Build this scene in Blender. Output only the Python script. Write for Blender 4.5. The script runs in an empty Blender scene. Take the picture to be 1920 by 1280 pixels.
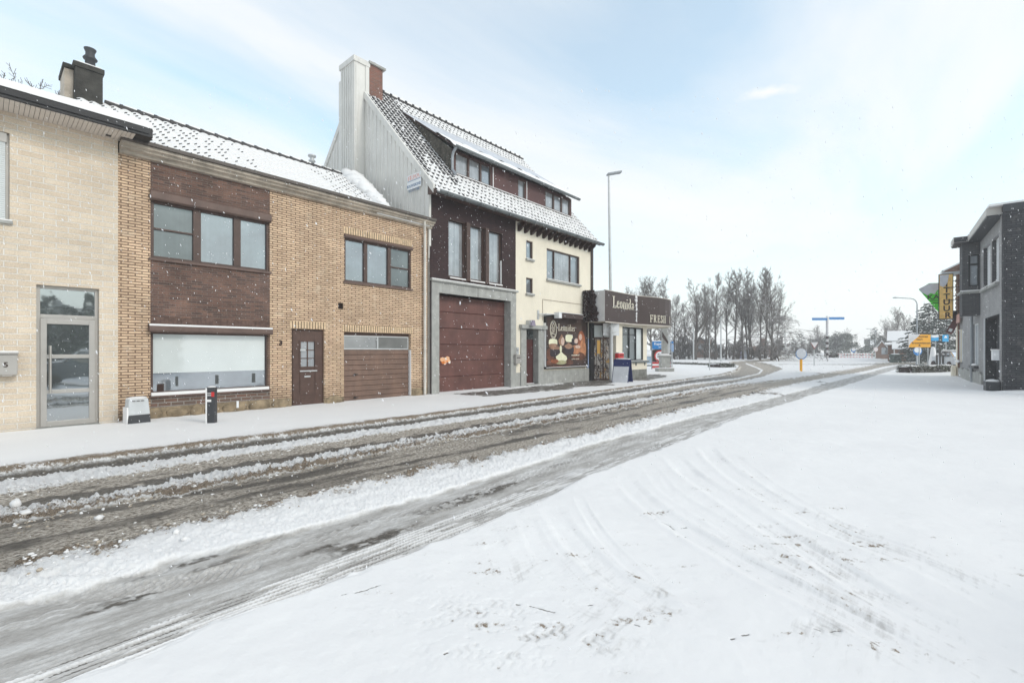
import bpy, math, random
import numpy as np
from mathutils import Vector, Matrix
random.seed(7); np.random.seed(7)
R = math.radians
sc = bpy.context.scene
COL = sc.collection
# ---- survey of the photograph: pixel -> place in the world (X along the street, Y towards the houses) ----
F, CX, HY, H, D = 880.0, 960.0, 657.0, 1.5, 12.15
TH = R(41.4); CT, ST = math.cos(TH), math.sin(TH)
def U(px): return (px - CX) / F
def dep(px, Y): return Y / (ST - CT * U(px))
def WX(px, Y=D): return dep(px, Y) * (CT + ST * U(px))
def WZ(px, py, Y=D): return H + (HY - py) / F * dep(px, Y)
def G(px, py, z=0.0):
    d = F * (H - z) / (py - HY); u = U(px)
    return (d * (CT + ST * u), d * (ST - CT * u))
def at(px, d):
    u = U(px); return (d * (CT + ST * u), d * (ST - CT * u))
def zz(py, d): return H + (HY - py) / F * d
def YonX(px, X):
    u = U(px); return X * (ST - CT * u) / (CT + ST * u)
# ---- mesh builder ----
ROOT = {}
class MB:
    def __init__(s): s.v = []; s.f = []; s.m = []; s.fr = None; s.sm = []
    def add(s, vs, fs, m=0, smooth=False):
        b = len(s.v)
        if s.fr is not None: vs = [tuple(s.fr @ Vector(v)) for v in vs]
        s.v += [tuple(v) for v in vs]
        for f in fs: s.f.append(tuple(b + i for i in f)); s.m.append(m); s.sm.append(smooth)
        return s
    def quad(s, a, b, c, d, m=0): return s.add([a, b, c, d], [(0, 1, 2, 3)], m)
    def box(s, x0, x1, y0, y1, z0, z1, m=0):
        v = [(x, y, z) for z in (z0, z1) for x, y in ((x0, y0), (x1, y0), (x1, y1), (x0, y1))]
        return s.add(v, [(3, 2, 1, 0), (4, 5, 6, 7), (0, 1, 5, 4), (1, 2, 6, 5), (2, 3, 7, 6), (3, 0, 4, 7)], m)
    def prism(s, poly, lo, hi, ax='y', m=0):
        # poly: 2D points; extruded along ax. ax y: (x,z); x: (y,z); z: (x,y)
        n = len(poly)
        def P(p, t): return {'y': (p[0], t, p[1]), 'x': (t, p[0], p[1]), 'z': (p[0], p[1], t)}[ax]
        v = [P(p, lo) for p in poly] + [P(p, hi) for p in poly]
        fs = [tuple(range(n)), tuple(range(2 * n - 1, n - 1, -1))] + [(i, i + n, (i + 1) % n + n, (i + 1) % n) for i in range(n)]
        return s.add(v, fs, m)
    def cyl(s, p0, p1, r0, r1=None, n=12, m=0, cap=True, smooth=True):
        if r1 is None: r1 = r0
        p0, p1 = Vector(p0), Vector(p1); d = (p1 - p0)
        if d.length < 1e-6: return s
        d.normalize(); a = d.orthogonal().normalized(); b = d.cross(a)
        v = []
        for p, r in ((p0, r0), (p1, r1)):
            for i in range(n):
                t = 2 * math.pi * i / n; v.append(tuple(p + a * (r * math.cos(t)) + b * (r * math.sin(t))))
        s.add(v, [(i, (i + 1) % n, (i + 1) % n + n, i + n) for i in range(n)], m, smooth)
        if cap:
            s.add(v[:n], [tuple(range(n - 1, -1, -1))], m); s.add(v[n:], [tuple(range(n))], m)
        return s
    def tube(s, pts, r, n=8, m=0):
        for i in range(len(pts) - 1): s.cyl(pts[i], pts[i + 1], r, r, n, m)
        return s
    def lathe(s, c, prof, n=20, m=0):
        v = []; k = len(prof)
        for r, z in prof:
            for i in range(n):
                t = 2 * math.pi * i / n; v.append((c[0] + r * math.cos(t), c[1] + r * math.sin(t), c[2] + z))
        fs = [(j * n + i, j * n + (i + 1) % n, (j + 1) * n + (i + 1) % n, (j + 1) * n + i) for j in range(k - 1) for i in range(n)]
        s.add(v, fs, m, True)
        return s
    def blob(s, c, rx, ry, rz, seed=0, amp=.15, n=10, k=7, m=0, zmin=-1):
        rnd = random.Random(seed); v = []; ph = [rnd.uniform(0, 6.28) for _ in range(6)]
        for j in range(k + 1):
            la = math.pi * j / k - math.pi / 2
            for i in range(n):
                lo = 2 * math.pi * i / n
                q = 1 + amp * (math.sin(3 * lo + ph[0] + 2 * la) + math.sin(5 * lo + ph[1] - 3 * la) + rnd.uniform(-.6, .6)) / 2
                v.append((c[0] + rx * q * math.cos(la) * math.cos(lo), c[1] + ry * q * math.cos(la) * math.sin(lo), c[2] + rz * q * max(zmin, math.sin(la))))
        return s.add(v, [(j * n + i, j * n + (i + 1) % n, (j + 1) * n + (i + 1) % n, (j + 1) * n + i) for j in range(k) for i in range(n)], m, True)
    def build(s, name, mats, parent=None, loc=None, bevel=0):
        if not isinstance(mats, (list, tuple)): mats = [mats]
        vs = s.v
        if parent is not None:
            r = parent
            while r.parent: r = r.parent
            inv = ROOT[r.name]
            vs = [tuple(inv @ Vector(v)) for v in vs]
        elif loc is not None: vs = [(a - loc[0], b - loc[1], c - loc[2]) for a, b, c in vs]
        me = bpy.data.meshes.new(name); me.from_pydata(vs, [], s.f)
        for m in mats: me.materials.append(m)
        me.polygons.foreach_set('material_index', s.m)
        me.polygons.foreach_set('use_smooth', s.sm); me.update()
        o = bpy.data.objects.new(name, me); COL.objects.link(o)
        if parent is not None: o.parent = parent
        else:
            if loc is not None: o.location = loc
            ROOT[o.name] = Matrix.Translation(loc if loc is not None else (0, 0, 0)).inverted()
        if bevel:
            b = o.modifiers.new('b', 'BEVEL'); b.width = bevel; b.segments = 2; b.limit_method = 'ANGLE'
        return o
def tag(o, label=None, cat=None, group=None, kind=None):
    if label: o['label'] = label
    if cat: o['category'] = cat
    if group: o['group'] = group
    if kind: o['kind'] = kind
    return o
def thing(name, label, cat, loc, rz=0.0, group=None):
    o = bpy.data.objects.new(name, None); COL.objects.link(o)
    loc = (loc[0], loc[1], loc[2] if len(loc) > 2 else 0.0)
    o.location = loc; o.rotation_euler = (0, 0, rz); o.empty_display_size = .2
    ROOT[o.name] = (Matrix.Translation(loc) @ Matrix.Rotation(rz, 4, 'Z')).inverted()
    return tag(o, label, cat, group)
def dup(root, loc, rz=0.0, scale=1.0, label=None, group=None):
    def cp(o, par):
        c = o.copy(); COL.objects.link(c)
        if par is not None: c.parent = par
        for ch in kids.get(o.name, []): cp(ch, c)
        return c
    kids = {}
    def walk(o):
        kids[o.name] = list(o.children)
        for ch in o.children: walk(ch)
    walk(root)
    r = cp(root, None); r.location = loc; r.rotation_euler = (0, 0, rz); r.scale = (scale,) * 3 if not isinstance(scale, tuple) else scale
    if label: r['label'] = label
    if group: r['group'] = group
    return r
# ---- materials ----
def mat(name):
    m = bpy.data.materials.new(name); m.use_nodes = True
    nt = m.node_tree; return m, nt, nt.nodes['Principled BSDF']
def N(nt, t, **k):
    n = nt.nodes.new(t)
    for a, b in k.items():
        if a.startswith('i_'): n.inputs[a[2:].replace('_', ' ')].default_value = b
        else: setattr(n, a, b)
    return n
def ramp(nt, stops, src=None):
    n = nt.nodes.new('ShaderNodeValToRGB'); cr = n.color_ramp
    while len(cr.elements) > 1: cr.elements.remove(cr.elements[-1])
    cr.elements[0].position = stops[0][0]; cr.elements[0].color = (*stops[0][1], 1) if isinstance(stops[0][1], tuple) else (stops[0][1],) * 3 + (1,)
    for p, c in stops[1:]:
        e = cr.elements.new(p); e.color = (*c, 1) if isinstance(c, tuple) else (c,) * 3 + (1,)
    if src is not None: nt.links.new(src, n.inputs[0])
    return n
def mix(nt, fac, a, b, mode='MIX'):
    n = nt.nodes.new('ShaderNodeMix'); n.data_type = 'RGBA'; n.blend_type = mode
    for s, i in ((fac, 0), (a, 6), (b, 7)):
        if hasattr(s, 'is_linked'): nt.links.new(s, n.inputs[i])
        elif isinstance(s, tuple): n.inputs[i].default_value = (*s, 1)
        else: n.inputs[i].default_value = s
    return n.outputs[2]
def mth(nt, op, a, b=0.0, c=0.0):
    n = nt.nodes.new('ShaderNodeMath'); n.operation = op
    for s, i in ((a, 0), (b, 1), (c, 2)):
        if hasattr(s, 'is_linked'): nt.links.new(s, n.inputs[i])
        else: n.inputs[i].default_value = s
    return n.outputs[0]
def coords(nt, sx=1, sy=1, sz=1):
    tc = N(nt, 'ShaderNodeTexCoord'); mp = N(nt, 'ShaderNodeMapping'); mp.inputs['Scale'].default_value = (sx, sy, sz)
    nt.links.new(tc.outputs['Object'], mp.inputs[0]); return mp.outputs[0]
def noise(nt, vec, scale, detail=4, rough=.6):
    n = N(nt, 'ShaderNodeTexNoise'); n.inputs['Scale'].default_value = scale; n.inputs['Detail'].default_value = detail; n.inputs['Roughness'].default_value = rough
    nt.links.new(vec, n.inputs['Vector']); return n.outputs['Fac']
def bump(nt, bs, h, strength=.3, dist=.01):
    b = N(nt, 'ShaderNodeBump'); b.inputs['Strength'].default_value = strength; b.inputs['Distance'].default_value = dist
    nt.links.new(h, b.inputs['Height']); nt.links.new(b.outputs[0], bs.inputs['Normal'])
def snowmix(nt, colsock, amt, lo=.35, hi=.65, scale=6.0):
    """fresh snow lying on faces that look up"""
    g = N(nt, 'ShaderNodeNewGeometry'); sp = N(nt, 'ShaderNodeSeparateXYZ'); nt.links.new(g.outputs['Normal'], sp.inputs[0])
    nz = noise(nt, coords(nt), scale, 3)
    v = mth(nt, 'ADD', sp.outputs[2], mth(nt, 'MULTIPLY', mth(nt, 'SUBTRACT', nz, .5), 1.2))
    r = N(nt, 'ShaderNodeMapRange'); r.inputs[1].default_value = lo; r.inputs[2].default_value = hi; r.inputs[4].default_value = amt
    nt.links.new(v, r.inputs[0])
    return mix(nt, r.outputs[0], colsock, (.82, .81, .805))
def plain(name, col, rough=.6, metal=0, var=.12, vscale=3.0, bmp=.1, bscale=40, snow=0, spec=.4, streak=0, coat=0, sn=(.35, .65, 6.0)):
    m, nt, b = mat(name); v = coords(nt)
    n1 = noise(nt, v, vscale, 5)
    lo = tuple(c * (1 - var) for c in col); hi = tuple(min(1, c * (1 + var)) for c in col)
    c = ramp(nt, [(.3, lo), (.7, hi)], n1).outputs[0]
    if streak:
        n2 = noise(nt, coords(nt, 6, 6, .5), 2.0, 4)
        c = mix(nt, mth(nt, 'MULTIPLY', ramp(nt, [(.5, 0.0), (.75, 1.0)], n2).outputs[0], streak), c, tuple(x * .45 for x in col))
    if snow: c = snowmix(nt, c, snow, *sn)
    nt.links.new(c, b.inputs['Base Color'])
    b.inputs['Roughness'].default_value = rough; b.inputs['Metallic'].default_value = metal
    b.inputs['Specular IOR Level'].default_value = spec; b.inputs['Coat Weight'].default_value = coat
    if bmp: bump(nt, b, noise(nt, v, bscale, 4), bmp, .01)
    return m
def brick(name, ca, cb, mortar, w, h, ms=.012, rough=.85, var=.25, bs=.7, dirt=.0, msm=.2, bias=0, light=None, dist=.012, spk=.4):
    m, nt, b = mat(name); tc = N(nt, 'ShaderNodeTexCoord'); sp = N(nt, 'ShaderNodeSeparateXYZ'); nt.links.new(tc.outputs['Object'], sp.inputs[0])
    cb_ = N(nt, 'ShaderNodeCombineXYZ'); nt.links.new(mth(nt, 'ADD', sp.outputs[0], sp.outputs[1]), cb_.inputs[0]); nt.links.new(sp.outputs[2], cb_.inputs[1])
    wob = N(nt, 'ShaderNodeTexNoise'); wob.inputs['Scale'].default_value = 9; wob.inputs['Detail'].default_value = 3; nt.links.new(tc.outputs['Object'], wob.inputs['Vector'])
    va = N(nt, 'ShaderNodeVectorMath'); va.operation = 'MULTIPLY_ADD'; nt.links.new(wob.outputs['Color'], va.inputs[0]); va.inputs[1].default_value = (.012, .008, 0); nt.links.new(cb_.outputs[0], va.inputs[2])
    br = N(nt, 'ShaderNodeTexBrick'); nt.links.new(va.outputs[0], br.inputs['Vector'])
    br.inputs['Color1'].default_value = (*ca, 1); br.inputs['Color2'].default_value = (*cb, 1); br.inputs['Mortar'].default_value = (*mortar, 1)
    br.inputs['Scale'].default_value = 1; br.inputs['Mortar Size'].default_value = ms; br.inputs['Mortar Smooth'].default_value = msm; br.inputs['Bias'].default_value = bias
    br.inputs['Brick Width'].default_value = w; br.inputs['Row Height'].default_value = h; br.offset = .5
    n1 = noise(nt, tc.outputs['Object'], 1.3, 5); n2 = noise(nt, tc.outputs['Object'], 45, 4)
    c = mix(nt, 1.0, br.outputs['Color'], ramp(nt, [(.3, 1 - var), (.7, 1 + var * .35)], n1).outputs[0], 'MULTIPLY')
    c = mix(nt, spk, c, ramp(nt, [(.3, .5), (.5, 1.0), (.7, 1.35)], n2).outputs[0], 'MULTIPLY')
    if light: c = mix(nt, mth(nt, 'MULTIPLY', ramp(nt, [(.55, 0.0), (.75, 1.0)], noise(nt, tc.outputs['Object'], 4, 5)).outputs[0], .5), c, light)
    if dirt:
        r = N(nt, 'ShaderNodeMapRange'); nt.links.new(mth(nt, 'ADD', sp.outputs[2], mth(nt, 'MULTIPLY', n1, .6)), r.inputs[0]); r.inputs[1].default_value = .9; r.inputs[2].default_value = .3
        c = mix(nt, mth(nt, 'MULTIPLY', r.outputs[0], dirt), c, tuple(x * .5 for x in mortar))
    nt.links.new(c, b.inputs['Base Color']); b.inputs['Roughness'].default_value = rough; b.inputs['Specular IOR Level'].default_value = .25
    h_ = mth(nt, 'ADD', mth(nt, 'MULTIPLY', br.outputs['Fac'], -1.0), mth(nt, 'MULTIPLY', n2, .35))
    bump(nt, b, h_, bs, dist); return m
def pane(name, col, rough=.35, refl=.25, folds=0.0, var=.3):
    m, nt, b = mat(name); v = coords(nt)
    n1 = noise(nt, v, 1.3, 3)
    c = ramp(nt, [(.3, tuple(x * (1 - var * 1.3) for x in col)), (.7, tuple(min(1, x * (1 + var * .8)) for x in col))], n1).outputs[0]
    if folds:
        n2 = noise(nt, coords(nt, 14, 14, .3), 1.0, 3); c = mix(nt, folds, c, ramp(nt, [(.3, .45), (.6, 1.1)], n2).outputs[0], 'MULTIPLY')
    nt.links.new(c, b.inputs['Base Color']); b.inputs['Roughness'].default_value = rough
    g = N(nt, 'ShaderNodeBsdfGlossy'); g.inputs['Roughness'].default_value = .03; g.inputs['Color'].default_value = (.9, .95, 1, 1)
    bp = N(nt, 'ShaderNodeBump'); bp.inputs['Strength'].default_value = .12; bp.inputs['Distance'].default_value = .02; nt.links.new(noise(nt, v, 1.7, 2), bp.inputs['Height']); nt.links.new(bp.outputs[0], g.inputs['Normal'])
    lw = N(nt, 'ShaderNodeLayerWeight'); lw.inputs[0].default_value = .25
    f = mth(nt, 'ADD', mth(nt, 'MULTIPLY', lw.outputs['Fresnel'], .8), refl)
    mx = N(nt, 'ShaderNodeMixShader'); nt.links.new(f, mx.inputs[0]); nt.links.new(b.outputs[0], mx.inputs[1]); nt.links.new(g.outputs[0], mx.inputs[2])
    nt.links.new(mx.outputs[0], nt.nodes['Material Output'].inputs['Surface']); return m
def snowmat(name, rough=.7):
    m, nt, b = mat(name); v = coords(nt)
    c = ramp(nt, [(.3, (.79, .78, .775)), (.7, (.83, .82, .81))], noise(nt, v, 2, 5)).outputs[0]
    nt.links.new(c, b.inputs['Base Color']); b.inputs['Roughness'].default_value = rough; b.inputs['Specular IOR Level'].default_value = .2
    bump(nt, b, noise(nt, v, 25, 5), .25, .02); return m
M = {}
M['snow'] = snowmat('fresh_snow')
M['tan_brick'] = brick('tan_brick', (.82, .60, .41), (.62, .44, .30), (.20, .13, .09), .225, .056, .0095, light=(.76, .63, .48), dirt=.5, bs=1.0, dist=.02)
M['brown_brick'] = brick('brown_brick', (.22, .12, .09), (.105, .068, .058), (.19, .155, .135), .20, .050, .007, var=.4, spk=.75, light=(.27, .16, .115))
M['red_low_brick'] = brick('red_low_brick', (.20, .10, .07), (.13, .085, .065), (.34, .31, .28), .23, .08, .010, var=.35, dirt=.6)
M['cream_block'] = brick('cream_block', (.72, .61, .48), (.64, .53, .41), (.78, .73, .66), .33, .106, .010, var=.16, light=(.76, .68, .57), dirt=.3, bs=.9, dist=.02)
M['choc_brick'] = brick('choc_brick', (.060, .036, .036), (.048, .030, .031), (.036, .024, .025), .22, .075, .008, var=.25, bs=.6)
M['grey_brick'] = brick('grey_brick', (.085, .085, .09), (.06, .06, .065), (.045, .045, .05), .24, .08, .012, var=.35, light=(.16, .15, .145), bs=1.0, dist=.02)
M['lightgrey_brick'] = brick('light_grey_brick', (.40, .39, .39), (.34, .335, .335), (.3, .3, .3), .24, .06, .008, var=.2)
M['midgrey_brick'] = brick('mid_grey_brick', (.12, .118, .122), (.10, .10, .105), (.07, .07, .07), .24, .06, .008, var=.2)
M['chim_brick'] = brick('chimney_brick', (.27, .10, .07), (.17, .08, .06), (.25, .21, .18), .22, .07, .010, var=.35)
M['far_brick'] = brick('far_red_brick', (.30, .15, .10), (.22, .12, .085), (.3, .26, .22), .25, .08, .01, var=.25)
M['cream'] = plain('cream_render', (.79, .725, .60), .9, var=.06, vscale=1.2, bmp=.25, bscale=90, streak=.12)
M['clad'] = plain('weathered_metal_cladding', (.66, .645, .61), .8, .0, var=.08, vscale=1.2, streak=.28, bmp=.05)
M['stone'] = plain('grey_stone', (.36, .36, .34), .8, var=.18, vscale=4, bmp=.3, streak=.3)
M['conc'] = plain('weathered_concrete', (.46, .40, .33), .9, var=.35, vscale=2.5, bmp=.5, bscale=30, streak=.5)
M['rubble'] = plain('rough_sandstone', (.26, .20, .13), .95, var=.45, vscale=5, bmp=.9, bscale=14)
M['brownpaint'] = plain('brown_painted_wood', (.075, .043, .034), .45, var=.2, vscale=8)
M['browndoor'] = plain('brown_door_panel', (.085, .047, .036), .5, var=.2, vscale=6, streak=.2)
M['garage_brown'] = plain('brown_garage_boards', (.16, .095, .068), .5, var=.22, vscale=3, streak=.4)
M['garage_red'] = plain('oxblood_garage_panel', (.135, .06, .05), .5, var=.3, vscale=2, streak=.35)
M['slate'] = plain('dark_roof_tile', (.055, .052, .052), .7, var=.35, vscale=12, bmp=.4)
M['zinc'] = plain('zinc_sheet', (.30, .32, .34), .5, .35, var=.15)
M['gutter'] = plain('weathered_gutter', (.17, .185, .19), .6, .2, var=.25, streak=.4, snow=.0)
M['black'] = plain('black_sheet', (.02, .02, .022), .55, var=.3, streak=.2)
M['darkgrey'] = plain('dark_grey_plastic', (.045, .047, .052), .5)
M['soffit'] = plain('beige_soffit', (.62, .56, .50), .6, var=.05)
M['alu'] = plain('grey_beige_aluminium', (.42, .40, .375), .4, .2, var=.06)
M['white'] = plain('white_paint', (.78, .79, .80), .5, var=.04)
M['galv'] = plain('galvanised_steel', (.52, .53, .53), .45, .3, var=.08, vscale=6)
M['galv_snow'] = plain('galvanised_steel_snowy', (.45, .46, .46), .5, .2, var=.1, snow=.9)
M['pipe_snow'] = plain('snowy_cream_pipe', (.60, .57, .52), .6, var=.15)
M['red'] = plain('red_paint', (.55, .03, .03), .45); M['blue'] = plain('blue_sign_film', (.015, .20, .52), .35)
M['yellow'] = plain('orange_yellow_film', (.85, .40, .012), .5, var=.04); M['green'] = plain('green_sign_film', (.07, .60, .02), .4, var=.1)
M['amber'] = plain('amber_sign_panel', (.86, .54, .17), .5, var=.2, vscale=6); M['ink'] = plain('dark_lettering', (.03, .012, .008), .6)
M['fascia'] = plain('brown_fascia', (.058, .038, .034), .55, var=.12, vscale=1.5); M['cream_letter'] = plain('cream_lettering', (.86, .80, .66), .5)
M['blade'] = plain('roller_blind_slats', (.66, .69, .69), .5, var=.03)
M['p_blue'] = pane('pane_cool', (.13, .15, .17), folds=.25, refl=.20)
M['p_curt'] = pane('pane_net_curtain', (.30, .31, .32), folds=.45, refl=.12)
M['p_dark'] = pane('pane_dark', (.06, .075, .08), refl=.25); M['p_door'] = pane('pane_mirror', (.06, .075, .075), refl=.40)
M['p_green'] = pane('pane_greenish', (.10, .12, .12), folds=.2, refl=.06)
M['p_shop'] = pane('pane_shop_front', (.15, .17, .19), refl=.30)
M['p_white'] = pane('pane_blind_white', (.62, .66, .65), refl=.10, var=.05)
M['bark'] = plain('snowy_bark', (.09, .074, .064), .9, var=.3, vscale=5, bmp=0, snow=.7, sn=(.45, .9, 3.0))
M['twig'] = plain('snowy_twigs', (.10, .08, .066), .9, var=.25, vscale=.5, bmp=0, snow=.5, sn=(.3, .85, 1.5))
M['needle'] = plain('snowy_needles', (.06, .075, .06), .9, var=.4, vscale=2, bmp=0, snow=.6, sn=(.6, 1.0, 2.0))
M['hedge'] = plain('snowy_hedge_leaves', (.10, .105, .075), .9, var=.4, vscale=9, bmp=0, snow=.9, sn=(.45, .8, 14.0))
M['ivy'] = plain('brown_climber_leaves', (.05, .028, .026), .8, var=.5, vscale=12, bmp=0, snow=.6, sn=(.75, 1.0, 9.0))
# ---- generic pieces ----
def wall_grid(mb, x0, x1, z0, z1, Y, holes, reg=None, th=.22, mats=0):
    """front face at Y looking to -Y with rectangular openings and reveals"""
    xs = sorted({x0, x1, *[h[0] for h in holes], *[h[1] for h in holes], *([r[0] for r in reg] + [r[1] for r in reg] if reg else [])})
    zs = sorted({z0, z1, *[h[2] for h in holes], *[h[3] for h in holes], *([r[2] for r in reg] + [r[3] for r in reg] if reg else [])})
    xs = [x for x in xs if x0 - 1e-6 <= x <= x1 + 1e-6]; zs = [z for z in zs if z0 - 1e-6 <= z <= z1 + 1e-6]
    def hole(x, z): return any(h[0] < x < h[1] and h[2] < z < h[3] for h in holes)
    def mt(x, z):
        if reg:
            for r in reg:
                if r[0] < x < r[1] and r[2] < z < r[3]: return r[4]
        return mats
    for a, b in zip(xs, xs[1:]):
        for c, d in zip(zs, zs[1:]):
            cx, cz = (a + b) / 2, (c + d) / 2
            if hole(cx, cz): continue
            m = mt(cx, cz); 
            if m is None: continue
            mb.quad((a, Y, c), (b, Y, c), (b, Y, d), (a, Y, d), m)
    for h in holes:
        m = mt(h[0] - .01, (h[2] + h[3]) / 2); m = mats if m is None else m
        a, b, c, d = h[:4]; t = h[4] if len(h) > 4 else th
        mb.quad((a, Y, c), (a, Y, d), (a, Y + t, d), (a, Y + t, c), m); mb.quad((b, Y, d), (b, Y, c), (b, Y + t, c), (b, Y + t, d), m)
        mb.quad((a, Y, d), (b, Y, d), (b, Y + t, d), (a, Y + t, d), m); mb.quad((b, Y, c), (a, Y, c), (a, Y + t, c), (b, Y + t, c), m)
def pxrect(x0, x1, yt, yb, Y=D):
    return (WX(x0, Y), WX(x1, Y), WZ(x0, yb, Y), WZ(x0, yt, Y))
def window(root, a, b, c, d, Y, mull=(), fw=.06, fm='brownpaint', pm=('p_blue',), bars=None, name='window', depth=.07, mw=None, inset=.0, fr=None):
    """frame as a part, each pane a sub-part; mull = fractions of the width"""
    mw = mw or fw; f = MB(); f.fr = fr
    f.box(a, a + fw, Y - depth, Y, c, d); f.box(b - fw, b, Y - depth, Y, c, d)
    f.box(a + fw, b - fw, Y - depth, Y, c, c + fw); f.box(a + fw, b - fw, Y - depth, Y, d - fw, d)
    ed = [a + fw] ; 
    for q in mull:
        x = a + (b - a) * q; f.box(x - mw / 2, x + mw / 2, Y - depth, Y, c + fw, d - fw); ed += [x - mw / 2, x + mw / 2]
    ed += [b - fw]; cells = list(zip(ed[::2], ed[1::2]))
    if bars:
        for i, q in bars:
            z = c + (d - c) * q; x0, x1 = cells[i]; f.box(x0, x1, Y - depth * .8, Y - .001, z - .018, z + .018)
    o = f.build(name, M[fm], root, bevel=.004)
    for i, (x0, x1) in enumerate(cells):
        p = MB(); p.fr = fr; p.quad((x0, Y - .015, c + fw), (x1, Y - .015, c + fw), (x1, Y - .015, d - fw), (x0, Y - .015, d - fw))
        p.build('pane', M[pm[i % len(pm)]], o)
    return o
def sill(root, a, b, z, Y, m='stone', h=.05, out=.06, snow=True, fr=None):
    s_ = MB(); s_.fr = fr; s_.box(a - .04, b + .04, Y - out, Y + .05, z - h, z, 0)
    if snow: s_.box(a - .03, b + .03, Y - out + .012, Y + .045, z + .001, z + .022, 1)
    return s_.build('sill', [M[m], M['snow']], root)
def tiles(mb, x0, x1, yA, zA, yB, zB, tw, th, level, seed=1, clip=None, fr=None, lip=.045):
    """real stepped roof tiles: materials 0 tile, 1 snow. eave (yA,zA) -> ridge (yB,zB)"""
    rnd = random.Random(seed); L = math.hypot(yB - yA, zB - zA); dy, dz = (yB - yA) / L, (zB - zA) / L; ny, nz = -dz, dy
    nx = max(1, round((x1 - x0) / tw)); tw = (x1 - x0) / nx; nv = max(1, round(L / th)); th = L / nv
    K = 4; prof = [0.0, .030, .036, .018]
    def P(i, v, r):
        w = prof[i % K] + r; return (x0 + i * tw / K, yA + dy * v + ny * w, zA + dz * v + nz * w)
    rows = []
    for j in range(nv):
        for i in range(nx * K):
            v0 = j * th; lv = level(x0 + i * tw / K, j / nv, rnd)
            if clip and clip(x0 + (i + .5) * tw / K, (j + .5) / nv): continue
            k = i % K; s_ = .022 if lv < 3 else .01
            segs = [0, .18, .72, 1.0]
            # lip
            dark = {0: False, 1: k == 0, 2: k == 0 or (k == 3 and rnd.random() < .5), 3: k != 2}[lv]
            mb.add([P(i, v0, 0), P(i + 1, v0, 0), P(i + 1, v0, lip), P(i, v0, lip)], [(0, 1, 2, 3)], 0 if dark else 1)
            for q in range(3):
                a, b = segs[q] * th, segs[q + 1] * th; ra, rb = lip * (1 - segs[q]), lip * (1 - segs[q + 1])
                dk = False
                if lv >= 2 and k == 0 and q == 2: dk = rnd.random() < .6
                if lv >= 2 and k == 3 and q == 2: dk = rnd.random() < .12
                if lv >= 3 and (k == 0 or (k == 3 and q == 2)): dk = rnd.random() < .93
                
                mb.add([P(i, v0 + a, ra), P(i + 1, v0 + a, ra), P(i + 1, v0 + b, rb), P(i, v0 + b, rb)], [(0, 1, 2, 3)], 0 if dk else 1)
def letters(txt, size, m, frame, ext=.004, off=0.0, align='CENTER', name='lettering', parent=None, sx=1.0, sp=1.0, loc=None):
    """text laid in the frame's XZ plane, facing -Y"""
    cu = bpy.data.curves.new('t', 'FONT'); cu.body = txt; cu.size = size; cu.extrude = ext; cu.offset = off; cu.align_x = align; cu.align_y = 'CENTER'; cu.space_character = sp; cu.resolution_u = 3
    o = bpy.data.objects.new('t', cu); COL.objects.link(o); bpy.context.view_layer.update()
    me = bpy.data.meshes.new_from_object(o.evaluated_get(bpy.context.evaluated_depsgraph_get()))
    q = MB(); q.add([tuple(frame @ Vector((v.co.x * sx, -v.co.z, v.co.y))) for v in me.vertices], [tuple(p.vertices) for p in me.polygons])
    bpy.data.objects.remove(o); bpy.data.curves.remove(cu); bpy.data.meshes.remove(me)
    return q.build(name, M[m], parent, loc=loc)
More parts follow.
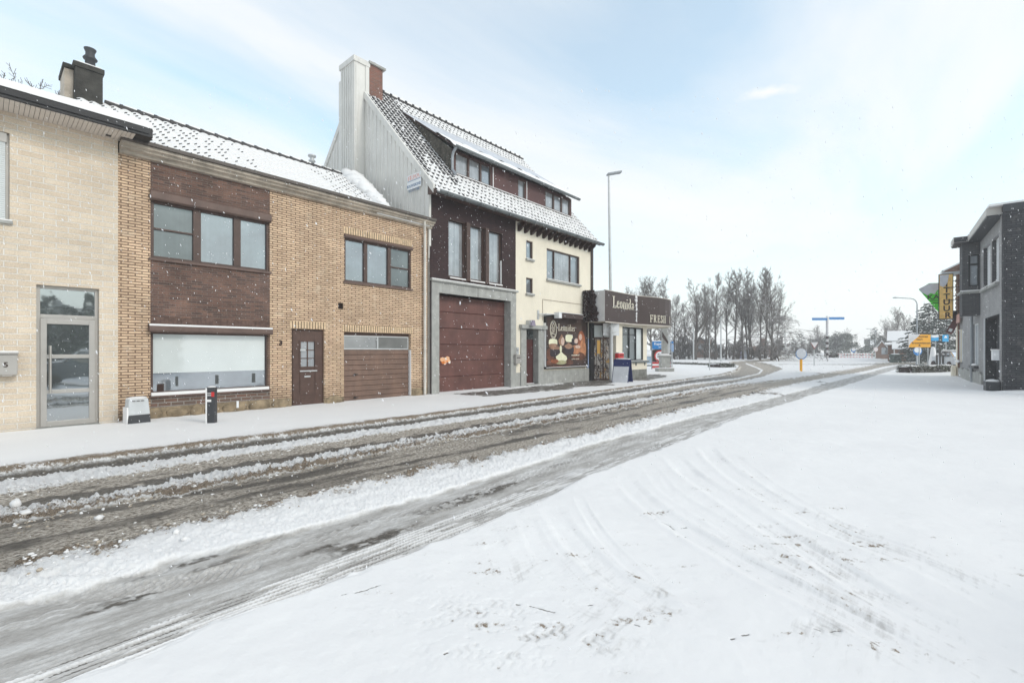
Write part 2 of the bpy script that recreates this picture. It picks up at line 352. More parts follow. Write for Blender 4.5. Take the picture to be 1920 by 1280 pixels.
GL = {  # strokes for a broad-nib serif hand, unit = cap height
 'L': (.56, [[(.12, 1), (.12, 0)], [(0, 1), (.26, 1)], [(0, 0), (.5, 0), (.5, .2)]]),
 'e': (.5, [[(.1, .3), (.4, .38), (.4, .52), (.28, .62), (.14, .55), (.1, .3), (.16, .08), (.3, 0), (.44, .1)]]),
 'o': (.52, [[(.25, .62), (.12, .52), (.1, .3), (.14, .1), (.25, 0), (.38, .1), (.42, .3), (.38, .52), (.25, .62)]]),
 'n': (.58, [[(.12, .62), (.12, 0)], [(.04, .6), (.12, .62)], [(.04, 0), (.2, 0)], [(.12, .5), (.28, .62), (.4, .56), (.42, .4), (.42, 0)], [(.34, 0), (.52, 0)]]),
 'i': (.3, [[(.13, .62), (.13, 0)], [(.05, .6), (.13, .62)], [(.05, 0), (.22, 0)], [(.12, .84), (.16, .88)]]),
 'd': (.54, [[(.4, 1), (.4, 0)], [(.32, .98), (.4, 1)], [(.4, .52), (.25, .62), (.12, .52), (.1, .3), (.14, .08), (.27, 0), (.4, .12)], [(.4, 0), (.5, .02)]]),
 'a': (.5, [[(.12, .5), (.22, .62), (.36, .58), (.38, .4), (.38, 0)], [(.38, .36), (.2, .32), (.1, .18), (.16, .02), (.28, .02), (.38, .12)], [(.38, 0), (.46, .03)]]),
 's': (.44, [[(.36, .5), (.26, .62), (.14, .56), (.13, .43), (.34, .24), (.34, .08), (.22, 0), (.1, .1)]]),
 'F': (.62, [[(.14, 1), (.14, 0)], [(.02, 1), (.52, 1), (.52, .82)], [(.14, .52), (.4, .52)], [(.4, .6), (.4, .42)], [(.02, 0), (.28, 0)]]),
 'R': (.72, [[(.14, 1), (.14, 0)], [(.02, 1), (.36, 1), (.48, .9), (.48, .64), (.36, .52), (.14, .52)], [(.3, .52), (.5, .12), (.6, 0), (.66, 0)], [(.02, 0), (.28, 0)]]),
 'E': (.64, [[(.14, 1), (.14, 0)], [(.02, 1), (.5, 1), (.5, .84)], [(.14, .52), (.4, .52)], [(.4, .6), (.4, .44)], [(.02, 0), (.53, 0), (.53, .18)]]),
 'S': (.56, [[(.42, .78), (.38, .94), (.25, 1), (.1, .9), (.1, .7), (.24, .55), (.4, .42), (.44, .22), (.34, .04), (.2, 0), (.08, .1), (.07, .24)]]),
 'H': (.76, [[(.14, 1), (.14, 0)], [(.54, 1), (.54, 0)], [(.14, .52), (.54, .52)], [(.03, 1), (.26, 1)], [(.43, 1), (.66, 1)], [(.03, 0), (.26, 0)], [(.43, 0), (.66, 0)]]),
 'I': (.36, [[(.16, 1), (.16, 0)], [(.04, 1), (.28, 1)], [(.04, 0), (.28, 0)]])}
def nib(mb, glyph, size, frame, nw=.13, nh=.045, ext=.02, m=0):
    adv, strokes = GL[glyph]
    for st in strokes:
        for (x0, y0), (x1, y1) in zip(st, st[1:]):
            pts = [(x + a * nw / 2, y + b * nh / 2) for x, y in ((x0, y0), (x1, y1)) for a in (-1, 1) for b in (-1, 1)]
            c = sorted(pts)
            def half(ps):
                h = []
                for p in ps:
                    while len(h) > 1 and (h[-1][0] - h[-2][0]) * (p[1] - h[-2][1]) - (h[-1][1] - h[-2][1]) * (p[0] - h[-2][0]) <= 1e-9: h.pop()
                    h.append(p)
                return h
            hull = half(c)[:-1] + half(c[::-1])[:-1]; n = len(hull)
            v = [tuple(frame @ Vector((x * size, 0, y * size))) for x, y in hull] + [tuple(frame @ Vector((x * size, -ext, y * size))) for x, y in hull]
            mb.add(v, [tuple(range(n, 2 * n)), tuple(range(n - 1, -1, -1))] + [(i, (i + 1) % n, (i + 1) % n + n, i + n) for i in range(n)], m)
    return adv * size
def FRM(p, ang=0.0): return Matrix.Translation(p) @ Matrix.Rotation(ang, 4, 'Z')
NFLAKE = 10000; HAZE = .0017
# ================= GROUND =================
def fr_(v): return v - np.floor(v)
def hsh(ix, iy, s): return fr_(np.sin(ix * 127.1 + iy * 311.7 + s * 74.7) * 43758.5453)
def vn(x, y, s=0):
    ix, iy = np.floor(x), np.floor(y); fx, fy = x - ix, y - iy; fx = fx * fx * (3 - 2 * fx); fy = fy * fy * (3 - 2 * fy)
    a, b, c, d = hsh(ix, iy, s), hsh(ix + 1, iy, s), hsh(ix, iy + 1, s), hsh(ix + 1, iy + 1, s)
    return (a + (b - a) * fx) * (1 - fy) + (c + (d - c) * fx) * fy
def fbm(x, y, o=4, s=0, g=.5):
    t = 0; a = 1; n = 0
    for i in range(o): t = t + a * vn(x * 2 ** i + 17 * i, y * 2 ** i - 9 * i, s + i); n += a; a *= g
    return t / n
def ss(a, b, x):
    t = np.clip((x - a) / (b - a), 0, 1); return t * t * (3 - 2 * t)
def BND(pts):
    w = sorted(G(*p) for p in pts); return np.array([a for a, b in w]), np.array([b for a, b in w])
B = [BND(p) for p in (
 [(0, 894), (400, 839), (800, 785), (1100, 742), (1300, 713), (1357, 705), (1383.6, 696.6), (1389, 687.7), (1367.7, 678.9)],
 [(0, 904), (400, 850), (800, 791.5), (1100, 748), (1300, 718), (1380, 709.6), (1420.7, 700.7), (1427, 693.6), (1404, 684), (1396, 680.5)],
 [(0, 926), (400, 862), (800, 800.5), (1100, 755), (1300, 722), (1384, 711.5), (1425, 701.7), (1431.5, 693.6), (1410, 684), (1400, 680)],
 [(0, 967), (400, 892), (800, 821), (1100, 769), (1300, 731), (1380, 717.5), (1433, 706), (1456, 697), (1468, 692), (1456, 686.5), (1433, 680), (1412, 678.6)],
 [(0, 984), (400, 913), (800, 833), (1100, 780), (1300, 739), (1380, 724), (1500, 709.6), (1550, 701), (1600, 692), (1650, 683.5), (1700, 679)],
 [(0, 1080), (400, 975), (800, 885), (1100, 817), (1300, 763), (1390, 744), (1500, 717.5), (1550, 709), (1600, 700), (1650, 689), (1690, 683.3)],
 [(0, 1139), (400, 1032), (800, 931), (1100, 837), (1300, 782), (1390, 761), (1500, 733), (1550, 718), (1600, 706), (1650, 692), (1690, 684)],
 [(0, 1262), (400, 1131), (800, 982), (1100, 872), (1300, 803), (1390, 777), (1500, 746), (1550, 731), (1600, 717), (1650, 700), (1690, 688)],
 [(0, 1330), (400, 1173), (800, 1026), (1000, 945), (1100, 895), (1300, 820), (1390, 781), (1500, 748), (1550, 732.5), (1600, 718), (1650, 701), (1690, 688.5)])]
def sdfpoly(P, x, y):
    d = np.full(x.shape, 1e9); ins = np.zeros(x.shape, bool); n = len(P)
    for i in range(n):
        (ax, ay), (bx, by) = P[i], P[(i + 1) % n]
        ex, ey = bx - ax, by - ay; t = np.clip(((x - ax) * ex + (y - ay) * ey) / (ex * ex + ey * ey + 1e-9), 0, 1)
        d = np.minimum(d, (x - ax - t * ex) ** 2 + (y - ay - t * ey) ** 2)
        c = ((ay > y) != (by > y)); xi = ax + (y - ay) / (by - ay + 1e-12) * ex; ins ^= c & (x < xi)
    return np.where(ins, -1, 1) * np.sqrt(d)
def dline(P, x, y):
    d = np.full(x.shape, 1e9); sg = np.zeros(x.shape); al = np.zeros(x.shape); L = 0
    for (ax, ay), (bx, by) in zip(P, P[1:]):
        ex, ey = bx - ax, by - ay; l = math.hypot(ex, ey); t = np.clip(((x - ax) * ex + (y - ay) * ey) / (l * l), 0, 1)
        q = (x - ax - t * ex) ** 2 + (y - ay - t * ey) ** 2; m = q < d
        sg = np.where(m, np.sign((x - ax) * ey - (y - ay) * ex), sg); al = np.where(m, L + t * l, al); d = np.where(m, q, d); L += l
    return np.sqrt(d), sg, al
def catmull(P, k=6):
    o = []; n = len(P)
    for i in range(n - 1):
        p0, p1, p2, p3 = P[max(i - 1, 0)], P[i], P[i + 1], P[min(i + 2, n - 1)]
        for j in range(k):
            t = j / k; o.append(tuple(.5 * (2 * b + (c - a) * t + (2 * a - 5 * b + 4 * c - d) * t * t + (3 * b - a - 3 * c + d) * t ** 3) for a, b, c, d in zip(p0, p1, p2, p3)))
    return o + [P[-1]]
MOUND = at(1560, 73)
def surface(x, y):
    """height, asphalt, brown slush, grey ice, dirt flecks"""
    r = np.hypot(x, y); far = ss(14, 40, r)
    e1 = (fbm(x * 2.2, y * 5, 4, 1) - .5); e2 = fbm(x * 7, y * 14, 4, 5) - .5
    jag = e1 * .34 + e2 * .22
    b = [np.interp(x, q[0], q[1]) for q in B]
    amp = [.35, .5, .6, .7, .9, 1.1, .35, .3, .35]
    sg = [y - b[i] + jag * amp[i] * (1 - .5 * far) for i in range(9)]       # >0: house side of boundary
    on = x < 72
    w = .03 + .06 * far
    def band(i, j): return ss(-w, w, -sg[i]) * ss(-w, w, sg[j])
    T1, R1, T2, R2, S3, S4, G5, TR = [band(i, i + 1) for i in range(8)]
    lot = ss(-.05, .05, -sg[8]); foot = ss(-w, w, sg[0])
    n1 = fbm(x * 5, y * 9, 4, 11); n2 = fbm(x * 14, y * 20, 4, 12); n3 = fbm(x * 1.1, y * 3.2, 4, 13); nS = fbm(x * .8, y * 9, 4, 14)
    lump = fbm(x * 9, y * 9, 4, 21); lump2 = fbm(x * 26, y * 26, 3, 22)
    f2 = np.clip((b[2] - y) / np.maximum(b[2] - b[3], .05), 0, 1); f3 = np.clip((b[4] - y) / np.maximum(b[4] - b[5], .05), 0, 1)
    # composition
    asp = T1 * (.93 - .12 * ss(.5, .7, n2)) + T2 * np.clip(ss(.35, .75, f2 + (n1 - .5) * .8) * .85 + .12, 0, 1)
    brn = T1 * .15 + T2 * np.clip(1.0 - ss(.45, .9, f2) * .7, 0, 1)
    q_ = ss(22, 34, r) * .6; asp = asp * (1 - q_); brn = np.maximum(brn, (T1 + T2) * q_ * 1.6)
    st = np.exp(-((f3 - .55) / .10) ** 2) + .7 * np.exp(-((f3 - .12) / .16) ** 2)
    asp = asp + S3 * np.clip(st * .42 * (.4 + 1.2 * n1) + ss(.50, .68, n3) * .22 + ss(.50, .64, nS) * .30 - .02, 0, .8) * (1 - .5 * far)
    brn = brn + S3 * (.92 - .25 * ss(.5, .7, n2))
    edge = lambda i, wd: np.exp(-np.abs(y - b[i] + jag * .3) / wd)
    dirt = foot * (edge(0, .22) * .85 + edge(0, .6) * .3) * (.5 + n1) + R1 * (.12 + .5 * edge(2, .06)) + R2 * (.25 + .85 * edge(4, .14) + .2 * n3) + S4 * (.85 * edge(5, .14) + .32 * ss(.5, .68, n1))
    gry = G5 * (.90 + .5 * (n3 - .5)) + TR * .50
    # wet dark patches of the grey lane
    pat = np.zeros_like(x)
    for px, py, l_, w_, a_ in ((700, 1010, .55, .13, .8), (620, 1020, .3, .08, .6), (1190, 862, 1.3, .2, .75), (1120, 882, .5, .12, .5), (1190, 830, .7, .1, .3), (905, 922, .9, .13, .75), (960, 905, .6, .08, .5), (240, 1120, .33, .09, .75), (220, 1095, .3, .07, .7), (340, 1055, .3, .06, .7), (380, 1060, .4, .06, .6), (520, 1085, .3, .06, .4), (100, 1175, .25, .05, .35), (1060, 870, .7, .1, .4), (650, 985, .5, .08, .4)):
        gx, gy = G(px, py); pat = np.maximum(pat, a_ * np.exp(-((x - gx + (y - gy) * .1) / l_) ** 2 - ((y - gy) / w_) ** 2))
    asp = asp + G5 * np.clip(pat * .95 * ss(.34, .62, n1 * .45 + n2 * .35 + .22 * vn(x * 40, y * 55, 33)) + .22 * ss(.5, .7, nS) + .25 * far, 0, 1)
    brn = brn + G5 * (ss(.5, .75, n3) * .28 + .06)
    tl = G5 * ss(.55, .75, fbm(x * 1.5, y * 6, 3, 31))
    # height
    h = foot * .085 + lot * .03 + (1 - foot - lot) * -.02
    h = h - .012 * T1 + R1 * (.02 + .055 * np.abs(lump - .5) * 2.2) + R2 * (.028 + .085 * np.abs(lump - .5) * 2.4) + S4 * (.02 + .045 * lump * edge(5, .35) * 2.2 + .014 * lump)
    h = h + T2 * brn * .018 * n2 + S3 * brn * (.008 + .022 * lump * n2 * 2) + (foot * (edge(0, .3)) * .035 * lump * 1.3)
    h = h + (R1 + R2 + S4 * .5) * (np.abs(lump2 - .5) * 2) * .05 * (1 - far) + S3 * (lump2 - .5) * .012 * (1 - far) + G5 * (n2 - .5) * .008
    # tread ridges in the soft edge of the grey lane
    near = 1 - ss(9, 20, r)
    ph = y + (fbm(x * .6, x * 0, 2, 41) - .5) * .05 + .0022 * np.sin(x * 2 * math.pi / .03)
    rid = np.sin(ph * 2 * math.pi / .042); rid2 = ss(-.2, .9, rid) * (.35 + .9 * ss(.35, .6, fbm(x * 3, y * 26, 3, 42)))
    h = h + TR * near * rid2 * .016 + G5 * near * edge(7, .25) * ss(.2, .9, rid) * .006
    gry = gry + TR * near * (.45 - .75 * rid2)
    asp = asp + TR * near * (1 - ss(-.9, -.1, rid)) * .65 * ss(.38, .6, n1)
    # second tread pair on the house side of the grey lane
    up = np.clip((b[6] - y) / .5, 0, 1) * (y < b[6]); rg = ss(.0, .9, np.sin((y + .02 * np.sin(x * 40)) * 2 * math.pi / .07)) * np.exp(-((up - .55) / .25) ** 2)
    gry = gry - G5 * near * rg * .35; h = h + G5 * near * rg * .006
    # tyre prints on the snow at the lower left
    for pts, ww in (([(-60, 1112), (150, 1108), (330, 1085), (460, 1058)], .11), ([(-60, 1085), (120, 1082), (300, 1064)], .06)):
        dd, s_, al = dline(catmull([G(*p) for p in pts]), x, y); k = (dd < ww * 1.3)
        pt = ss(-.2, .6, np.sin(al * 2 * math.pi / .05 + dd * s_ * 60)) ; m_ = ss(ww, ww * .8, dd)
        h = h - m_ * (.012 + .012 * pt); gry = gry + m_ * .18 * pt; dirt = dirt * (1 - m_ * .8); asp *= (1 - m_); brn *= (1 - m_)
    # --- the open lot: sweeping ruts ---
    h = h + lot * ((fbm(x * .5, y * .5, 3, 51) - .5) * .05 + (fbm(x * 2.3, y * 2.3, 4, 52) - .5) * .022 + (fbm(x * 11, y * 11, 3, 53) - .5) * .006 * near * (1 - ss(2.5, 6, (x - 4) * .5 - y)))
    ruts = (([(1319, 837), (1360, 884), (1500, 972), (1617, 1024), (1733, 1071), (1920, 1164), (2150, 1260)], .12, .020),
            ([(1255, 855), (1296, 896), (1383, 954), (1500, 1030), (1617, 1106), (1757, 1182), (1920, 1252), (2100, 1330)], .12, .020),
            ([(1162, 890), (1208, 942), (1302, 1007), (1418, 1077), (1558, 1147), (1733, 1240), (1900, 1330)], .11, .018),
            ([(1210, 870), (1255, 925), (1350, 985), (1460, 1055), (1590, 1125), (1760, 1212), (1900, 1290)], .09, .010),
            ([(1027, 942), (1057, 995), (1127, 1071), (1208, 1123), (1300, 1170), (1420, 1200)], .10, .018),
            ([(1075, 920), (1126, 1006), (1220, 1100), (1262, 1135)], .05, .012),
            ([(911, 989), (940, 1053), (952, 1090)], .08, .018),
            ([(980, 960), (1010, 1030), (1075, 1110), (1120, 1140)], .08, .011),
            ([(1370, 850), (1430, 905), (1560, 985), (1700, 1040), (1920, 1130)], .07, .008))
    rut = np.zeros_like(x)
    for pts, ww, dp in ruts:
        dd, s_, al = dline(catmull([G(*p) for p in pts]), x, y); m_ = ss(ww * 1.15, ww * .5, dd); br_ = np.exp(-((dd - ww * 1.3) / (ww * .3)) ** 2)
        e_ = .5 + fbm(al * 1.5, al * 0 + dp * 999, 2, 61)
        dp *= .60; L_ = al.max(); fd = ss(0, .9, al) * ss(0, .9, L_ - al) * (.35 + .9 * fbm(al * 2.7, al * 0 + dp * 777, 3, 63)); m_ = m_ * fd; h = h - lot * (m_ * dp * e_ - br_ * fd * dp * .45 * e_); rut = np.maximum(rut, lot * m_ * ss(.006, .018, np.full_like(x, dp)))
        st_ = ss(.46, .68, fbm(al * 1.6, dd * s_ * 45 + dp * 500, 4, 62)); dirt = dirt + lot * ss(ww * 2.6, ww, dd) * st_ * .26 * fd; gry = gry + lot * ss(ww * 2.6, ww, dd) * st_ * .13
        h = h + lot * m_ * .004 * (fbm(al * 9, dd * s_ * 30, 3, 64) - .5)
    gry = gry + rut * .10
    # scuffed, half-thawed patches with tyre prints
    sc_ = np.zeros_like(x)
    for px, py, rx, ry, a_ in ((1010, 1185, .5, .26, 1.0), (880, 1150, .5, .2, .8), (950, 1210, .4, .2, .8), (1040, 1150, .3, .12, .6), (930, 1085, .3, .10, .55), (1090, 1200, .3, .12, .7), (1150, 1120, .1, .1, .35), (1235, 1150, .2, .08, .6), (800, 1085, .2, .08, .35), (1225, 962, .22, .1, .8), (1240, 1115, .07, .07, .8), (1080, 1045, .3, .1, .25), (1540, 1185, .12, .07, .7), (1400, 1060, .5, .1, .25), (1650, 1120, .35, .08, .4), (1700, 1175, .4, .08, .25), (1500, 870, .7, .12, .35), (1510, 880, .35, .05, .6), (1430, 990, .12, .05, .7), (740, 1255, .07, .05, .5), (1330, 1090, .25, .06, .3), (860, 1110, .2, .06, .35), (1150, 1255, .3, .06, .25)):
        gx, gy = G(px, py); cx_, sx_ = math.cos(-.75), math.sin(-.75)
        u_ = (x - gx) * cx_ + (y - gy) * sx_; v_ = -(x - gx) * sx_ + (y - gy) * cx_
        sc_ = np.maximum(sc_, a_ * np.exp(-(u_ / rx) ** 2 - (v_ / ry) ** 2))
    ti = ss(.40, .62, fbm(x * 11 + y * 4, y * 11, 4, 71)); q1 = x * .73 - y * .68; q2 = x * .68 + y * .73
    prt = ss(-.1, .5, np.sin(q1 * 2 * math.pi / .05 + 1.5 * np.sin(q2 * 2 * math.pi / .09)))
    dirt = dirt + lot * sc_ * ti * (.26 + .24 * prt); h = h - lot * sc_ * ti * (.005 + .003 * prt); gry = gry + lot * sc_ * (.10 + ti * (.15 + .25 * prt))
    lx = fbm(x * 9 + y * 9, (x - y) * 2.2, 3, 73)
    dirt = dirt + lot * ss(.60, .78, lx) * ss(16, 5, r) * (x < 10) * .38; gz_ = ss(.45, .70, fbm(x * 1.6 + y, y * 1.6 - x * .5, 4, 74)) * ss(9, 3, r) * ss(3.2, 2.2, y + .0 * x); gry = gry + lot * gz_ * .14; dirt = dirt + lot * gz_ * ss(.5, .7, lump2) * .30
    # cracks / thin twigs of bare ground
    for pts in ([(640, 1123), (668, 1119), (683, 1114), (700, 1108), (712, 1104)], [(834, 1232), (842, 1226)], [(968, 1134), (1008, 1142), (1040, 1150)], [(1103, 1137), (1122, 1133)], [(1190, 1175), (1215, 1183)], [(1225, 975), (1255, 985), (1272, 999)], [(1262, 993), (1287, 989)], [(1270, 1010), (1286, 1006)], [(1370, 1202), (1405, 1195)], [(1526, 1186), (1550, 1191), (1573, 1189)], [(1400, 1072), (1420, 1074)]):
        dd, s_, al = dline([G(*p) for p in pts], x + (lump - .5) * .03, y + (lump2 - .5) * .02); k = ss(.009, .002, dd) * ss(.48, .6, fbm(al * 16, al * 0, 2, 81))
        asp = asp + k * .75; h = h - k * .006
    # thawed paving along the big house and the shop
    for pp in ([(848, 742), (905, 747), (975, 742), (1000, 738), (1060, 733), (1085, 729), (1060, 722), (1018, 726), (955, 733), (900, 738)], [(1040, 729), (1100, 728), (1150, 725), (1130, 721), (1200, 716), (1214, 716), (1253, 709), (1235, 704), (1214, 704), (1150, 710), (1105, 714), (1060, 720)]):
        sd = sdfpoly([G(*p) for p in pp], x, y) + (n3 - .5) * .9 + (n1 - .5) * .35; k = ss(.1, -.05, sd) * (y > 8) * (x > 5)
        asp = asp * (1 - k) + k * (.55 + .3 * ss(.4, .6, n1)); brn = brn * (1 - k) + .25 * k; dirt = dirt * (1 - k); h = h - k * .02
    # far ring road, thin grey line
    dd, s_, al = dline([G(*p) for p in ((1433, 682.6), (1500, 683.2), (1580, 684), (1640, 684), (1700, 681))], x, y); k = ss(2.2, 1.2, dd + e1 * 2)
    gry = gry * (1 - k) + .75 * k; brn = brn + k * .25
    dd, s_, al = dline([G(*p) for p in ((1690, 682.5), (1740, 681), (1900, 679))], x, y); k = ss(3.0, 1.6, dd + e1 * 2); brn = brn + k * .6; gry = gry + k * .4
    # clods thrown out of the road on the far right
    for px, py, rx, a_ in ((1538, 718, .35, 1.5), (1530, 719.5, .3, 1), (1480, 741, 1.1, .5), (1520, 724, .6, .5), (1548, 701, .6, .8), (1415, 740, .8, .5), (1575, 720, .7, .4)):
        gx, gy = G(px, py); k = a_ * np.exp(-((x - gx) ** 2 + (y - gy) ** 2) / rx ** 2) * ss(.45, .6, fbm(x * 3, y * 3, 2, 91)); dirt = dirt + k * .8; asp = asp + k * .7; h = h + k * .05
    ft = np.exp(-np.abs(y - 12.06) / .05) * (x > -3) * (x < 19.5); dirt = dirt + ft * .9 * ss(.35, .6, n3); h = h - .035 * ft + foot * .02 * ss(.4, .7, n3) * np.exp(-np.abs(y - 11.85) / .12)  # sunken line along the wall foot, darkened for rubble and the gap
    h = h + .35 * ss(13, 2, np.hypot(x - MOUND[0], y - MOUND[1])) + (fbm(x * .12, y * .12, 3, 95) - .5) * .12 * far
    h = h * (1 - .0 * far)
    rgh = np.clip(R1 + R2 + S4 * (.25 + edge(5, .3)) + foot * edge(0, .35) + TR * .3 + G5 * .25 + S3 * .6 + T2 * .4, 0, 1)
    return h, rgh, np.clip(asp, 0, 1), np.clip(brn, 0, 1), np.clip(gry, 0, 1), np.clip(dirt, 0, 1)
def ground_mat(name):
    m, nt, b = mat(name); v = coords(nt)
    at_ = N(nt, 'ShaderNodeAttribute', attribute_name='cover'); sp = N(nt, 'ShaderNodeSeparateColor'); nt.links.new(at_.outputs['Color'], sp.inputs[0])
    at2 = N(nt, 'ShaderNodeAttribute', attribute_name='flecks')
    f1 = noise(nt, coords(nt, 1, 1.6, 1), 24, 6, .78); f2 = noise(nt, v, 110, 3, .6); f3 = noise(nt, v, 9, 4); f0 = noise(nt, coords(nt, .5, 2.6, 1), 10, 5, .65)
    snow = ramp(nt, [(.3, (.78, .77, .765)), (.7, (.83, .82, .81))], noise(nt, v, .7, 5)).outputs[0]
    def thr(w, n_, k, lo=.42, hi=.58):
        return ramp(nt, [(lo, 0.0), (hi, 1.0)], mth(nt, 'ADD', w, mth(nt, 'MULTIPLY', mth(nt, 'SUBTRACT', n_, .5), k))).outputs[0]
    grey = ramp(nt, [(.38, (.31, .292, .272)), (.5, (.45, .433, .412)), (.62, (.62, .61, .595))], mth(nt, 'ADD', mth(nt, 'MULTIPLY', f1, .38), mth(nt, 'MULTIPLY', noise(nt, coords(nt, .45, 2.2, 1), 3.2, 6, .62), .62))).outputs[0]
    c = mix(nt, thr(sp.outputs[2], f0, .9, .2, .75), snow, grey)
    brown = ramp(nt, [(.38, (.10, .088, .076)), (.455, (.27, .235, .195)), (.52, (.44, .39, .33)), (.60, (.70, .65, .585))], f1).outputs[0]
    c = mix(nt, thr(sp.outputs[1], f0, .9, .25, .65), c, brown)
    dirt = ramp(nt, [(.3, (.10, .08, .065)), (.6, (.34, .27, .20)), (.8, (.52, .44, .36))], f2).outputs[0]
    c = mix(nt, thr(mth(nt, 'MULTIPLY', at2.outputs['Fac'], 1.0), f1, 1.9, .52, .78), c, dirt)
    asph = ramp(nt, [(.32, (.055, .050, .044)), (.52, (.12, .108, .094)), (.70, (.32, .29, .25))], f1).outputs[0]
    c = mix(nt, thr(sp.outputs[0], f1, .9, .30, .66), c, asph)
    # sparse grit in the snow
    grit = ramp(nt, [(.77, 0.0), (.80, 1.0)], noise(nt, v, 30, 2, .4)).outputs[0]
    c = mix(nt, mth(nt, 'MULTIPLY', grit, .45), c, (.35, .30, .25))
    nt.links.new(c, b.inputs['Base Color'])
    rr = mix(nt, sp.outputs[0], (.75,) * 3, (.38,) * 3); nt.links.new(rr, b.inputs['Roughness']); b.inputs['Specular IOR Level'].default_value = .3
    hh = mth(nt, 'ADD', mth(nt, 'MULTIPLY', f1, 1.3), mth(nt, 'MULTIPLY', f2, .5))
    am = mth(nt, 'ADD', mth(nt, 'MULTIPLY', mth(nt, 'ADD', sp.outputs[1], sp.outputs[0]), .45), mth(nt, 'ADD', mth(nt, 'ADD', .12, mth(nt, 'MULTIPLY', at_.outputs['Alpha'], .75)), mth(nt, 'MULTIPLY', at2.outputs['Fac'], .3)))
    bp = N(nt, 'ShaderNodeBump'); bp.inputs['Distance'].default_value = .02; nt.links.new(hh, bp.inputs['Height']); nt.links.new(am, bp.inputs['Strength']); nt.links.new(bp.outputs[0], b.inputs['Normal'])
    return m
def make_ground():
    q = QG
    rs = [0, .5, 1.0, 1.5]; r = 1.8
    while r < 330:
        rs.append(r); k = 1250 if r < 8 else (2300 if r < 30 else 1700)
        r += max(.0035, min(r * r / k, 12)) * q
    rs.append(340.0); rs = np.array(rs)
    a = np.concatenate([np.arange(-62, 62, .092 * q), np.arange(62, 298, 4.0)]) * math.pi / 180 + TH
    nr, na = len(rs), len(a)
    rr, aa = np.meshgrid(rs, a, indexing='ij'); x = rr * np.cos(aa); y = rr * np.sin(aa)
    h, rgh, asp, brn, gry, dirt = surface(x.ravel(), y.ravel())
    co = np.stack([x.ravel(), y.ravel(), h], 1)
    b0 = np.interp(x.ravel(), B[0][0], B[0][1]); b8 = np.interp(x.ravel(), B[8][0], B[8][1]); Y = y.ravel()
    reg = np.where((Y > b0), 1, np.where(Y < b8, 2, 0)); rad = np.hypot(co[:, 0], co[:, 1]); reg = np.where(rad > 75, 2, reg)
    i = np.arange(nr - 1)[:, None]; j = np.arange(na)[None, :]; j2 = (j + 1) % na
    A, B_, C_, D_ = (i * na + j), ((i + 1) * na + j), ((i + 1) * na + j2), (i * na + j2)
    fc = np.stack([A.ravel(), B_.ravel(), C_.ravel(), D_.ravel()], 1)
    fr = reg[fc[:, 0]]
    gm = ground_mat('snow_slush_and_asphalt')
    cov = np.stack([asp, brn, gry, rgh], 1).astype(np.float32)
    for k, nm in ((0, 'road'), (1, 'pavement'), (2, 'ground')):
        f = fc[fr == k]
        us, inv = np.unique(f, return_inverse=True); f = inv.reshape(-1, 4)
        me = bpy.data.meshes.new(nm); me.vertices.add(len(us)); me.vertices.foreach_set('co', co[us].astype(np.float32).ravel())
        me.loops.add(len(f) * 4); me.loops.foreach_set('vertex_index', f.astype(np.int32).ravel())
        me.polygons.add(len(f)); me.polygons.foreach_set('loop_start', np.arange(0, len(f) * 4, 4, dtype=np.int32)); me.polygons.foreach_set('loop_total', np.full(len(f), 4, np.int32))
        me.polygons.foreach_set('use_smooth', np.ones(len(f), bool)); me.update(calc_edges=True)
        ca = me.color_attributes.new('cover', 'FLOAT_COLOR', 'POINT'); ca.data.foreach_set('color', cov[us].ravel())
        fa = me.attributes.new('flecks', 'FLOAT', 'POINT'); fa.data.foreach_set('value', dirt[us].astype(np.float32))
        me.materials.append(gm); o = bpy.data.objects.new(nm, me); COL.objects.link(o)
        tag(o, {'road': 'slushy road with dark wheel tracks between ridges of snow', 'pavement': 'snow covered pavement in front of the houses', 'ground': 'snow covered open ground crossed by curved wheel ruts'}[nm], None, None, 'structure'); o['category'] = nm
    print('ground verts', nr * na)
QG = 1.0
make_ground()
def gz(x, y): return float(surface(np.array([float(x)]), np.array([float(y)]))[0][0])

# clods of thrown-up snow and slush along the ridges
cl = MB(); rn = random.Random(12); pts = []
for bi, n, sp, sm, br in ((0, 420, .16, .018, .45), (2, 520, .10, .020, .25), (3, 420, .07, .020, .12), (4, 700, .12, .024, .6), (5, 800, .13, .024, .35), (1, 250, .06, .016, .1)):
    for _ in range(n):
        x = .2 + 26 * rn.random() ** 1.9; pts.append((x, float(np.interp(x, B[bi][0], B[bi][1])) + rn.gauss(0, sp), sm * .42 * rn.choice((.4, .5, .65, .8, 1.0, 1.4))  * (1 + .03 * x), rn.random() < br))
for px, py, s_ in ((30, 965, .045), (48, 972, .03), (185, 972, .03), (330, 1010, .028), (345, 1018, .022), (170, 935, .025)):
    gx, gy = G(px, py); pts.append((gx, gy, s_, False))
for _ in range(260): pts.append((rn.uniform(.2, 14), rn.uniform(4.9, 7.3), rn.uniform(.004, .010), rn.random() < .8))
P_ = np.array([(a, b) for a, b, c, d in pts]); hh_ = surface(P_[:, 0], P_[:, 1])[0]
for k, (x, y, s_, b_) in enumerate(pts): cl.blob((x, y, hh_[k] + s_ * .25), s_ * rn.uniform(.8, 1.5), s_ * rn.uniform(.7, 1.2), s_ * rn.uniform(.5, .9), k, .35, 8, 5, 1 if b_ else 0)
o = cl.build('slush_clods', [M['snow'], plain('brown_slush', (.42, .36, .29), .7, var=.4, vscale=30)], loc=(0, 0, 0)); tag(o, 'crumbs of snow and brown slush scattered along the ridges of the road', 'slush', kind='stuff')
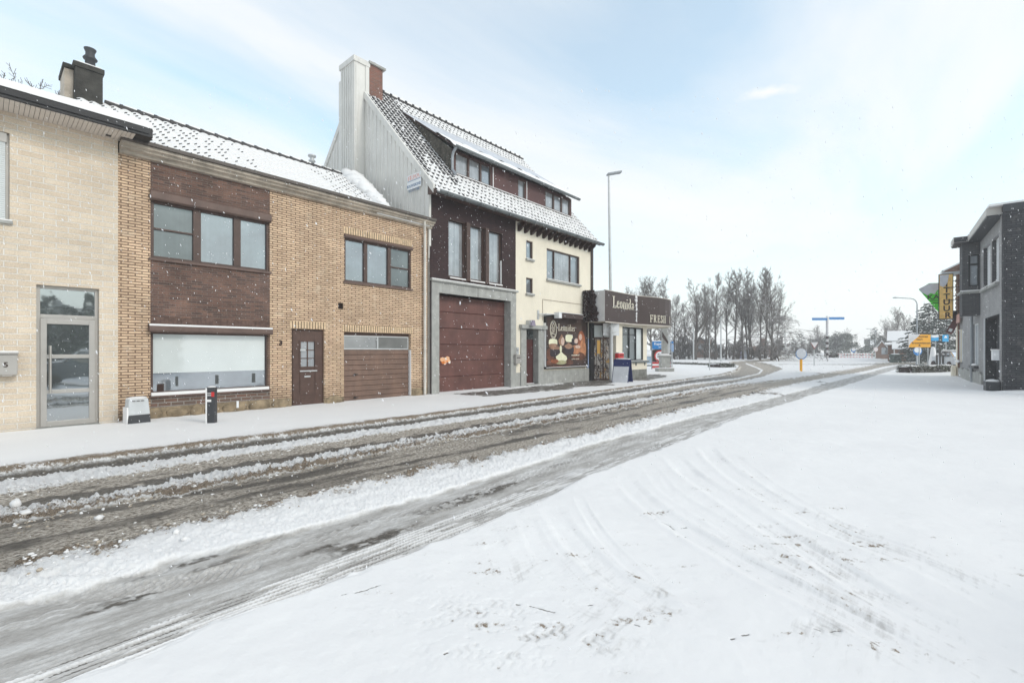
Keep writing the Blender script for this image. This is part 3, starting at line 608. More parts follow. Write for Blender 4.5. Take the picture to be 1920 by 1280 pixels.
# ================= HOUSE 1: cream block house, far left =================
def gutter(mb, x0, x1, y, z, r=.07, m=0):
    n = 8; v = []
    for x in (x0, x1):
        for i in range(n + 1):
            t = math.pi + math.pi * i / n; v.append((x, y + r * math.cos(t), z + r * math.sin(t)))
        for i in range(n + 1):
            t = 2 * math.pi - math.pi * i / n; v.append((x, y + (r - .008) * math.cos(t), z + (r - .008) * math.sin(t)))
    k = 2 * (n + 1)
    mb.add(v, [(i, (i + 1) % k, (i + 1) % k + k, i + k) for i in range(k)] + [tuple(range(k))[::-1], tuple(range(k, 2 * k))], m)
Y1 = D - .04; X12 = 1.83
h1 = thing('cream_house', 'cream rough block house with flat snowy roof edge and glass door, at the left edge', 'house', (-1.2, Y1))
door1 = pxrect(68, 186, 533, 806, Y1); door1 = (door1[0], door1[1], .05, door1[3]); win1 = (-.95, WX(18, Y1), WZ(10, 414, Y1), WZ(10, 248, Y1))
w_ = MB(); wall_grid(w_, -3.2, X12, -.2, 5.70, Y1, [door1, win1])
w_.quad((X12, Y1, -.2), (X12, Y1 + 8, -.2), (X12, Y1 + 8, 5.7), (X12, Y1, 5.7)); w_.build('wall', M['cream_block'], h1)
w_ = MB(); w_.box(-3.2, 2.27, Y1 - .62, Y1 + 9, 5.705, 5.88, 0); w_.box(-3.2, 2.24, Y1 - .64, Y1 - .60, 5.70, 5.86, 0); w_.tube([(-3.2, Y1 - .655, 5.76), (2.2, Y1 - .655, 5.76)], .012, 6, 0)
w_.build('roof', M['black'], h1, bevel=.01)
w_ = MB()
nx_, ny_ = 90, 24
for i in range(nx_):
    for j in range(ny_):
        def SP(i, j):
            x = -3.2 + 5.46 * i / nx_; v = j / ny_; y = Y1 - .63 + v * 9.6 if j > 6 else Y1 - .63 + .1 * (j / 6) + 0.0
            if j > 6: y = Y1 - .53 + (j - 6) / (ny_ - 6) * 9.4
            hgt = .155 * min(1, (j / 5.0)) ** .35 if j else 0.0
            return (x, y, 5.884 + hgt + (.012 * math.sin(x * 2.1 + j) + .008 * math.sin(x * 5.3)) * (j > 0))
        w_.add([SP(i, j), SP(i + 1, j), SP(i + 1, j + 1), SP(i, j + 1)], [(0, 1, 2, 3)], 0, True)
w_.quad((2.26, Y1 - .63, 5.884), (2.26, Y1 - .53, 5.884), (2.26, Y1 - .53, 6.04), (2.26, Y1 - .55, 6.03))
w_.build('roof_snow', M['snow'], h1)
w_ = MB()
x = -3.2
while x < 1.95:
    w_.box(x, x + .056, Y1 - .60, Y1 - .002, 5.690, 5.703); x += .062
w_.build('soffit', M['soffit'], h1)
w_ = MB(); w_.box(1.62, 1.70, Y1 - .2, Y1 - .12, 5.680, 5.688); w_.build('vent', M['black'], h1)
# door
a, b, c, d = door1; Yd = Y1 + .14
w_ = MB(); fw = .055
w_.box(a, a + fw, Yd - .06, Yd, c, d); w_.box(b - fw, b, Yd - .06, Yd, c, d); w_.box(a + fw, b - fw, Yd - .06, Yd, d - fw, d); tz = WZ(68, 590, Y1)
w_.box(a + fw, b - fw, Yd - .06, Yd, tz - .05, tz + .02); fr1 = w_.build('door_frame', M['alu'], h1, bevel=.004)
w_ = MB(); w_.quad((a + fw, Yd - .02, tz + .02), (b - fw, Yd - .02, tz + .02), (b - fw, Yd - .02, d - fw), (a + fw, Yd - .02, d - fw)); w_.build('pane', M['p_door'], fr1)
w_ = MB(); a2, b2, c2, d2 = a + fw, b - fw, c + .04, tz - .055; e = .085
w_.box(a2, a2 + e, Yd - .085, Yd - .03, c2, d2); w_.box(b2 - e, b2, Yd - .085, Yd - .03, c2, d2)
zs_ = [c2, c2 + .66 * .98, c2 + 1.30, d2]
for i, z in enumerate(zs_):
    t = .1 if i in (0, 3) else .07; z0 = z if i == 0 else (z - t if i == 3 else z - t / 2); w_.box(a2 + e, b2 - e, Yd - .085, Yd - .03, z0, z0 + t)
dr = w_.build('door', M['alu'], h1, bevel=.004)
for i in range(3):
    w_ = MB(); w_.quad((a2 + e, Yd - .05, zs_[i]), (b2 - e, Yd - .05, zs_[i]), (b2 - e, Yd - .05, zs_[i + 1]), (a2 + e, Yd - .05, zs_[i + 1])); w_.build('pane', M['p_door'], dr)
w_ = MB(); hx = a2 + .13; w_.cyl((hx, Yd - .16, c2 + .62), (hx, Yd - .16, c2 + 1.5), .016); [w_.cyl((hx, Yd - .16, z), (hx, Yd - .07, z), .010) for z in (c2 + .72, c2 + 1.4)]
w_.build('handle', plain('brushed_steel', (.55, .52, .48), .3, .8), dr)
w_ = MB(); w_.box(a - .02, b + .02, Y1 - .05, Yd, -.05, .085); w_.build('doorstep', M['stone'], h1, bevel=.01)
# shuttered window
a, b, c, d = win1; wf = window(h1, a, b, c, d, Y1 + .14, (), .05, 'alu', ('p_dark',))
w_ = MB(); w_.box(a + .03, b - .03, Y1 + .02, Y1 + .12, d - .17, d - .005); w_.build('shutter_box', M['alu'], h1, bevel=.006)
w_ = MB(); z = c + .03
while z < d - .19:
    w_.prism([(Y1 + .045, z), (Y1 + .035, z + .018), (Y1 + .045, z + .034), (Y1 + .06, z + .034), (Y1 + .06, z)], a + .05, b - .05, 'x'); z += .037
w_.build('roller_shutter', M['blade'], h1)
sill(h1, a, b, c, Y1, 'stone')
# ================= HOUSE 2: tan brick =================
h2 = thing('tan_brick_house', 'two storey tan brick house with brown brick panel, brown door and brown sectional garage', 'house', (5.6, D))
XR = 9.62; EZ = 5.40
bw = pxrect(283, 505, 372, 488); bw = (bw[0], bw[1], WZ(285, 486), WZ(285, 374)); sw = pxrect(646, 771, 445, 529); shop = (WX(283), WX(503), WZ(285, 745), WZ(285, 622))
dr2 = pxrect(547, 608, 616, 758); dr2 = (dr2[0], dr2[1], .06, WZ(547, 616)); ga2 = (WX(645), WX(770), .04, WZ(645, 622)); vt = pxrect(634, 644, 567, 579)
pa, pb = WX(282), WX(506); bz = WZ(285, 745)
reg = [(pa, pb, .95, 9, 1), (pa, pb, .33, .95, 2), (-9, 99, -.3, .0, 3)]
w_ = MB(); wall_grid(w_, X12, XR, -.2, EZ + .06, D, [bw + (.13,), sw + (.13,), shop + (.12,), dr2 + (.2,), ga2 + (.2,), vt + (.2,)], [(pa, pb, bz - .02, EZ + .06, 1), (pa, pb, .30, bz - .02, 2), (pa, dr2[0], -.2, .30, 3), (dr2[1], ga2[0], -.2, .22, 3), (ga2[1], XR, -.2, .3, 3)])
w_.box(X12, XR, D + 6.9, D + 7.1, -.2, EZ, 0); w_.quad((XR, D, -.2), (XR, D + 7, -.2), (XR, D + 7, EZ), (XR, D, EZ), 0)
w_.build('wall', [M['tan_brick'], M['brown_brick'], M['red_low_brick'], M['rubble']], h2)
M['soldier'] = plain('tan_soldier_brick', (.62, .46, .30), .85, var=.3, vscale=9); rnd = random.Random(3)
for (a, b, z) in ((dr2[0] - .05, dr2[1] + .05, dr2[3]), (ga2[0] - .05, ga2[1] + .05, ga2[3]), (sw[0] - .03, sw[1] + .03, sw[3] + .10)):
    x = a; w_ = MB(); w_.box(a, b, D - .003, D + .04, z + .012, z + .198, 1)
    while x < b: w_.box(x, x + .055, D - .012, D + .05, z + .01, z + .2); x += .075
    w_.build('brick_lintel', [M['soldier'], M['ink']], h2)
w_ = MB(); x = pa + .02; w_.box(pa, pb, D - .004, D + .02, shop[3] + .142, shop[3] + .318)
while x < pb - .05: w_.box(x, x + .055, D - .01, D + .03, shop[3] + .14, shop[3] + .32); x += .075
w_.build('brick_lintel', plain('brown_soldier_brick', (.12, .075, .06), .85, var=.4, vscale=9), h2)
w_ = MB(); x = X12 + .05
while x < dr2[0] - .1:
    l_ = rnd.uniform(.25, .55); w_.blob((x + l_ / 2, D, .16), l_ / 2, .045, rnd.uniform(.10, .17), int(x * 99), .10, 10, 6); x += l_ + .02
w_.build('footing_stone', M['rubble'], h2)
for x0, x1 in ((dr2[1] + .02, ga2[0] - .02), (ga2[1] + .03, XR - .1)):
    w_ = MB(); w_.blob(((x0 + x1) / 2, D, .13), (x1 - x0) / 2, .05, .14, 4, .08); w_.build('footing_stone', M['rubble'], h2)
# cornice + gutter
w_ = MB(); w_.prism([(D, EZ + .05), (D - .10, EZ + .06), (D - .10, EZ + .12), (D - .20, EZ + .14), (D - .20, EZ + .18), (D - .27, EZ + .20), (D - .27, EZ + .255), (D, EZ + .255)], X12 + .02, XR + .12, 'x')
w_.build('cornice', M['conc'], h2)
w_ = MB(); w_.box(X12 - .0, XR + .12, D - .33, D - .15, EZ + .257, EZ + .335); w_.build('gutter', plain('brown_zinc_edge', (.10, .085, .075), .6, .1, streak=.3), h2, bevel=.008)
# roof
ZR2, YR2 = 7.75, D + 3.5; ZE2 = EZ + .30
XEa, XEb = 7.98, 9.08
def cl2(x, v): return x > XEa + (XEb - XEa) * v
def lv2(x, v, r):
    if x < 5.0: return 1 if r.random() < .95 - .30 * max(0, x - 2.6) else 0
    if x > 6.3 + v * .9: return 2 if r.random() < min(1, (x - 6.1 - v * .9) * .7) else 0
    return 0
w_ = MB(); tiles(w_, X12 - .3, XR + .03, D - .16, ZE2, YR2, ZR2, .22, .30, lv2, 5, clip=cl2, lip=.028)
w_.quad((X12 - .3, YR2, ZR2), (XEb, YR2, ZR2), (XEa, YR2 + 3.5, ZE2), (X12 - .3, YR2 + 3.5, ZE2), 1); w_.add([(XEa, D - .16, ZE2), (XEb, YR2, ZR2), (XEa, YR2 + 3.5, ZE2)], [(0, 2, 1)], 1); w_.box(XEa - .3, XR, D - .14, D + 7, EZ + .10, EZ + .235, 1)
w_.add([(X12 - .3, D - .16, ZE2), (X12 - .3, YR2, ZR2), (X12 - .3, YR2 + 3.5, ZE2)], [(0, 1, 2)], 0); rf = w_.build('roof', [M['slate'], M['snow']], h2)
w_ = MB(); x = 2.1; k = 0
while x < 8.5:
    w_.cyl((x, YR2, ZR2 + .03), (x + .36, YR2, ZR2 + .03), .085, .075, 8, 0); w_.cyl((x + .30, YR2, ZR2 + .035), (x + .36, YR2, ZR2 + .035), .095, .095, 8, 0); w_.box(x + .02, x + .28, YR2 - .06, YR2 + .02, ZR2 + .05, ZR2 + .105, 1); x += .36; k += 1
w_.build('ridge_tile', [M['slate'], M['snow']], rf)
w_ = MB(); rq = random.Random(9)  # snow drifted over the cut edge of the roof
for k in range(26): v = k / 25; w_.blob((XEa + (XEb - XEa) * v - .10 + rq.uniform(-.05, .05), D - .10 + 3.55 * v, ZE2 + (ZR2 - ZE2) * v + .05), .24 + .22 * v + rq.uniform(-.04, .04), .26, .10 + .12 * v, k, .22, 9, 6)
w_.build('valley_snow', M['snow'], rf)
cx0, cx1 = WX(141, YR2 - .4), WX(193, YR2 - .4); w_ = MB(); yy = YR2 - .4
w_.box(cx0, cx1, yy, yy + 1.1, ZR2 - .8, 8.30, 0); w_.box(cx0 - .04, cx1 + .03, yy - .04, yy + 1.14, 8.30, 8.42, 0); w_.box(cx0 - .17, cx0 - .001, yy + .25, yy + 1.1, ZR2 - .8, 8.30, 1); w_.box(cx0 - .2, cx0 - .041, yy + .2, yy + 1.14, 8.29, 8.40, 0)
w_.box(cx0 + .02, cx1 - .02, yy, yy + 1.1, 8.421, 8.46, 2)
ch = w_.build('chimney', [plain('sooty_mossy_render', (.045, .043, .038), .95, var=.5, vscale=4, bmp=.8, snow=.3, sn=(.5, .9, 8)), M['conc'], M['snow']], rf, bevel=.015)
w_ = MB(); px_ = (WX(169, yy + .5), yy + .5); w_.lathe((px_[0], px_[1], 8.42), [(.15, 0), (.105, .07), (.10, .36), (.135, .37), (.145, .40), (.095, .47), (.09, .54), (.12, .62), (.125, .64), (.10, .64), (.08, .62), (0, .60)]); w_.build('flue', M['darkgrey'], ch)
w_ = MB(); q_ = (WX(585, YR2 + 1.2), YR2 + 1.2); zt = WZ(585, 289, YR2 + 1.2); w_.lathe((q_[0], q_[1], zt - 1.3), [(.07, 0), (.07, 1.0), (.12, 1.02), (.12, 1.06), (.075, 1.09), (.075, 1.17), (.14, 1.2), (.14, 1.25), (0, 1.3)]); w_.build('flue', M['galv'], rf)
# upper big window, shutter boxes
def shutter_box(root, a, b, z0, z1, Y, proj=.13, m='brownpaint', nm='shutter_box', snow=False):
    s_ = MB(); s_.prism([(Y + .02, z0), (Y - proj + .03, z0), (Y - proj, z0 + .03), (Y - proj, z1 - .05), (Y - .02, z1), (Y + .02, z1)], a, b, 'x', 0)
    if snow: s_.box(a, b, Y - proj + .01, Y - .012, z1 - .045, z1 - .005, 1)
    return s_.build(nm, [M[m], M['snow']], root)
M['shut_brown'] = plain('weathered_brown_shutter_box', (.13, .085, .07), .6, var=.2, streak=.3)
a, b, c, d = bw
window(h2, a, b, c + .03, d, D + .10, (.355, .70), .055, 'brownpaint', ('p_green', 'p_blue', 'p_blue'), [(0, .52)], mw=.15)
shutter_box(h2, a - .02, b + .02, d - .01, d + .21, D, .10, 'shut_brown'); sill(h2, a, b, c + .03, D, 'shut_brown', .05, .05, False)
a, b, c, d = sw
window(h2, a, b, c + .03, d, D + .10, (.30, .655), .05, 'brownpaint', ('p_blue', 'p_blue', 'p_green'), [(2, .5)], mw=.11)
shutter_box(h2, a - .02, b + .02, d - .01, d + .10, D, .08, 'shut_brown'); sill(h2, a, b, c + .03, D, 'shut_brown', .05, .05, False)
# shop window
a, b, c, d = shop
wf = window(h2, a, b, c + .08, d, D + .10, (), .04, 'brownpaint', ('p_shop',) if 'p_shop' in M else ('p_dark',))
zb = WZ(285, 700)
w_ = MB(); w_.quad((a + .05, D + .078, zb), (b - .06, D + .078, zb), (b - .06, D + .078, d - .04), (a + .05, D + .078, d - .04)); w_.build('roller_blind', M['p_white'], wf)
for px0, px1, y0, y1 in ((331, 336, 706, 724), (406, 412, 703, 720), (475, 481, 700, 717), (296, 309, 720, 736)):
    w_ = MB(); w_.box(WX(px0), WX(px1), D + .075, D + .084, WZ(px0, y1), WZ(px0, y0)); w_.build('window_decoration', plain('dim_ornament', (.06, .065, .065), .5) if px0 > 300 else M['ink'], wf)
shutter_box(h2, a - .05, b + .05, d - .005, d + .17, D, .16, 'shut_brown', snow=True)
w_ = MB(); w_.box(a - .03, b + .03, D - .07, D + .10, c + .0, c + .035, 0); w_.box(a, b, D - .055, D + .08, c + .036, c + .10, 1); w_.build('sill', [M['shut_brown'], M['snow']], h2)
# front door
a, b, c, d = dr2; Yd = D + .12
w_ = MB(); w_.box(a, a + .05, Yd - .05, Yd, c, d); w_.box(b - .05, b, Yd - .05, Yd, c, d); w_.box(a + .05, b - .05, Yd - .05, Yd, d - .05, d); w_.build('door_frame', M['browndoor'], h2)
w_ = MB(); gx0, gx1, gz0, gz1 = a + .25, b - .24, c + 1.02, d - .33
for r_ in ((a + .05, gx0, c, d - .05), (gx1, b - .05, c, d - .05), (gx0, gx1, c, gz0), (gx0, gx1, gz1, d - .05)): w_.box(r_[0], r_[1], Yd - .07, Yd - .02, r_[2], r_[3])
for x0, x1, z0, z1 in ((gx0 - .04, gx0, gz0 - .04, gz1 + .04), (gx1, gx1 + .04, gz0 - .04, gz1 + .04), (gx0, gx1, gz0 - .04, gz0), (gx0, gx1, gz1, gz1 + .04)): w_.box(x0, x1, Yd - .085, Yd - .071, z0, z1)
gm_ = (gx0 + gx1) / 2; w_.box(gm_ - .012, gm_ + .012, Yd - .065, Yd - .03, gz0, gz1)
for q in (1 / 3, 2 / 3): z = gz0 + (gz1 - gz0) * q; w_.box(gx0, gm_ - .013, Yd - .065, Yd - .03, z - .012, z + .012); w_.box(gm_ + .013, gx1, Yd - .065, Yd - .03, z - .012, z + .012)
for x0, x1, z0, z1 in ((gx0 - .03, gx0 - .01, c + .28, c + .88), (gx1 + .01, gx1 + .03, c + .28, c + .88), (gx0 - .01, gx1 + .01, c + .28, c + .30), (gx0 - .01, gx1 + .01, c + .86, c + .88)): w_.box(x0, x1, Yd - .082, Yd - .071, z0, z1)
d_ = w_.build('door', M['browndoor'], h2, bevel=.003)
w_ = MB(); w_.quad((gx0, Yd - .045, gz0), (gx1, Yd - .045, gz0), (gx1, Yd - .045, gz1), (gx0, Yd - .045, gz1)); w_.build('pane', M['p_curt'], d_)
w_ = MB(); w_.box(gx0 - .02, gx1 + .06, Yd - .09, Yd - .071, gz0 - .13, gz0 - .10); w_.build('letter_slot', M['galv'], d_); w_ = MB(); w_.box(gm_ - .09, gm_ + .07, Yd - .08, Yd - .071, c + .74, c + .78); w_.build('name_plate', M['galv'], d_); w_ = MB(); w_.box(gx0 - .02, gx0 + .12, Yd - .095, Yd - .071, gz1 - .24, gz1 - .19); w_.build('knocker', M['galv'], d_)
w_ = MB(); w_.box(a - .05, b + .05, D - .06, Yd, -.05, .065); w_.build('doorstep', M['stone'], h2, bevel=.01)
# garage door
a, b, c, d = ga2; Yd = D + .13; zt = WZ(645, 655); w_ = MB(); z = c; n_ = 10; hh = (zt - c) / n_
for i in range(n_): w_.prism([(Yd, z), (Yd - .035, z), (Yd - .05, z + .012), (Yd - .028, z + hh - .004), (Yd, z + hh - .004)], a + .02, b - .02, 'x'); z += hh
g_ = w_.build('garage_door', M['garage_brown'], h2)
w_ = MB(); zw = d - .09; fw = .035
for x0, x1, z0, z1 in ((a + .02, b - .02, zt, zt + fw), (a + .02, b - .02, zw - fw, zw), (a + .02, a + .055, zt + fw, zw - fw), (b - .055, b - .02, zt + fw, zw - fw), ((a + b) / 2 - .02, (a + b) / 2 + .02, zt + fw, zw - fw)): w_.box(x0, x1, Yd - .045, Yd, z0, z1)
f_ = w_.build('window', M['galv'], g_)
w_ = MB(); w_.quad((a + .05, Yd - .02, zt), (b - .05, Yd - .02, zt), (b - .05, Yd - .02, zw), (a + .05, Yd - .02, zw)); w_.build('pane', pane('pane_garage', (.20, .20, .19), refl=.15), f_)
w_ = MB(); w_.box(a, b, Yd - .03, Yd, zw, d, 0); w_.build('lintel', M['browndoor'], h2)
for z in (c + .78, c + .12):
    w_ = MB(); hx = a + .38; w_.cyl((hx, Yd - .04, z), (hx, Yd - .09, z), .022); w_.box(hx - .07, hx + .07, Yd - .10, Yd - .085, z - .012, z + .012); w_.build('handle', M['black'], g_)
w_ = MB(); w_.box(b - .012, b + .004, D - .015, D + .12, .1, d - .5); w_.build('edge_snow', M['snow'], h2)
w_ = MB(); w_.box(vt[0], vt[1], D + .06, D + .09, vt[2], vt[3]); [w_.box(vt[0], vt[1], D + .02, D + .05, z, z + .006) for z in np.linspace(vt[2] + .02, vt[3] - .03, 4)]; w_.build('vent', M['ink'], h2)
w_ = MB(); xp = WX(797, D - .1); yp = D - .09
w_.tube([(xp - .12, D - .22, EZ + .27), (xp - .10, D - .2, EZ + .05), (xp, yp, EZ - .18), (xp, yp, .1)], .045, 10); [w_.cyl((xp, yp, z), (xp, yp, z + .05), .055) for z in (.5, 1.9, 3.3, 4.6)]
w_.build('downpipe', M['pipe_snow'], h2)
w_ = MB(); w_.box(WX(442), WX(446), D - .06, D - .04, .16, .32); w_.build('hatch', M['white'], h2)
# house number in wrought letters
letters('3', .17, 'ink', FRM((WX(526), D - .01, WZ(526, 643))), .008, .006, name='house_number', parent=h2)
# ================= HOUSE 3: dark brick and cream house with long dormer =================
XA, XB = 9.67, 19.62; YR3, ZR3 = 16.6, 11.94; YE3, ZE3 = D - .42, 6.62; XS = WX(967)
h3 = thing('dormer_house', 'tall steep roofed house, half chocolate brown brick and half cream render, metal clad gable', 'house', (14.5, D))
WT = 6.95
tw = (WX(841), WX(941), WZ(841, 523), WZ(841, 409)); ga3 = (WX(822), WX(956), .0, WZ(822, 549)); sm1 = pxrect(986.5, 999, 450, 485); sm2 = pxrect(986.5, 999, 520, 550)
bg3 = pxrect(1025, 1086.5, 465, 523); dr3 = (WX(985.5), WX(1008), .12, WZ(985, 616))
w_ = MB(); zsil = WZ(808, 523)
wall_grid(w_, XA + .06, XB, -.2, WT, D, [tw + (.2,), (ga3[0] - .05, ga3[1] + .05, ga3[2], ga3[3] + .05, .36), sm1 + (.16,), sm2 + (.16,), bg3 + (.14,), (dr3[0] - .04, dr3[1] + .04, dr3[2], dr3[3] + .04, .35)], [(XA, XS, -.2, 99, 0), (XS, XB, -.2, .62, 2), (XS, XB, .62, 99, 1)])
w_.quad((XB, D, -.2), (XB, 21, -.2), (XB, 21, WT), (XB, D, WT), 1); w_.quad((XA + .06, 21, -.2), (XB, 21, -.2), (XB, 21, WT), (XA + .06, 21, WT), 1)
w_.add([(XB, D, WT), (XB, 21.05, WT), (XB, YR3, ZR3 - .1)], [(0, 1, 2)], 0)
w_.build('wall', [M['choc_brick'], M['cream'], M['stone']], h3)
# stone portal round the garage
w_ = MB(); a, b, c, d = ga3; xl, xr = WX(808), WX(966); zt = zsil
for x0, x1, z0, z1, y0 in ((xl, a, -.1, d, D - .05), (b, xr, -.1, d, D - .05), (xl, xr, d + .001, zt - .06, D - .055), (xl - .05, xr + .06, zt - .06, zt, D - .13)): w_.box(x0, x1, y0, D + .3 if z0 < 0 else D + .02, z0, z1)
for z in np.arange(.8, d, 1.1): w_.box(xl - .001, a + .001, D - .0515, D - .04, z, z + .012)
w_.box(xl - .04, xr + .05, D - .12, D - .02, zt + .001, zt + .03, 1)
w_.box((a + b) / 2 - .01, (a + b) / 2 + .01, D - .057, D - .05, d, zt - .06, 2)
w_.build('stone_surround', [M['stone'], M['snow'], M['ink']], h3, bevel=.006)
w_ = MB(); Yg = D + .34; n_ = 6; hh = (d - .05) / n_; z = .03
for i in range(n_):
    k = .05 if i == 4 else 0
    w_.prism([(Yg, z), (Yg - .03 - k * .3, z + .004), (Yg - .045 - k * .3, z + .02), (Yg - .045, z + hh - .018), (Yg - .03, z + hh - .004), (Yg, z + hh)], a - .005, b + .0, 'x', 0); z += hh
g3 = w_.build('garage_door', M['garage_red'], h3)
for x, k in ((a + 1.4, .3), (a + 2.1, .1)): w_ = MB(); w_.box(x, x + .06, Yg - .06, Yg - .044, 2.15 + k, 2.19 + k); w_.build('handle', M['ink'], g3)
# tall windows with piers
a, b, c, d = tw; n = 3; pw = .17; ww = (b - a - 2 * pw) / 3
for i in range(3):
    x0 = a + i * (ww + pw); window(h3, x0, x0 + ww, c + .09, d, D + .14, (), .05, 'brownpaint', ('p_curt',))
    s_ = MB(); s_.prism([(D + .06, c), (D - .07, c), (D - .07, c + .03), (D + .06, c + .11)], x0 + .01, x0 + ww - .01, 'x', 0); s_.box(x0 + .03, x0 + ww - .02, D - .06, D - .01, c + .035, c + .075, 1); s_.build('sill', [M['brownpaint'], M['snow']], h3)
for i in range(2):
    x0 = a + ww + i * (ww + pw); s_ = MB(); s_.box(x0, x0 + pw, D - .08, D + .2, c + .02, d, 0); s_.box(x0 + pw, x0 + pw + .012, D - .075, D + .08, c + .05, c + .75, 1); s_.build('pier', [M['brownpaint'], M['snow']], h3)
s_ = MB(); s_.box(b - .03, b - .018, D - .002, D + .1, c + .1, c + 1.0); s_.build('edge_snow', M['snow'], h3)
s_ = MB(); s_.box(a, b, D + .0, D + .1, d - .05, d, 0); s_.build('lintel', M['ink'], h3)
# cream side openings
for q in (sm1, sm2):
    window(h3, q[0], q[1], q[2], q[3], D + .10, (), .05, 'brownpaint', ('p_blue',)); sill(h3, q[0], q[1], q[2], D, 'stone', .07, .09, True)
window(h3, *bg3, D + .10, (.23, .72), .055, 'brownpaint', ('p_blue', 'p_curt', 'p_blue'), mw=.05); sill(h3, bg3[0], bg3[1], bg3[2], D, 'stone', .08, .10, True)
a, b, c, d = dr3
w_ = MB(); jl, jr = WX(975.5), WX(1018)
for x0, x1, z0, z1 in ((jl, a, -.1, d), (b, jr, -.1, d)): w_.box(x0, x1, D - .05, D + .25, z0, z1)
w_.box(jl - .08, jr + .12, D - .16, D + .05, d + .001, d + .15); w_.build('stone_surround', M['stone'], h3, bevel=.006)
w_ = MB(); w_.box(a, b, D + .24, D + .33, c, d - .42, 0); [w_.box(x0, x0 + .26, D + .23, D + .239, z0, z1) for x0 in (a + .09, a + .46) for z0, z1 in ((c + .15, c + .7), (c + .85, c + 1.35))]; w3 = w_.build('door', plain('oxblood_door', (.085, .03, .028), .45, var=.2), h3, bevel=.004)
w_ = MB(); w_.quad((a, D + .25, d - .42), (b, D + .25, d - .42), (b, D + .25, d), (a, D + .25, d)); w_.build('fanlight', M['p_green'], w3)
w_ = MB(); fc = ((a + b) / 2, D + .235, d - .42)
for i in range(5): t = math.pi * (i + .5) / 5; w_.cyl(fc, (fc[0] + .34 * math.cos(t), fc[1], fc[2] + .36 * math.sin(t)), .012, .012, 6)
w_.tube([(fc[0] + .2 * math.cos(t), fc[1], fc[2] + .22 * math.sin(t)) for t in np.linspace(0, math.pi, 10)], .01, 6); w_.build('fanlight_bars', M['black'], w3)
w_ = MB(); w_.box(a, b, D - .15, D + .3, -.05, .12); w_.box(a + .05, b - .1, D + .1, D + .26, .121, .15, 1); w_.build('doorstep', [M['stone'], M['snow']], h3)
w_ = MB(); w_.box(WX(1018) + .02, XB - .02, D - .035, D + .02, -.1, .64); w_.build('plinth', M['stone'], h3, bevel=.01)
w_ = MB(); w_.box(XB - .1, XB + .06, D - .06, D + .3, 3.2, WT - .1, 0); w_.build('corner_board', M['fascia'], h3)
# gable in ribbed metal, on the plane X = XA
def roofz(y): return ZE3 + (ZR3 - ZE3) * (y - YE3) / (YR3 - YE3) if y < YR3 else ZR3 - (ZR3 - ZE3) * (y - YR3) / (YR3 - YE3)
w_ = MB(); y0, y1 = D - .05, 21.1
w_.add([(XA, y0, -.2), (XA, y0, roofz(y0) - .02), (XA, YR3, ZR3), (XA, y1, roofz(y1)), (XA, y1, -.2)], [(0, 1, 2, 3, 4)], 0)
y = y0 + .0
while y < y1 - .2:
    yb = y + .05; w_.add([(XA, y, 4.5), (XA - .028, y + .012, 4.5), (XA - .028, yb - .012, 4.5), (XA, yb, 4.5), (XA, y, roofz(y) - .03), (XA - .028, y + .012, roofz(y + .012) - .03), (XA - .028, yb - .012, roofz(yb) - .03), (XA, yb, roofz(yb) - .03)], [(0, 4, 5, 1), (1, 5, 6, 2), (2, 6, 7, 3)], 0)
    y += .235
w_.box(XA - .03, XA + .061, D - .055, D + .12, 4.9, 6.86, 0)
w_.build('gable_cladding', M['clad'], h3)
w_ = MB()
def verge(y0, y1, x0, x1, t0=.0, t1=.19):
    w_.add([(x, y, roofz(y) + o) for y in (y0, y1) for x, o in ((x0, t0 - .19), (x1, t0 - .19), (x1, t1 - .1), (x0, t1 - .1))], [(0, 1, 2, 3), (7, 6, 5, 4), (0, 4, 5, 1), (1, 5, 6, 2), (2, 6, 7, 3), (3, 7, 4, 0)], 0)
verge(YE3 + .12, YR3, XA - .06, XA + .03); verge(YR3, 20.9, XA - .06, XA + .03); w_.build('verge_board', M['clad'], h3)
# clad shaft and chimney
w_ = MB(); w_.box(9.22, XA, 15.95, 16.95, 6.0, 12.38, 0)
for y in np.arange(16.02, 16.9, .16): w_.box(9.195, 9.22, y, y + .04, 6.0, 12.30, 0)
w_.box(9.17, 9.86, 15.90, 17.0, 12.28, 12.48, 0); w_.box(XA, 9.83, 15.92, 16.98, 10.5, 12.38, 0); w_.box(9.3, XA, 16.97, 17.25, 8.0, 12.0, 0)
w_.box(9.28, 9.34, 15.925, 15.949, 6.2, 12.25, 0); w_.build('chimney_cladding', M['clad'], h3, bevel=.01)
w_ = MB(); w_.box(9.831, 10.42, 15.93, 16.95, 10.6, 12.44, 0); w_.box(9.80, 10.52, 15.85, 17.05, 12.44, 12.52, 1); w_.box(9.85, 10.47, 15.9, 17.0, 12.521, 12.545, 2); w_.tube([(10.1, 16.1, 12.52), (10.12, 16.1, 12.68), (10.2, 16.1, 12.70), (10.22, 16.1, 12.52)], .015, 6, 1)
w_.build('chimney', [M['chim_brick'], M['stone'], M['snow']], h3)
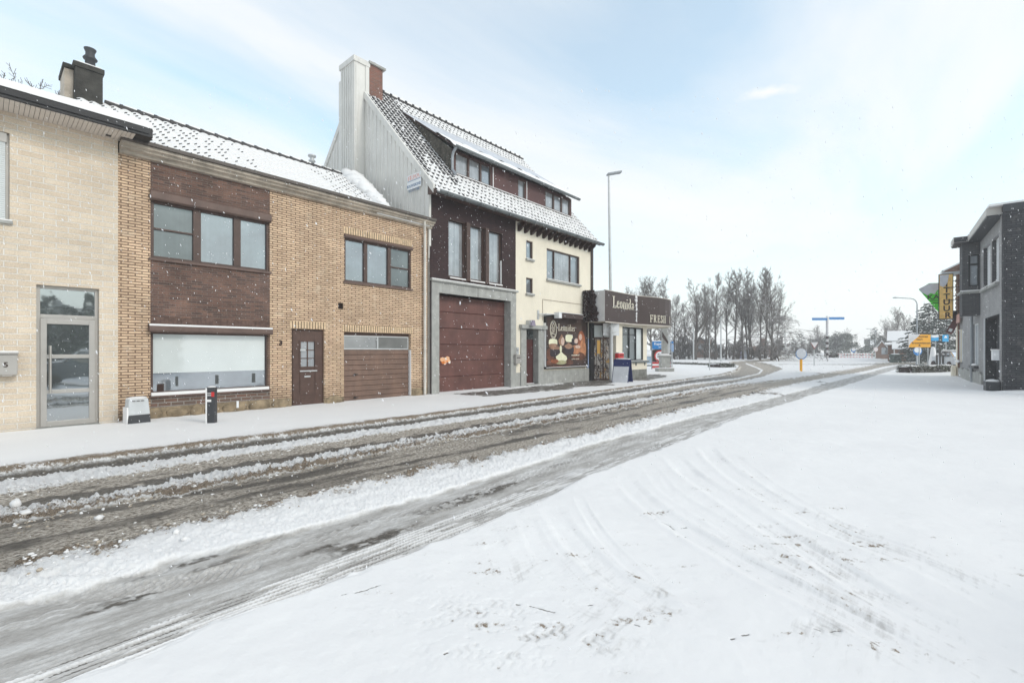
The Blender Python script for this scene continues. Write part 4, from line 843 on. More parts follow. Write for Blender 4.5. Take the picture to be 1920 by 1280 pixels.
# roof
dX0, dX1, dY, dYt = 11.33, 19.02, 12.92, 15.75
def lv3(x, v, r):
    if x < 11.3: return 3 if v > .2 + .1 * math.sin(x * 5) else 2
    return 2 if r.random() < .95 else 1
def clipd(x, v):
    y = YE3 + (YR3 - YE3) * v; return dX0 < x < dX1 and dY < y < dYt - .05
w_ = MB(); tiles(w_, XA + .03, XB + .12, YE3, ZE3, YR3, ZR3, .21, .285, lv3, 9, clipd, lip=.04)
w_.quad((XA, YR3, ZR3), (XB + .12, YR3, ZR3), (XB + .12, 21.6, roofz(21.6)), (XA, 21.6, roofz(21.6)), 1)
w_.add([(XB + .10, YE3, ZE3 - .02), (XB + .10, YR3, ZR3 - .02), (XB + .10, 21.6, roofz(21.6))], [(0, 1, 2)], 0)
rf3 = w_.build('roof', [M['slate'], M['snow']], h3)
w_ = MB(); x = 10.45
while x < XB: w_.cyl((x, YR3, ZR3 + .04), (x + .37, YR3, ZR3 + .04), .10, .085, 8, 0); w_.cyl((x, YR3, ZR3 + .045), (x + .06, YR3, ZR3 + .045), .12, .12, 8, 0); w_.box(x + .08, x + .33, YR3 - .09, YR3 + .0, ZR3 + .07, ZR3 + .135, 1); x += .37
w_.build('ridge_tile', [M['slate'], M['snow']], rf3)
# eaves: soffit, gutter, rafter ends
w_ = MB(); w_.box(XA + .0, XB + .1, YE3 + .02, D - .001, WT - .33, WT - .28, 0); w_.box(XA - .04, XB + .1, YE3 - .0, YE3 + .03, WT - .42, ZE3 + .0, 0); w_.build('soffit', M['browndoor'], h3)
w_ = MB(); gutter(w_, XA - .02, XB + .2, YE3 - .10, ZE3 - .0, .10)
for x in np.arange(XA + .3, XB, .75): w_.box(x, x + .035, YE3 - .215, YE3, ZE3 - .108, ZE3 - .095); w_.box(x, x + .035, YE3 - .215, YE3 - .203, ZE3 - .10, ZE3 + .0)
w_.box(XA, XB + .15, YE3 - .07, YE3 + .04, ZE3 - .03, ZE3 + .025, 1); w_.build('gutter', [M['gutter'], M['snow']], h3)
for x in np.arange(XS + .10, XB - .05, .40):
    w_ = MB(); w_.prism([(D - .002, WT - .72), (D - .10, WT - .70), (YE3 + .06, WT - .50), (YE3 + .06, WT - .40), (D - .002, WT - .40)], x, x + .10, 'x'); w_.build('rafter_end', M['ink'], h3)
w_ = MB(); w_.prism([(D - .001, WT - .40), (D - .40, WT - .40), (YE3 - .04, ZE3 - .02), (D - .001, ZE3 + .3)], XA - .035, XA - .001, 'x'); w_.build('eaves_end', M['browndoor'], h3)
# dormer
dz0 = roofz(dY); dzt = 8.84
dorm = MB(); dw = [(WX(853.5, dY), WX(921, dY)), (WX(971, dY), WX(985, dY)), (WX(1022, dY), WX(1069, dY))]; wz0, wz1 = dz0 + .06, dzt - .06
wall_grid(dorm, dX0, dX1, dz0 - .1, dzt, dY, [(p, q, wz0, wz1, .1) for p, q in dw])
def droof(y): return dzt + .02 + (roofz(dYt) + .06 - dzt) * (y - (dY - .27)) / (dYt - dY + .27)
for X_, s_ in ((dX0, 1), (dX1, -1)): dorm.add([(X_, dY, dz0 - .1), (X_, dY, dzt), (X_, dYt, roofz(dYt) + .02)], [(0, 1, 2)], 1)
dm = dorm.build('dormer', [M['garage_red'] if False else plain('dormer_brown_sheet', (.085, .038, .036), .6, var=.15, vscale=2), plain('mossy_wet_tiles', (.075, .068, .055), .9, var=.7, vscale=7, bmp=.8, bscale=16, snow=.2)], h3)
window(dm, dw[0][0], dw[0][1], wz0, wz1, dY + .08, (.36, .70), .05, 'brownpaint', ('p_curt', 'p_curt', 'p_blue'), mw=.09)
window(dm, dw[1][0], dw[1][1], wz0, wz1, dY + .08, (), .05, 'brownpaint', ('p_curt',)); window(dm, dw[2][0], dw[2][1], wz0, wz1, dY + .08, (.34, .66), .06, 'brownpaint', ('p_curt',), mw=.09)
w_ = MB(); w_.box(dX0 + .05, dX1, dY - .05, dY - .002, dz0 + .035, dz0 + .06); w_.box(dw[0][1] + .08, dw[0][1] + .11, dY - .03, dY - .002, wz0, wz1); w_.box(dw[1][1] + .06, dw[1][1] + .09, dY - .03, dY - .002, wz0, wz1); w_.build('ledge_snow', M['snow'], dm)
w_ = MB(); ya = dY - .27; xs_ = np.linspace(dX0 - .12, dX1 + .15, 60); vs_ = np.linspace(0, 1, 16); rn = random.Random(4); cut = [.34 + .05 * math.sin(i * .7) + rn.uniform(-.02, .02) for i in range(60)]
def DP(i, j, o=0): y = ya + (dYt - ya) * vs_[j]; return (xs_[i], y, droof(y) + o + (.012 * math.sin(i * 1.3 + j) if o > .02 else 0))
for i in range(59):
    for j in range(15):
        s_ = vs_[j] < cut[i]; s2 = vs_[j] > .9
        w_.add([DP(i, j, .05 if s_ and j else .0), DP(i + 1, j, .05 if s_ and j else .0), DP(i + 1, j + 1, .05 if s_ and vs_[j + 1] < cut[i] else .0), DP(i, j + 1, .05 if s_ and vs_[j + 1] < cut[i] else .0)], [(0, 1, 2, 3)], 1 if s_ else 0, True)
w_.quad(DP(0, 0, -.06), DP(59, 0, -.06), DP(59, 0, .0), DP(0, 0, .0), 2); w_.add([DP(59, 0, -.06), DP(59, 0), DP(59, 15)], [(0, 1, 2)], 2); w_.add([DP(0, 0, -.06), DP(0, 0), DP(0, 15), DP(0, 15, -.1)], [(0, 1, 2, 3)], 2)
w_.quad(DP(0, 0, -.06), DP(0, 15, -.1), DP(59, 15, -.1), DP(59, 0, -.06), 2)
w_.build('roof', [plain('snow_dusted_zinc', (.50, .52, .56), .55, .1, var=.15, vscale=2, snow=.55, sn=(.75, 1.2, 3)), M['snow'], M['ink']], dm)
w_ = MB(); zg = droof(ya) - .03; gutter(w_, dX0 - .14, dX1 + .2, ya - .06, zg, .085); [w_.box(x, x + .03, ya - .155, ya, zg - .09, zg - .08) for x in np.arange(dX0, dX1, .7)]; w_.box(dX0, dX1 + .1, ya - .03, ya + .03, zg - .02, zg + .05, 1); w_.build('gutter', [M['gutter'], M['snow']], dm)
w_ = MB(); w_.tube([(dX0 - .06, ya - .06, zg - .06), (dX0 - .06, ya + .1, zg - .2), (dX0 - .06, dY - .12, zg - .35), (dX0 - .06, dY - .12, dz0 + .1), (dX0 - .06, dY - .3, dz0 - .12)], .05, 10); w_.build('downpipe', M['zinc'], dm)
# ================= things on the big house =================
def board(name, label, cat, px0, px1, yt, yb, Y, th, mats, loc=None, bevel=.004):
    a, b, c, d = pxrect(px0, px1, yt, yb, Y); r = thing(name, label, cat, ((a + b) / 2, Y, c)); w = MB(); w.box(a, b, Y, Y + th, c, d); return r, w, (a, b, c, d)
# sticker on the garage
a, b, c, d = pxrect(822.5, 846, 667, 685, Yg - .05); w_ = MB(); w_.box(a + .02, b, Yg - .052, Yg - .048, c, d, 1); rn = random.Random(5)
for i in range(26):
    x, z = rn.uniform(a + .1, b - .08), rn.uniform(c + .06, d - .08); r_ = rn.uniform(.04, .1)
    w_.add([(x + r_ * math.cos(t), Yg - .053 - i * .0002, z + r_ * .8 * math.sin(t)) for t in np.linspace(0, 2 * math.pi, 12, False)], [tuple(range(11, -1, -1))], rn.choice([0, 1, 2, 3]))
o = w_.build('poster', [plain('orange_print', (.72, .20, .03), .5, var=.3), plain('brown_print', (.12, .04, .03), .5), plain('peach_print', (.80, .45, .25), .5), plain('white_print', (.8, .76, .7), .5)], loc=(a, Yg - .05, c)); tag(o, 'small orange picture poster stuck on the oxblood garage door', 'poster')
# sign on the gable
yA, yB = YonX(764, XA - .04), YonX(790, XA - .04); yA, yB = max(yA, yB), min(yA, yB)
def zgab(px, py): y = YonX(px, XA - .04); return H + (HY - py) / F * (XA - .04) / (CT + ST * U(px))
z1, z0 = zgab(764, 331), zgab(764, 358)
r = thing('gable_sign', 'small white sign with faded red and blue lettering high on the metal gable', 'sign', (XA - .05, (yA + yB) / 2, z0))
w_ = MB(); w_.box(XA - .055, XA - .035, yB, yA, z0, z1); w_.build('board', M['white'], r); zm = z0 + (z1 - z0) * .56
fy = Matrix.Translation((XA - .058, (yA + yB) / 2, 0)) @ Matrix.Rotation(R(-90), 4, 'Z')
w_ = MB(); w_.box(XA - .058, XA - .056, yB + .03, yA - .03, zm + .03, z1 - .03); w_.box(XA - .059, XA - .0555, yB + .03, yA - .03, zm - .012, zm + .012, 1); w_.build('print_band', [plain('faded_red_print', (.70, .42, .38), .5), plain('faded_blue_print', (.25, .32, .42), .5)], r)
letters('TE KOOP', .24, 'white', fy @ Matrix.Translation((0, -.002, (zm + z1) / 2)), .002, .004, parent=r, name='lettering', sx=.8)
M['inkblue'] = plain('faded_blue_ink', (.22, .29, .40), .5)
letters('BOUWGROND', .13, 'inkblue', fy @ Matrix.Translation((0, 0, zm - .17)), .002, .004, parent=r, name='lettering', sx=.85); letters('015 71 12 80', .12, 'inkblue', fy @ Matrix.Translation((0, 0, zm - .33)), .002, .003, parent=r, name='lettering', sx=.9)
# billboard
a, b, c, d = pxrect(1023.5, 1101, 592, 690, D - .1); Yb = D - .10
bb = thing('billboard', 'large dark advertising panel of pralines lettered Leonidas on the cream wall', 'billboard', ((a + b) / 2, D, c))
w_ = MB(); w_.box(a, b, Yb, D - .001, c, d, 0); w_.build('panel', plain('dark_brown_print', (.050, .028, .022), .4, var=.5, vscale=1.5, coat=.3), bb)
w_ = MB(); t = .05
for x0, x1, z0, z1, y_ in ((a - .03, a, c, d + .1, .04), (a, b, c - .03, c + .01, .03), (a + .1, b - .02, c + .09, c + .12, .02), (b - .05, b + .02, c, d, .03)): w_.box(x0, x1, Yb - y_, D, z0, z1)
w_.box(a, b, Yb - .06, D, d, d + .09); w_.build('frame', M['black'], bb, bevel=.005)
w_ = MB(); w_.box(a - .05, a - .031, Yb - .03, D, c + .05, d - .3); w_.box(a, b, Yb - .035, Yb - .0, c + .011, c + .03); w_.box(a, b, Yb - .058, D, d + .091, d + .105); w_.build('edge_snow', M['snow'], bb)
def P(px, py): return (WX(px, Yb - .003), WZ(px, py, Yb - .003))
def disc(w, px, py, rx, ry, m, k, sh=0, rot=0.0):
    x, z = P(px, py); sx_ = abs(P(px + 1, py)[0] - x) * rx; sz_ = abs(P(px, py + 1)[1] - z) * ry; v = []
    for t in np.linspace(0, 2 * math.pi, 24, False):
        u, q = math.cos(t), math.sin(t)
        if sh == 1: u *= (1 - .85 * max(0, q) ** .8) if q > 0 else 1     # pointed dome
        if sh == 2: u = math.copysign(abs(u) ** .6, u); q = math.copysign(abs(q) ** .6, q)
        v.append((x + sx_ * (u * math.cos(rot) - q * math.sin(rot)), Yb - .003 - k * .0006, z + sz_ * (q * math.cos(rot) + u * math.sin(rot))))
    w.add(v, [tuple(range(23, -1, -1))], m)
w_ = MB(); sh_ = [(1090, 640, 7, 20, 3, 0), (1093, 655, 6, 18, 6, 0), (1050, 680, 26, 9, 5, 0), (1085, 690 - 22, 12, 8, 5, 0), (1080, 655, 8, 9, 6, 0), (1032, 664, 8, 12, 5, 0),
  (1037, 642, 8, 7, 0, 2), (1037, 648, 8, 4, 4, 2), (1053, 637, 6, 11, 4, 1), (1055, 640, 3, 8, 2, 0), (1067, 634, 7, 7, 0, 2), (1077, 640, 5.5, 7, 1, 2), (1080, 639, 3.5, 5, 2, 0), (1088, 632, 3, 6, 2, 0), (1040, 660, 9, 9, 1, 2), (1041, 652, 9, 3, 4, 2), (1067, 655, 9, 8, 1, 2), (1066, 648, 8, 6, 4, 1), (1052, 668, 10, 9, 0, 1), (1053, 672, 10, 7, 0, 0), (1052, 679, 10, 4, 7, 0), (1051, 654, 2, 7, 0, 0), (1040, 677, 7, 4, 3, 0), (1083, 650, 5, 3, 2, 0)]
for k, (px, py, rx, ry, m, s) in enumerate(sh_): disc(w_, px, py, rx, ry, m, k + 1, s)
w_.build('praline_picture', [plain('white_chocolate', (.78, .76, .55), .35, var=.12, vscale=5), plain('dark_chocolate', (.035, .025, .03), .35, var=.4), plain('pink_beige', (.62, .46, .38), .4, var=.25, vscale=8), plain('warm_orange', (.34, .11, .05), .4, var=.5, vscale=4), plain('milk_chocolate', (.30, .17, .11), .35, var=.35, vscale=6), plain('dim_brown', (.13, .055, .035), .4, var=.6, vscale=4), plain('amber_glow', (.45, .20, .10), .4, var=.4, vscale=5), plain('green_white_chocolate', (.40, .38, .22), .35, var=.3, vscale=6)], bb)
w_ = MB(); x, z = P(1047, 619.5); sz = .29; fr_t = FRM((x, Yb - .004, z))
for ch in 'Leonidas': x_ = nib(w_, ch, sz, fr_t, .12, .05, .004); fr_t = fr_t @ Matrix.Translation((x_ * 1.12, 0, 0))
w_.build('lettering', M['cream_letter'], bb)
w_ = MB(); ox, oz = P(1037.5, 618)
for rx, rz in ((.235, .40), (.20, .36)): w_.tube([(ox + rx * math.cos(t), Yb - .006, oz + rz * math.sin(t)) for t in np.linspace(0, 2 * math.pi, 25)], .009, 5)
for pts in ([(-.06, .2), (0, .28), (.07, .2), (.06, .08), (.1, .02), (.05, -.04), (.04, -.12), (-.08, -.14)], [(-.06, .2), (-.1, .05), (-.08, -.08), (-.14, -.2)], [(-.15, -.1), (-.05, -.2), (.05, -.16), (.14, -.24)], [(-.1, -.26), (0, -.32), (.1, -.28)], [(.0, .12), (-.02, .0), (.02, -.08)]): w_.tube([(ox + x, Yb - .006, oz + z) for x, z in pts], .011, 5)
w_.build('emblem', M['cream_letter'], bb)
x, z = P(1079, 665.5); letters('www.leonidas.com', .085, 'cream_letter', FRM((x, Yb - .006, z)), .001, .003, parent=bb, name='lettering'); x, z = P(1079, 672.5); letters('pralines originales', .085, 'cream_letter', FRM((x, Yb - .006, z)), .001, 0, parent=bb, name='lettering')
# floodlight sign box over it
a, b, c, d = pxrect(1048, 1096, 586.5, 596, D - .45); Yl = D - .45
r = thing('sign_box', 'small brown and white box on a long arm just above the praline billboard', 'light box', (a, D, c))
w_ = MB(); w_.box(a, a + .22, Yl, Yl + .25, c, d + .02, 0); w_.box(a + .22, b - .1, Yl, Yl + .25, c + .02, d, 1); w_.box(a, b - .1, Yl - .01, Yl + .26, d + .021, d + .04, 0); w_.build('box', [M['white'], M['fascia']], r, bevel=.006)
w_ = MB(); xw = WX(1008.5); w_.box(xw - .06, xw + .06, D - .03, D - .001, c - .08, c + .3); w_.tube([(xw, D - .04, c + .14), (a + .02, Yl + .12, c + .16)], .022, 8); w_.tube([(xw, D - .04, c + .05), (a - .3, Yl + .14, c + .14)], .012, 6); w_.build('arm', M['galv'], r)
w_ = MB(); x0, x1, z0, z1 = WX(1017), WX(1096), WZ(1017, 561), WZ(1017, 592); w_.tube([(x0, D - .015, z1), (x0, D - .015, z0 + 1.0), (x1, D - .015, z0 + 1.0)], .008, 6) if False else w_.tube([(x0, D - .015, z1 - .2), (x0, D - .015, z0), (x1, D - .015, z0)], .012, 6); w_.build('cable', M['conc'], h3)
# wall things by the stone doorway
r, w_, q = board('house_number_plaque', 'small dark number plaque on cream wall beside the big stone garage surround', 'plaque', 968.5, 973, 651, 664, D - .03, .025, None); w_.build('plate', M['galv'], r)
letters('7', .12, 'ink', FRM(((q[0] + q[1]) / 2, D - .032, (q[2] + q[3]) / 2)), .002, .004, parent=r, name='lettering')
r, w_, q = board('wall_mailbox', 'small grey mailbox on the cream wall between garage and doorway', 'mailbox', 967.5, 977, 667, 682, D - .16, .155, None); w_.prism([(q[0] - .01, q[3] + .001), (q[1] + .01, q[3] + .001), (q[1] + .01, q[3] + .03), (q[0] - .01, q[3] + .06)], D - .18, D - .002, 'y'); o = w_.build('box', M['alu'], r, bevel=.006)
w_ = MB(); w_.box(q[0] + .04, q[1] - .04, D - .166, D - .161, q[3] - .09, q[3] - .06); w_.build('slot', M['ink'], r)
r, w_, q = board('wall_lamp', 'small lantern on the cream wall above the doorway lintel', 'lamp', 992, 1002, 600, 610.5, D - .2, .1, None); w_ = MB(); xm = (q[0] + q[1]) / 2; w_.box(xm - .12, xm - .05, D - .2, D - .002, q[2] + .02, q[3]); w_.build('arm', M['galv'], r); w_ = MB(); w_.prism([(xm - .12, q[2]), (xm + .14, q[2]), (xm + .08, q[3]), (xm - .06, q[3])], D - .3, D - .21, 'y'); w_.build('lantern', plain('purple_grey_glass', (.30, .26, .34), .2), r)
# mailbox with 5
Yq = Y1 - .2; a, b, c, d = WX(-6, Yq), WX(33, Yq), WZ(10, 703, Yq), WZ(10, 664, Yq)
r = thing('stainless_mailbox', 'grey metal mailbox numbered 5 on the cream block wall, snow on its lid', 'mailbox', ((a + b) / 2, Y1, c))
w_ = MB(); w_.box(a, b, Yq, Y1 - .001, c, d); w_.build('box', M['alu'], r, bevel=.012); w_ = MB(); w_.box(a - .012, b + .015, Yq - .03, Y1 - .001, d + .002, d + .03, 0); w_.box(a, b + .01, Yq - .02, Y1 - .002, d + .031, d + .06, 1); w_.box(a + .06, b - .06, Yq - .012, Yq - .001, c - .02, c - .002, 0); w_.build('lid', [M['alu'], M['snow']], r, bevel=.008)
letters('5', .12, 'ink', FRM((WX(11, Yq), Yq - .002, WZ(11, 684, Yq))), .002, .003, parent=r, name='lettering')
# ================= CORNER SHOP =================
sh = thing('corner_shop', 'low cream corner shop under a deep curved brown fascia, joined to the dormer house', 'shop', (22, 12.5))
FP = [(18.9, 11.0), (21.95, 11.0), (22.5, 10.82), (23.1, 10.66), (23.7, 10.54), (24.3, 10.48), (24.9, 10.50), (25.4, 10.62), (25.8, 10.88), (26.15, 11.3), (26.4, 11.9), (26.5, 12.8), (26.5, 14.5)]
fz0, fz1 = 2.84, 4.26
w_ = MB()
for (x0, y0), (x1, y1) in zip(FP, FP[1:]): w_.add([(x0, y0, fz0), (x1, y1, fz0), (x1, y1, fz1), (x0, y0, fz1)], [(0, 1, 2, 3)], 0, x0 > 22)
w_.quad((18.9, 12.14, fz0), (18.9, 11.0, fz0), (18.9, 11.0, fz1), (18.9, 12.14, fz1), 1)
w_.add([(x, y, fz0) for x, y in FP] + [(18.9, 14.5, fz0)], [tuple(range(len(FP), -1, -1))], 2); w_.add([(x, y, fz1 - .04) for x, y in FP] + [(18.9, 14.5, fz1 - .04)], [tuple(range(len(FP) + 1))], 3)
fa = w_.build('fascia', [M['fascia'], plain('pale_side_panel', (.55, .54, .54), .5, var=.05), plain('cream_soffit', (.60, .54, .44), .7), M['snow']], sh)
w_ = MB()
for (x0, y0), (x1, y1) in zip(FP, FP[1:]):
    for z0, z1 in ((fz0 - .05, fz0), (fz1, fz1 + .03)): w_.add([(x0, y0 - .02, z0), (x1, y1 - .02, z0), (x1, y1 - .02, z1), (x0, y0 - .02, z1), (x0, y0 + .05, z0), (x1, y1 + .05, z0), (x1, y1 + .05, z1), (x0, y0 + .05, z1)], [(0, 1, 2, 3), (4, 7, 6, 5), (3, 2, 6, 7), (0, 4, 5, 1)], 0)
w_.build('fascia_trim', plain('pale_trim', (.55, .50, .44), .6), fa)
w_ = MB(); rn = random.Random(8); z = fz0 + .12
while z < fz1 - .03:
    if rn.random() < .88 and not (3.45 < z < 3.5): w_.blob((21.97 + rn.uniform(-.02, .05), 10.985, z), rn.uniform(.03, .13) * (.6 + .8 * (z > 3.5)), .03, .05, rn.randint(0, 999), .4, 7, 4)
    z += .045
w_.build('crease_snow', M['snow'], fa)
w_ = MB(); sz = .57; f_ = FRM((19.62, 10.995, 3.52)); dx = (WX(1191, 11) - 19.62)
for ch in 'Leonida': x_ = nib(w_, ch, sz, f_ @ Matrix.Diagonal((1.0, 1, .92, 1)), .12, .05, .012); f_ = f_ @ Matrix.Translation((x_ * 1.06, 0, 0))
w_.build('lettering', M['cream_letter'], fa)
w_ = MB(); tt = 24.0 - .55
def arcpos(s):   # along the curved face from x=21.95
    acc = 0; pts = FP[1:]
    for (x0, y0), (x1, y1) in zip(pts, pts[1:]):
        l = math.hypot(x1 - x0, y1 - y0)
        if s <= acc + l: q = (s - acc) / l; return (x0 + (x1 - x0) * q, y0 + (y1 - y0) * q, math.atan2(y1 - y0, x1 - x0))
        acc += l
s_ = 1.02
for ch in 'FRESH I':
    if ch == ' ': s_ += .42; continue
    ad = GL[ch][0] * .37; x, y, an = arcpos(s_ + ad / 2); an2 = an; x0 = x - math.cos(an) * ad / 2 + math.sin(an) * .012; y0 = y - math.sin(an) * ad / 2 - .012
    nib(w_, ch, .37, Matrix.Translation((x0, y0, fz0 + .13)) @ Matrix.Rotation(an, 4, 'Z'), .11, .045, .012); s_ += ad * 1.24
w_.build('lettering', M['cream_letter'], fa)
bx0, bx1, by = 20.3, 23.62, 11.2
wn = (WX(1167, by), WX(1206, by), WZ(1167, 677, by), WZ(1167, 612, by))
w_ = MB(); wall_grid(w_, bx0, bx1, -.1, fz0 - .002, by, [wn + (.10,)], [(0, 99, -.1, .52, 1), (0, 99, .52, 9, 0)])
w_.quad((bx0, 11.45, -.1), (bx0, by, -.1), (bx0, by, fz0 - .002), (bx0, 11.45, fz0 - .002), 0); w_.quad((bx1, by, -.1), (bx1, 19, -.1), (bx1, 19, fz0 - .002), (bx1, by, fz0 - .002), 0)
w_.quad((XB + .01, 14.5, fz0), (bx1, 14.5, fz0), (bx1, 14.5, fz1 - .1), (XB + .01, 14.5, fz1 - .1), 0); w_.add([(XB, 14.4, fz1 - .06), (bx1, 14.4, fz1 - .06), (bx1, 19, fz1 - .06), (XB, 19, fz1 - .06)], [(0, 1, 2, 3)], 2)
w_.build('wall', [M['cream'], plain('stained_plinth', (.22, .22, .20), .8, var=.4, vscale=3, streak=.6), M['snow']], sh)
wf = window(sh, *wn, by + .09, (.34, .66), .07, 'black', ('p_green', 'p_green', 'p_white'), [(0, .78), (1, .78)], mw=.07)
w_ = MB(); w_.box(wn[0] - .05, bx1 + .06, by - .12, by + .02, wn[2] - .09, wn[2], 0); w_.box(wn[0], bx1, by - .10, by - .002, wn[2] + .001, wn[2] + .02, 1); [w_.box(x, x + .05, by - .05, by - .001, wn[2] - .25, wn[2] - .09, 0) for x in (22.3, 23.3)]; w_.build('sill', [M['gutter'], M['snow']], sh)
# slanted entrance
P0, P1 = Vector((XB + .04, 12.10)), Vector((bx0, 11.45)); an = math.atan2(P1.y - P0.y, P1.x - P0.x); L_ = (P1 - P0).length; ef = FRM((P0.x, P0.y, 0), an)
w_ = MB(); w_.fr = ef; dh = 2.05
for x0, x1 in ((0, .05), (L_ - .05, L_), (.47, .53)): w_.box(x0, x1, -.05, .03, 0, fz0 - .01)
for z0, z1 in ((dh, dh + .10), (fz0 - .12, fz0 - .01), (.0, .14)): w_.box(.05, L_ - .05, -.045, .025, z0, z1)
for z in (.5, .62): w_.box(.05, L_ - .05, -.06, -.045, z, z + .025)
for x in (.16, .36, .62, .82): w_.box(x, x + .022, -.04, -.02, .14, dh)
df = w_.build('entrance_door', M['brownpaint'], sh)
m, nt, b = mat('lit_shop_interior'); v = coords(nt); c = ramp(nt, [(.36, (.03, .022, .02)), (.45, (.09, .08, .075)), (.52, (.46, .43, .39)), (.57, (.08, .07, .065)), (.68, (.6, .36, .12))], noise(nt, coords(nt, 5, 5, 2.2), 1.6, 4, .6)).outputs[0]
nt.links.new(c, b.inputs['Base Color']); nt.links.new(c, b.inputs['Emission Color']); b.inputs['Emission Strength'].default_value = .25; b.inputs['Roughness'].default_value = .1; M['shopint'] = m
for x0, x1, z0, z1, mm in ((.05, .47, .14, dh, 'shopint'), (.53, L_ - .05, .14, dh, 'shopint'), (.05, L_ - .05, dh + .10, fz0 - .12, 'p_white')):
    w_ = MB(); w_.fr = ef; w_.quad((x0, 0, z0), (x1, 0, z0), (x1, 0, z1), (x0, 0, z1)); w_.build('pane', M[mm], df)
w_ = MB(); w_.box(WX(1103.5), WX(1110), D - .12, D - .02, 0, fz0 - .01); w_.build('post', M['black'], sh)
w_ = MB(); w_.fr = ef; w_.box(.2, .36, .0 - .008, -.001, 1.35, 2.0); w_.build('lit_poster', None or (lambda: (M.__setitem__('lamp', plain('warm_lit_panel', (.9, .5, .12), .5)), M['lamp'])[1])(), df)
# climbing plant
def leaves(mb, fn, n, s, seed, m=0):
    rn = random.Random(seed)
    for _ in range(n):
        p = Vector(fn(rn)); a = Vector((rn.gauss(0, 1), rn.gauss(0, 1), rn.gauss(0, 1))).normalized(); b = a.orthogonal().normalized(); c = a.cross(b); t = rn.uniform(0, 6.28); b, c = b * math.cos(t) + c * math.sin(t), c * math.cos(t) - b * math.sin(t)
        q = s * rn.uniform(.6, 1.4); mb.add([p - b * q, p - c * q * .6, p + b * q, p + c * q * .6], [(0, 1, 2, 3)], m)
iv = MB()
def ivf(r):
    z = r.uniform(2.86, 4.3); e = (z - 2.86) / 1.4; yl = 11.33 + .20 * e + .05 * math.sin(z * 9) + .04 * math.sin(z * 23); return (18.88 - abs(r.gauss(0, .05)), r.uniform(yl, 12.12), z)
leaves(iv, ivf, 5200, .035, 1)
leaves(iv, lambda r: (19.3 + r.uniform(-.35, .25) * 1, D - .03 - abs(r.gauss(0, .04)), r.uniform(2.9, 4.35)), 1100, .03, 2)
o = iv.build('climbing_plant', M['ivy'], loc=(18.9, 12, 2.9)); tag(o, 'dark brown climbing plant covering the joint between cream wall and shop fascia', 'climber')
w_ = MB(); [w_.blob((18.86, 12.05 - rn.uniform(0, .1), z), .04, .07, .12, int(z * 90), .4, 7, 5) for z in np.arange(3.2, 4.2, .17)]; [w_.blob((WX(1099, D - .08), D - .08, z), .07, .04, .16, int(z * 90), .4, 7, 5) for z in np.arange(3.0, 4.0, .2)]
w_.build('climber_snow', M['snow'], o)
# blue notice strip beside the billboard
r, w_, q = board('notice_strip', 'narrow tall blue white notice on the cream wall right of the praline billboard', 'notice', 1101, 1104, 635, 690, D - .05, .045, None); w_.build('board', plain('blue_white_print', (.30, .38, .55), .5, var=.6, vscale=9), r)
# red letter box
r, w_, q = board('red_letter_box', 'bright red letter box on the cream shop wall behind the sandwich board', 'letter box', 1160, 1170, 662, 674, by - .22, .21, None); w_.build('box', M['red'], r, bevel=.03)
w_ = MB(); w_.box(q[0] + .05, q[1] - .05, by - .226, by - .221, q[3] - .12, q[3] - .08, 0); w_.box(q[0] + .02, q[1] - .02, by - .21, by - .01, q[3] + .001, q[3] + .04, 1); w_.build('slot', [M['ink'], M['snow']], r)
# A-board
gx, gy = G(1167, 719.5); r = thing('sandwich_board', 'white faced sandwich board with navy sides leaning open in front of the shop', 'sandwich board', (gx, gy), R(-81))
def loc2w(r, p): return ROOT[r.name].inverted() @ Vector(p)
for s_, nm in ((-1, 'front_panel'), (1, 'rear_panel')):
    w_ = MB(); w_.fr = ROOT[r.name].inverted(); y0, y1 = s_ * .32, s_ * .04; pr = [(y0, .02), (y0 + s_ * .03, .02), (y1 + s_ * .03, 1.10), (y1, 1.10)]; w_.prism(pr, -.38, .38, 'x', 0)
    if s_ < 0: k = [(y0 + s_ * .032, .07), (y0 + s_ * .036, .07), (y1 + s_ * .036, 1.05), (y1 + s_ * .032, 1.05)]; w_.prism(k, -.35, .35, 'x', 1)
    w_.build(nm, [plain('navy_frame', (.02, .03, .12), .4), plain('snow_filmed_panel', (.62, .63, .66), .7, var=.1, vscale=3)], r)
w_ = MB(); w_.fr = ROOT[r.name].inverted(); w_.blob((0, 0, 1.12), .34, .06, .035, 3, .3); w_.build('top_snow', M['snow'], r)
# ================= pavement things =================
gx, gy = G(257, 798.5); sc_ = 1; r = thing('utility_cabinet', 'small tapering grey utility box with charcoal foot against the tan brick wall', 'utility box', (gx, gy - .1), R(6))
w_ = MB(); w_.fr = ROOT[r.name].inverted(); 
def frus(w, x0, x1, y0, y1, z0, z1, k, m=0): w.add([(x0, y0, z0), (x1, y0, z0), (x1, y1, z0), (x0, y1, z0), (x0 + k, y0 + k, z1), (x1 - k, y0 + k, z1), (x1 - k, y1 - .01, z1), (x0 + k, y1 - .01, z1)], [(3, 2, 1, 0), (4, 5, 6, 7), (0, 1, 5, 4), (1, 2, 6, 5), (2, 3, 7, 6), (3, 0, 4, 7)], m)
frus(w_, -.21, .17, -.14, .12, -.02, .24, .01); w_.build('foot', M['darkgrey'], r, bevel=.01)
w_ = MB(); w_.fr = ROOT[r.name].inverted(); frus(w_, -.20, .16, -.135, .12, .241, .56, .025); w_.build('cover', plain('light_grey_plastic', (.55, .57, .58), .5), r, bevel=.02)
w_ = MB(); w_.fr = ROOT[r.name].inverted(); w_.blob((-.02, 0, .565), .17, .12, .03, 2, .15); w_.box(-.215, -.19, -.13, .1, 0, .4); w_.build('snow_cap', M['snow'], r)
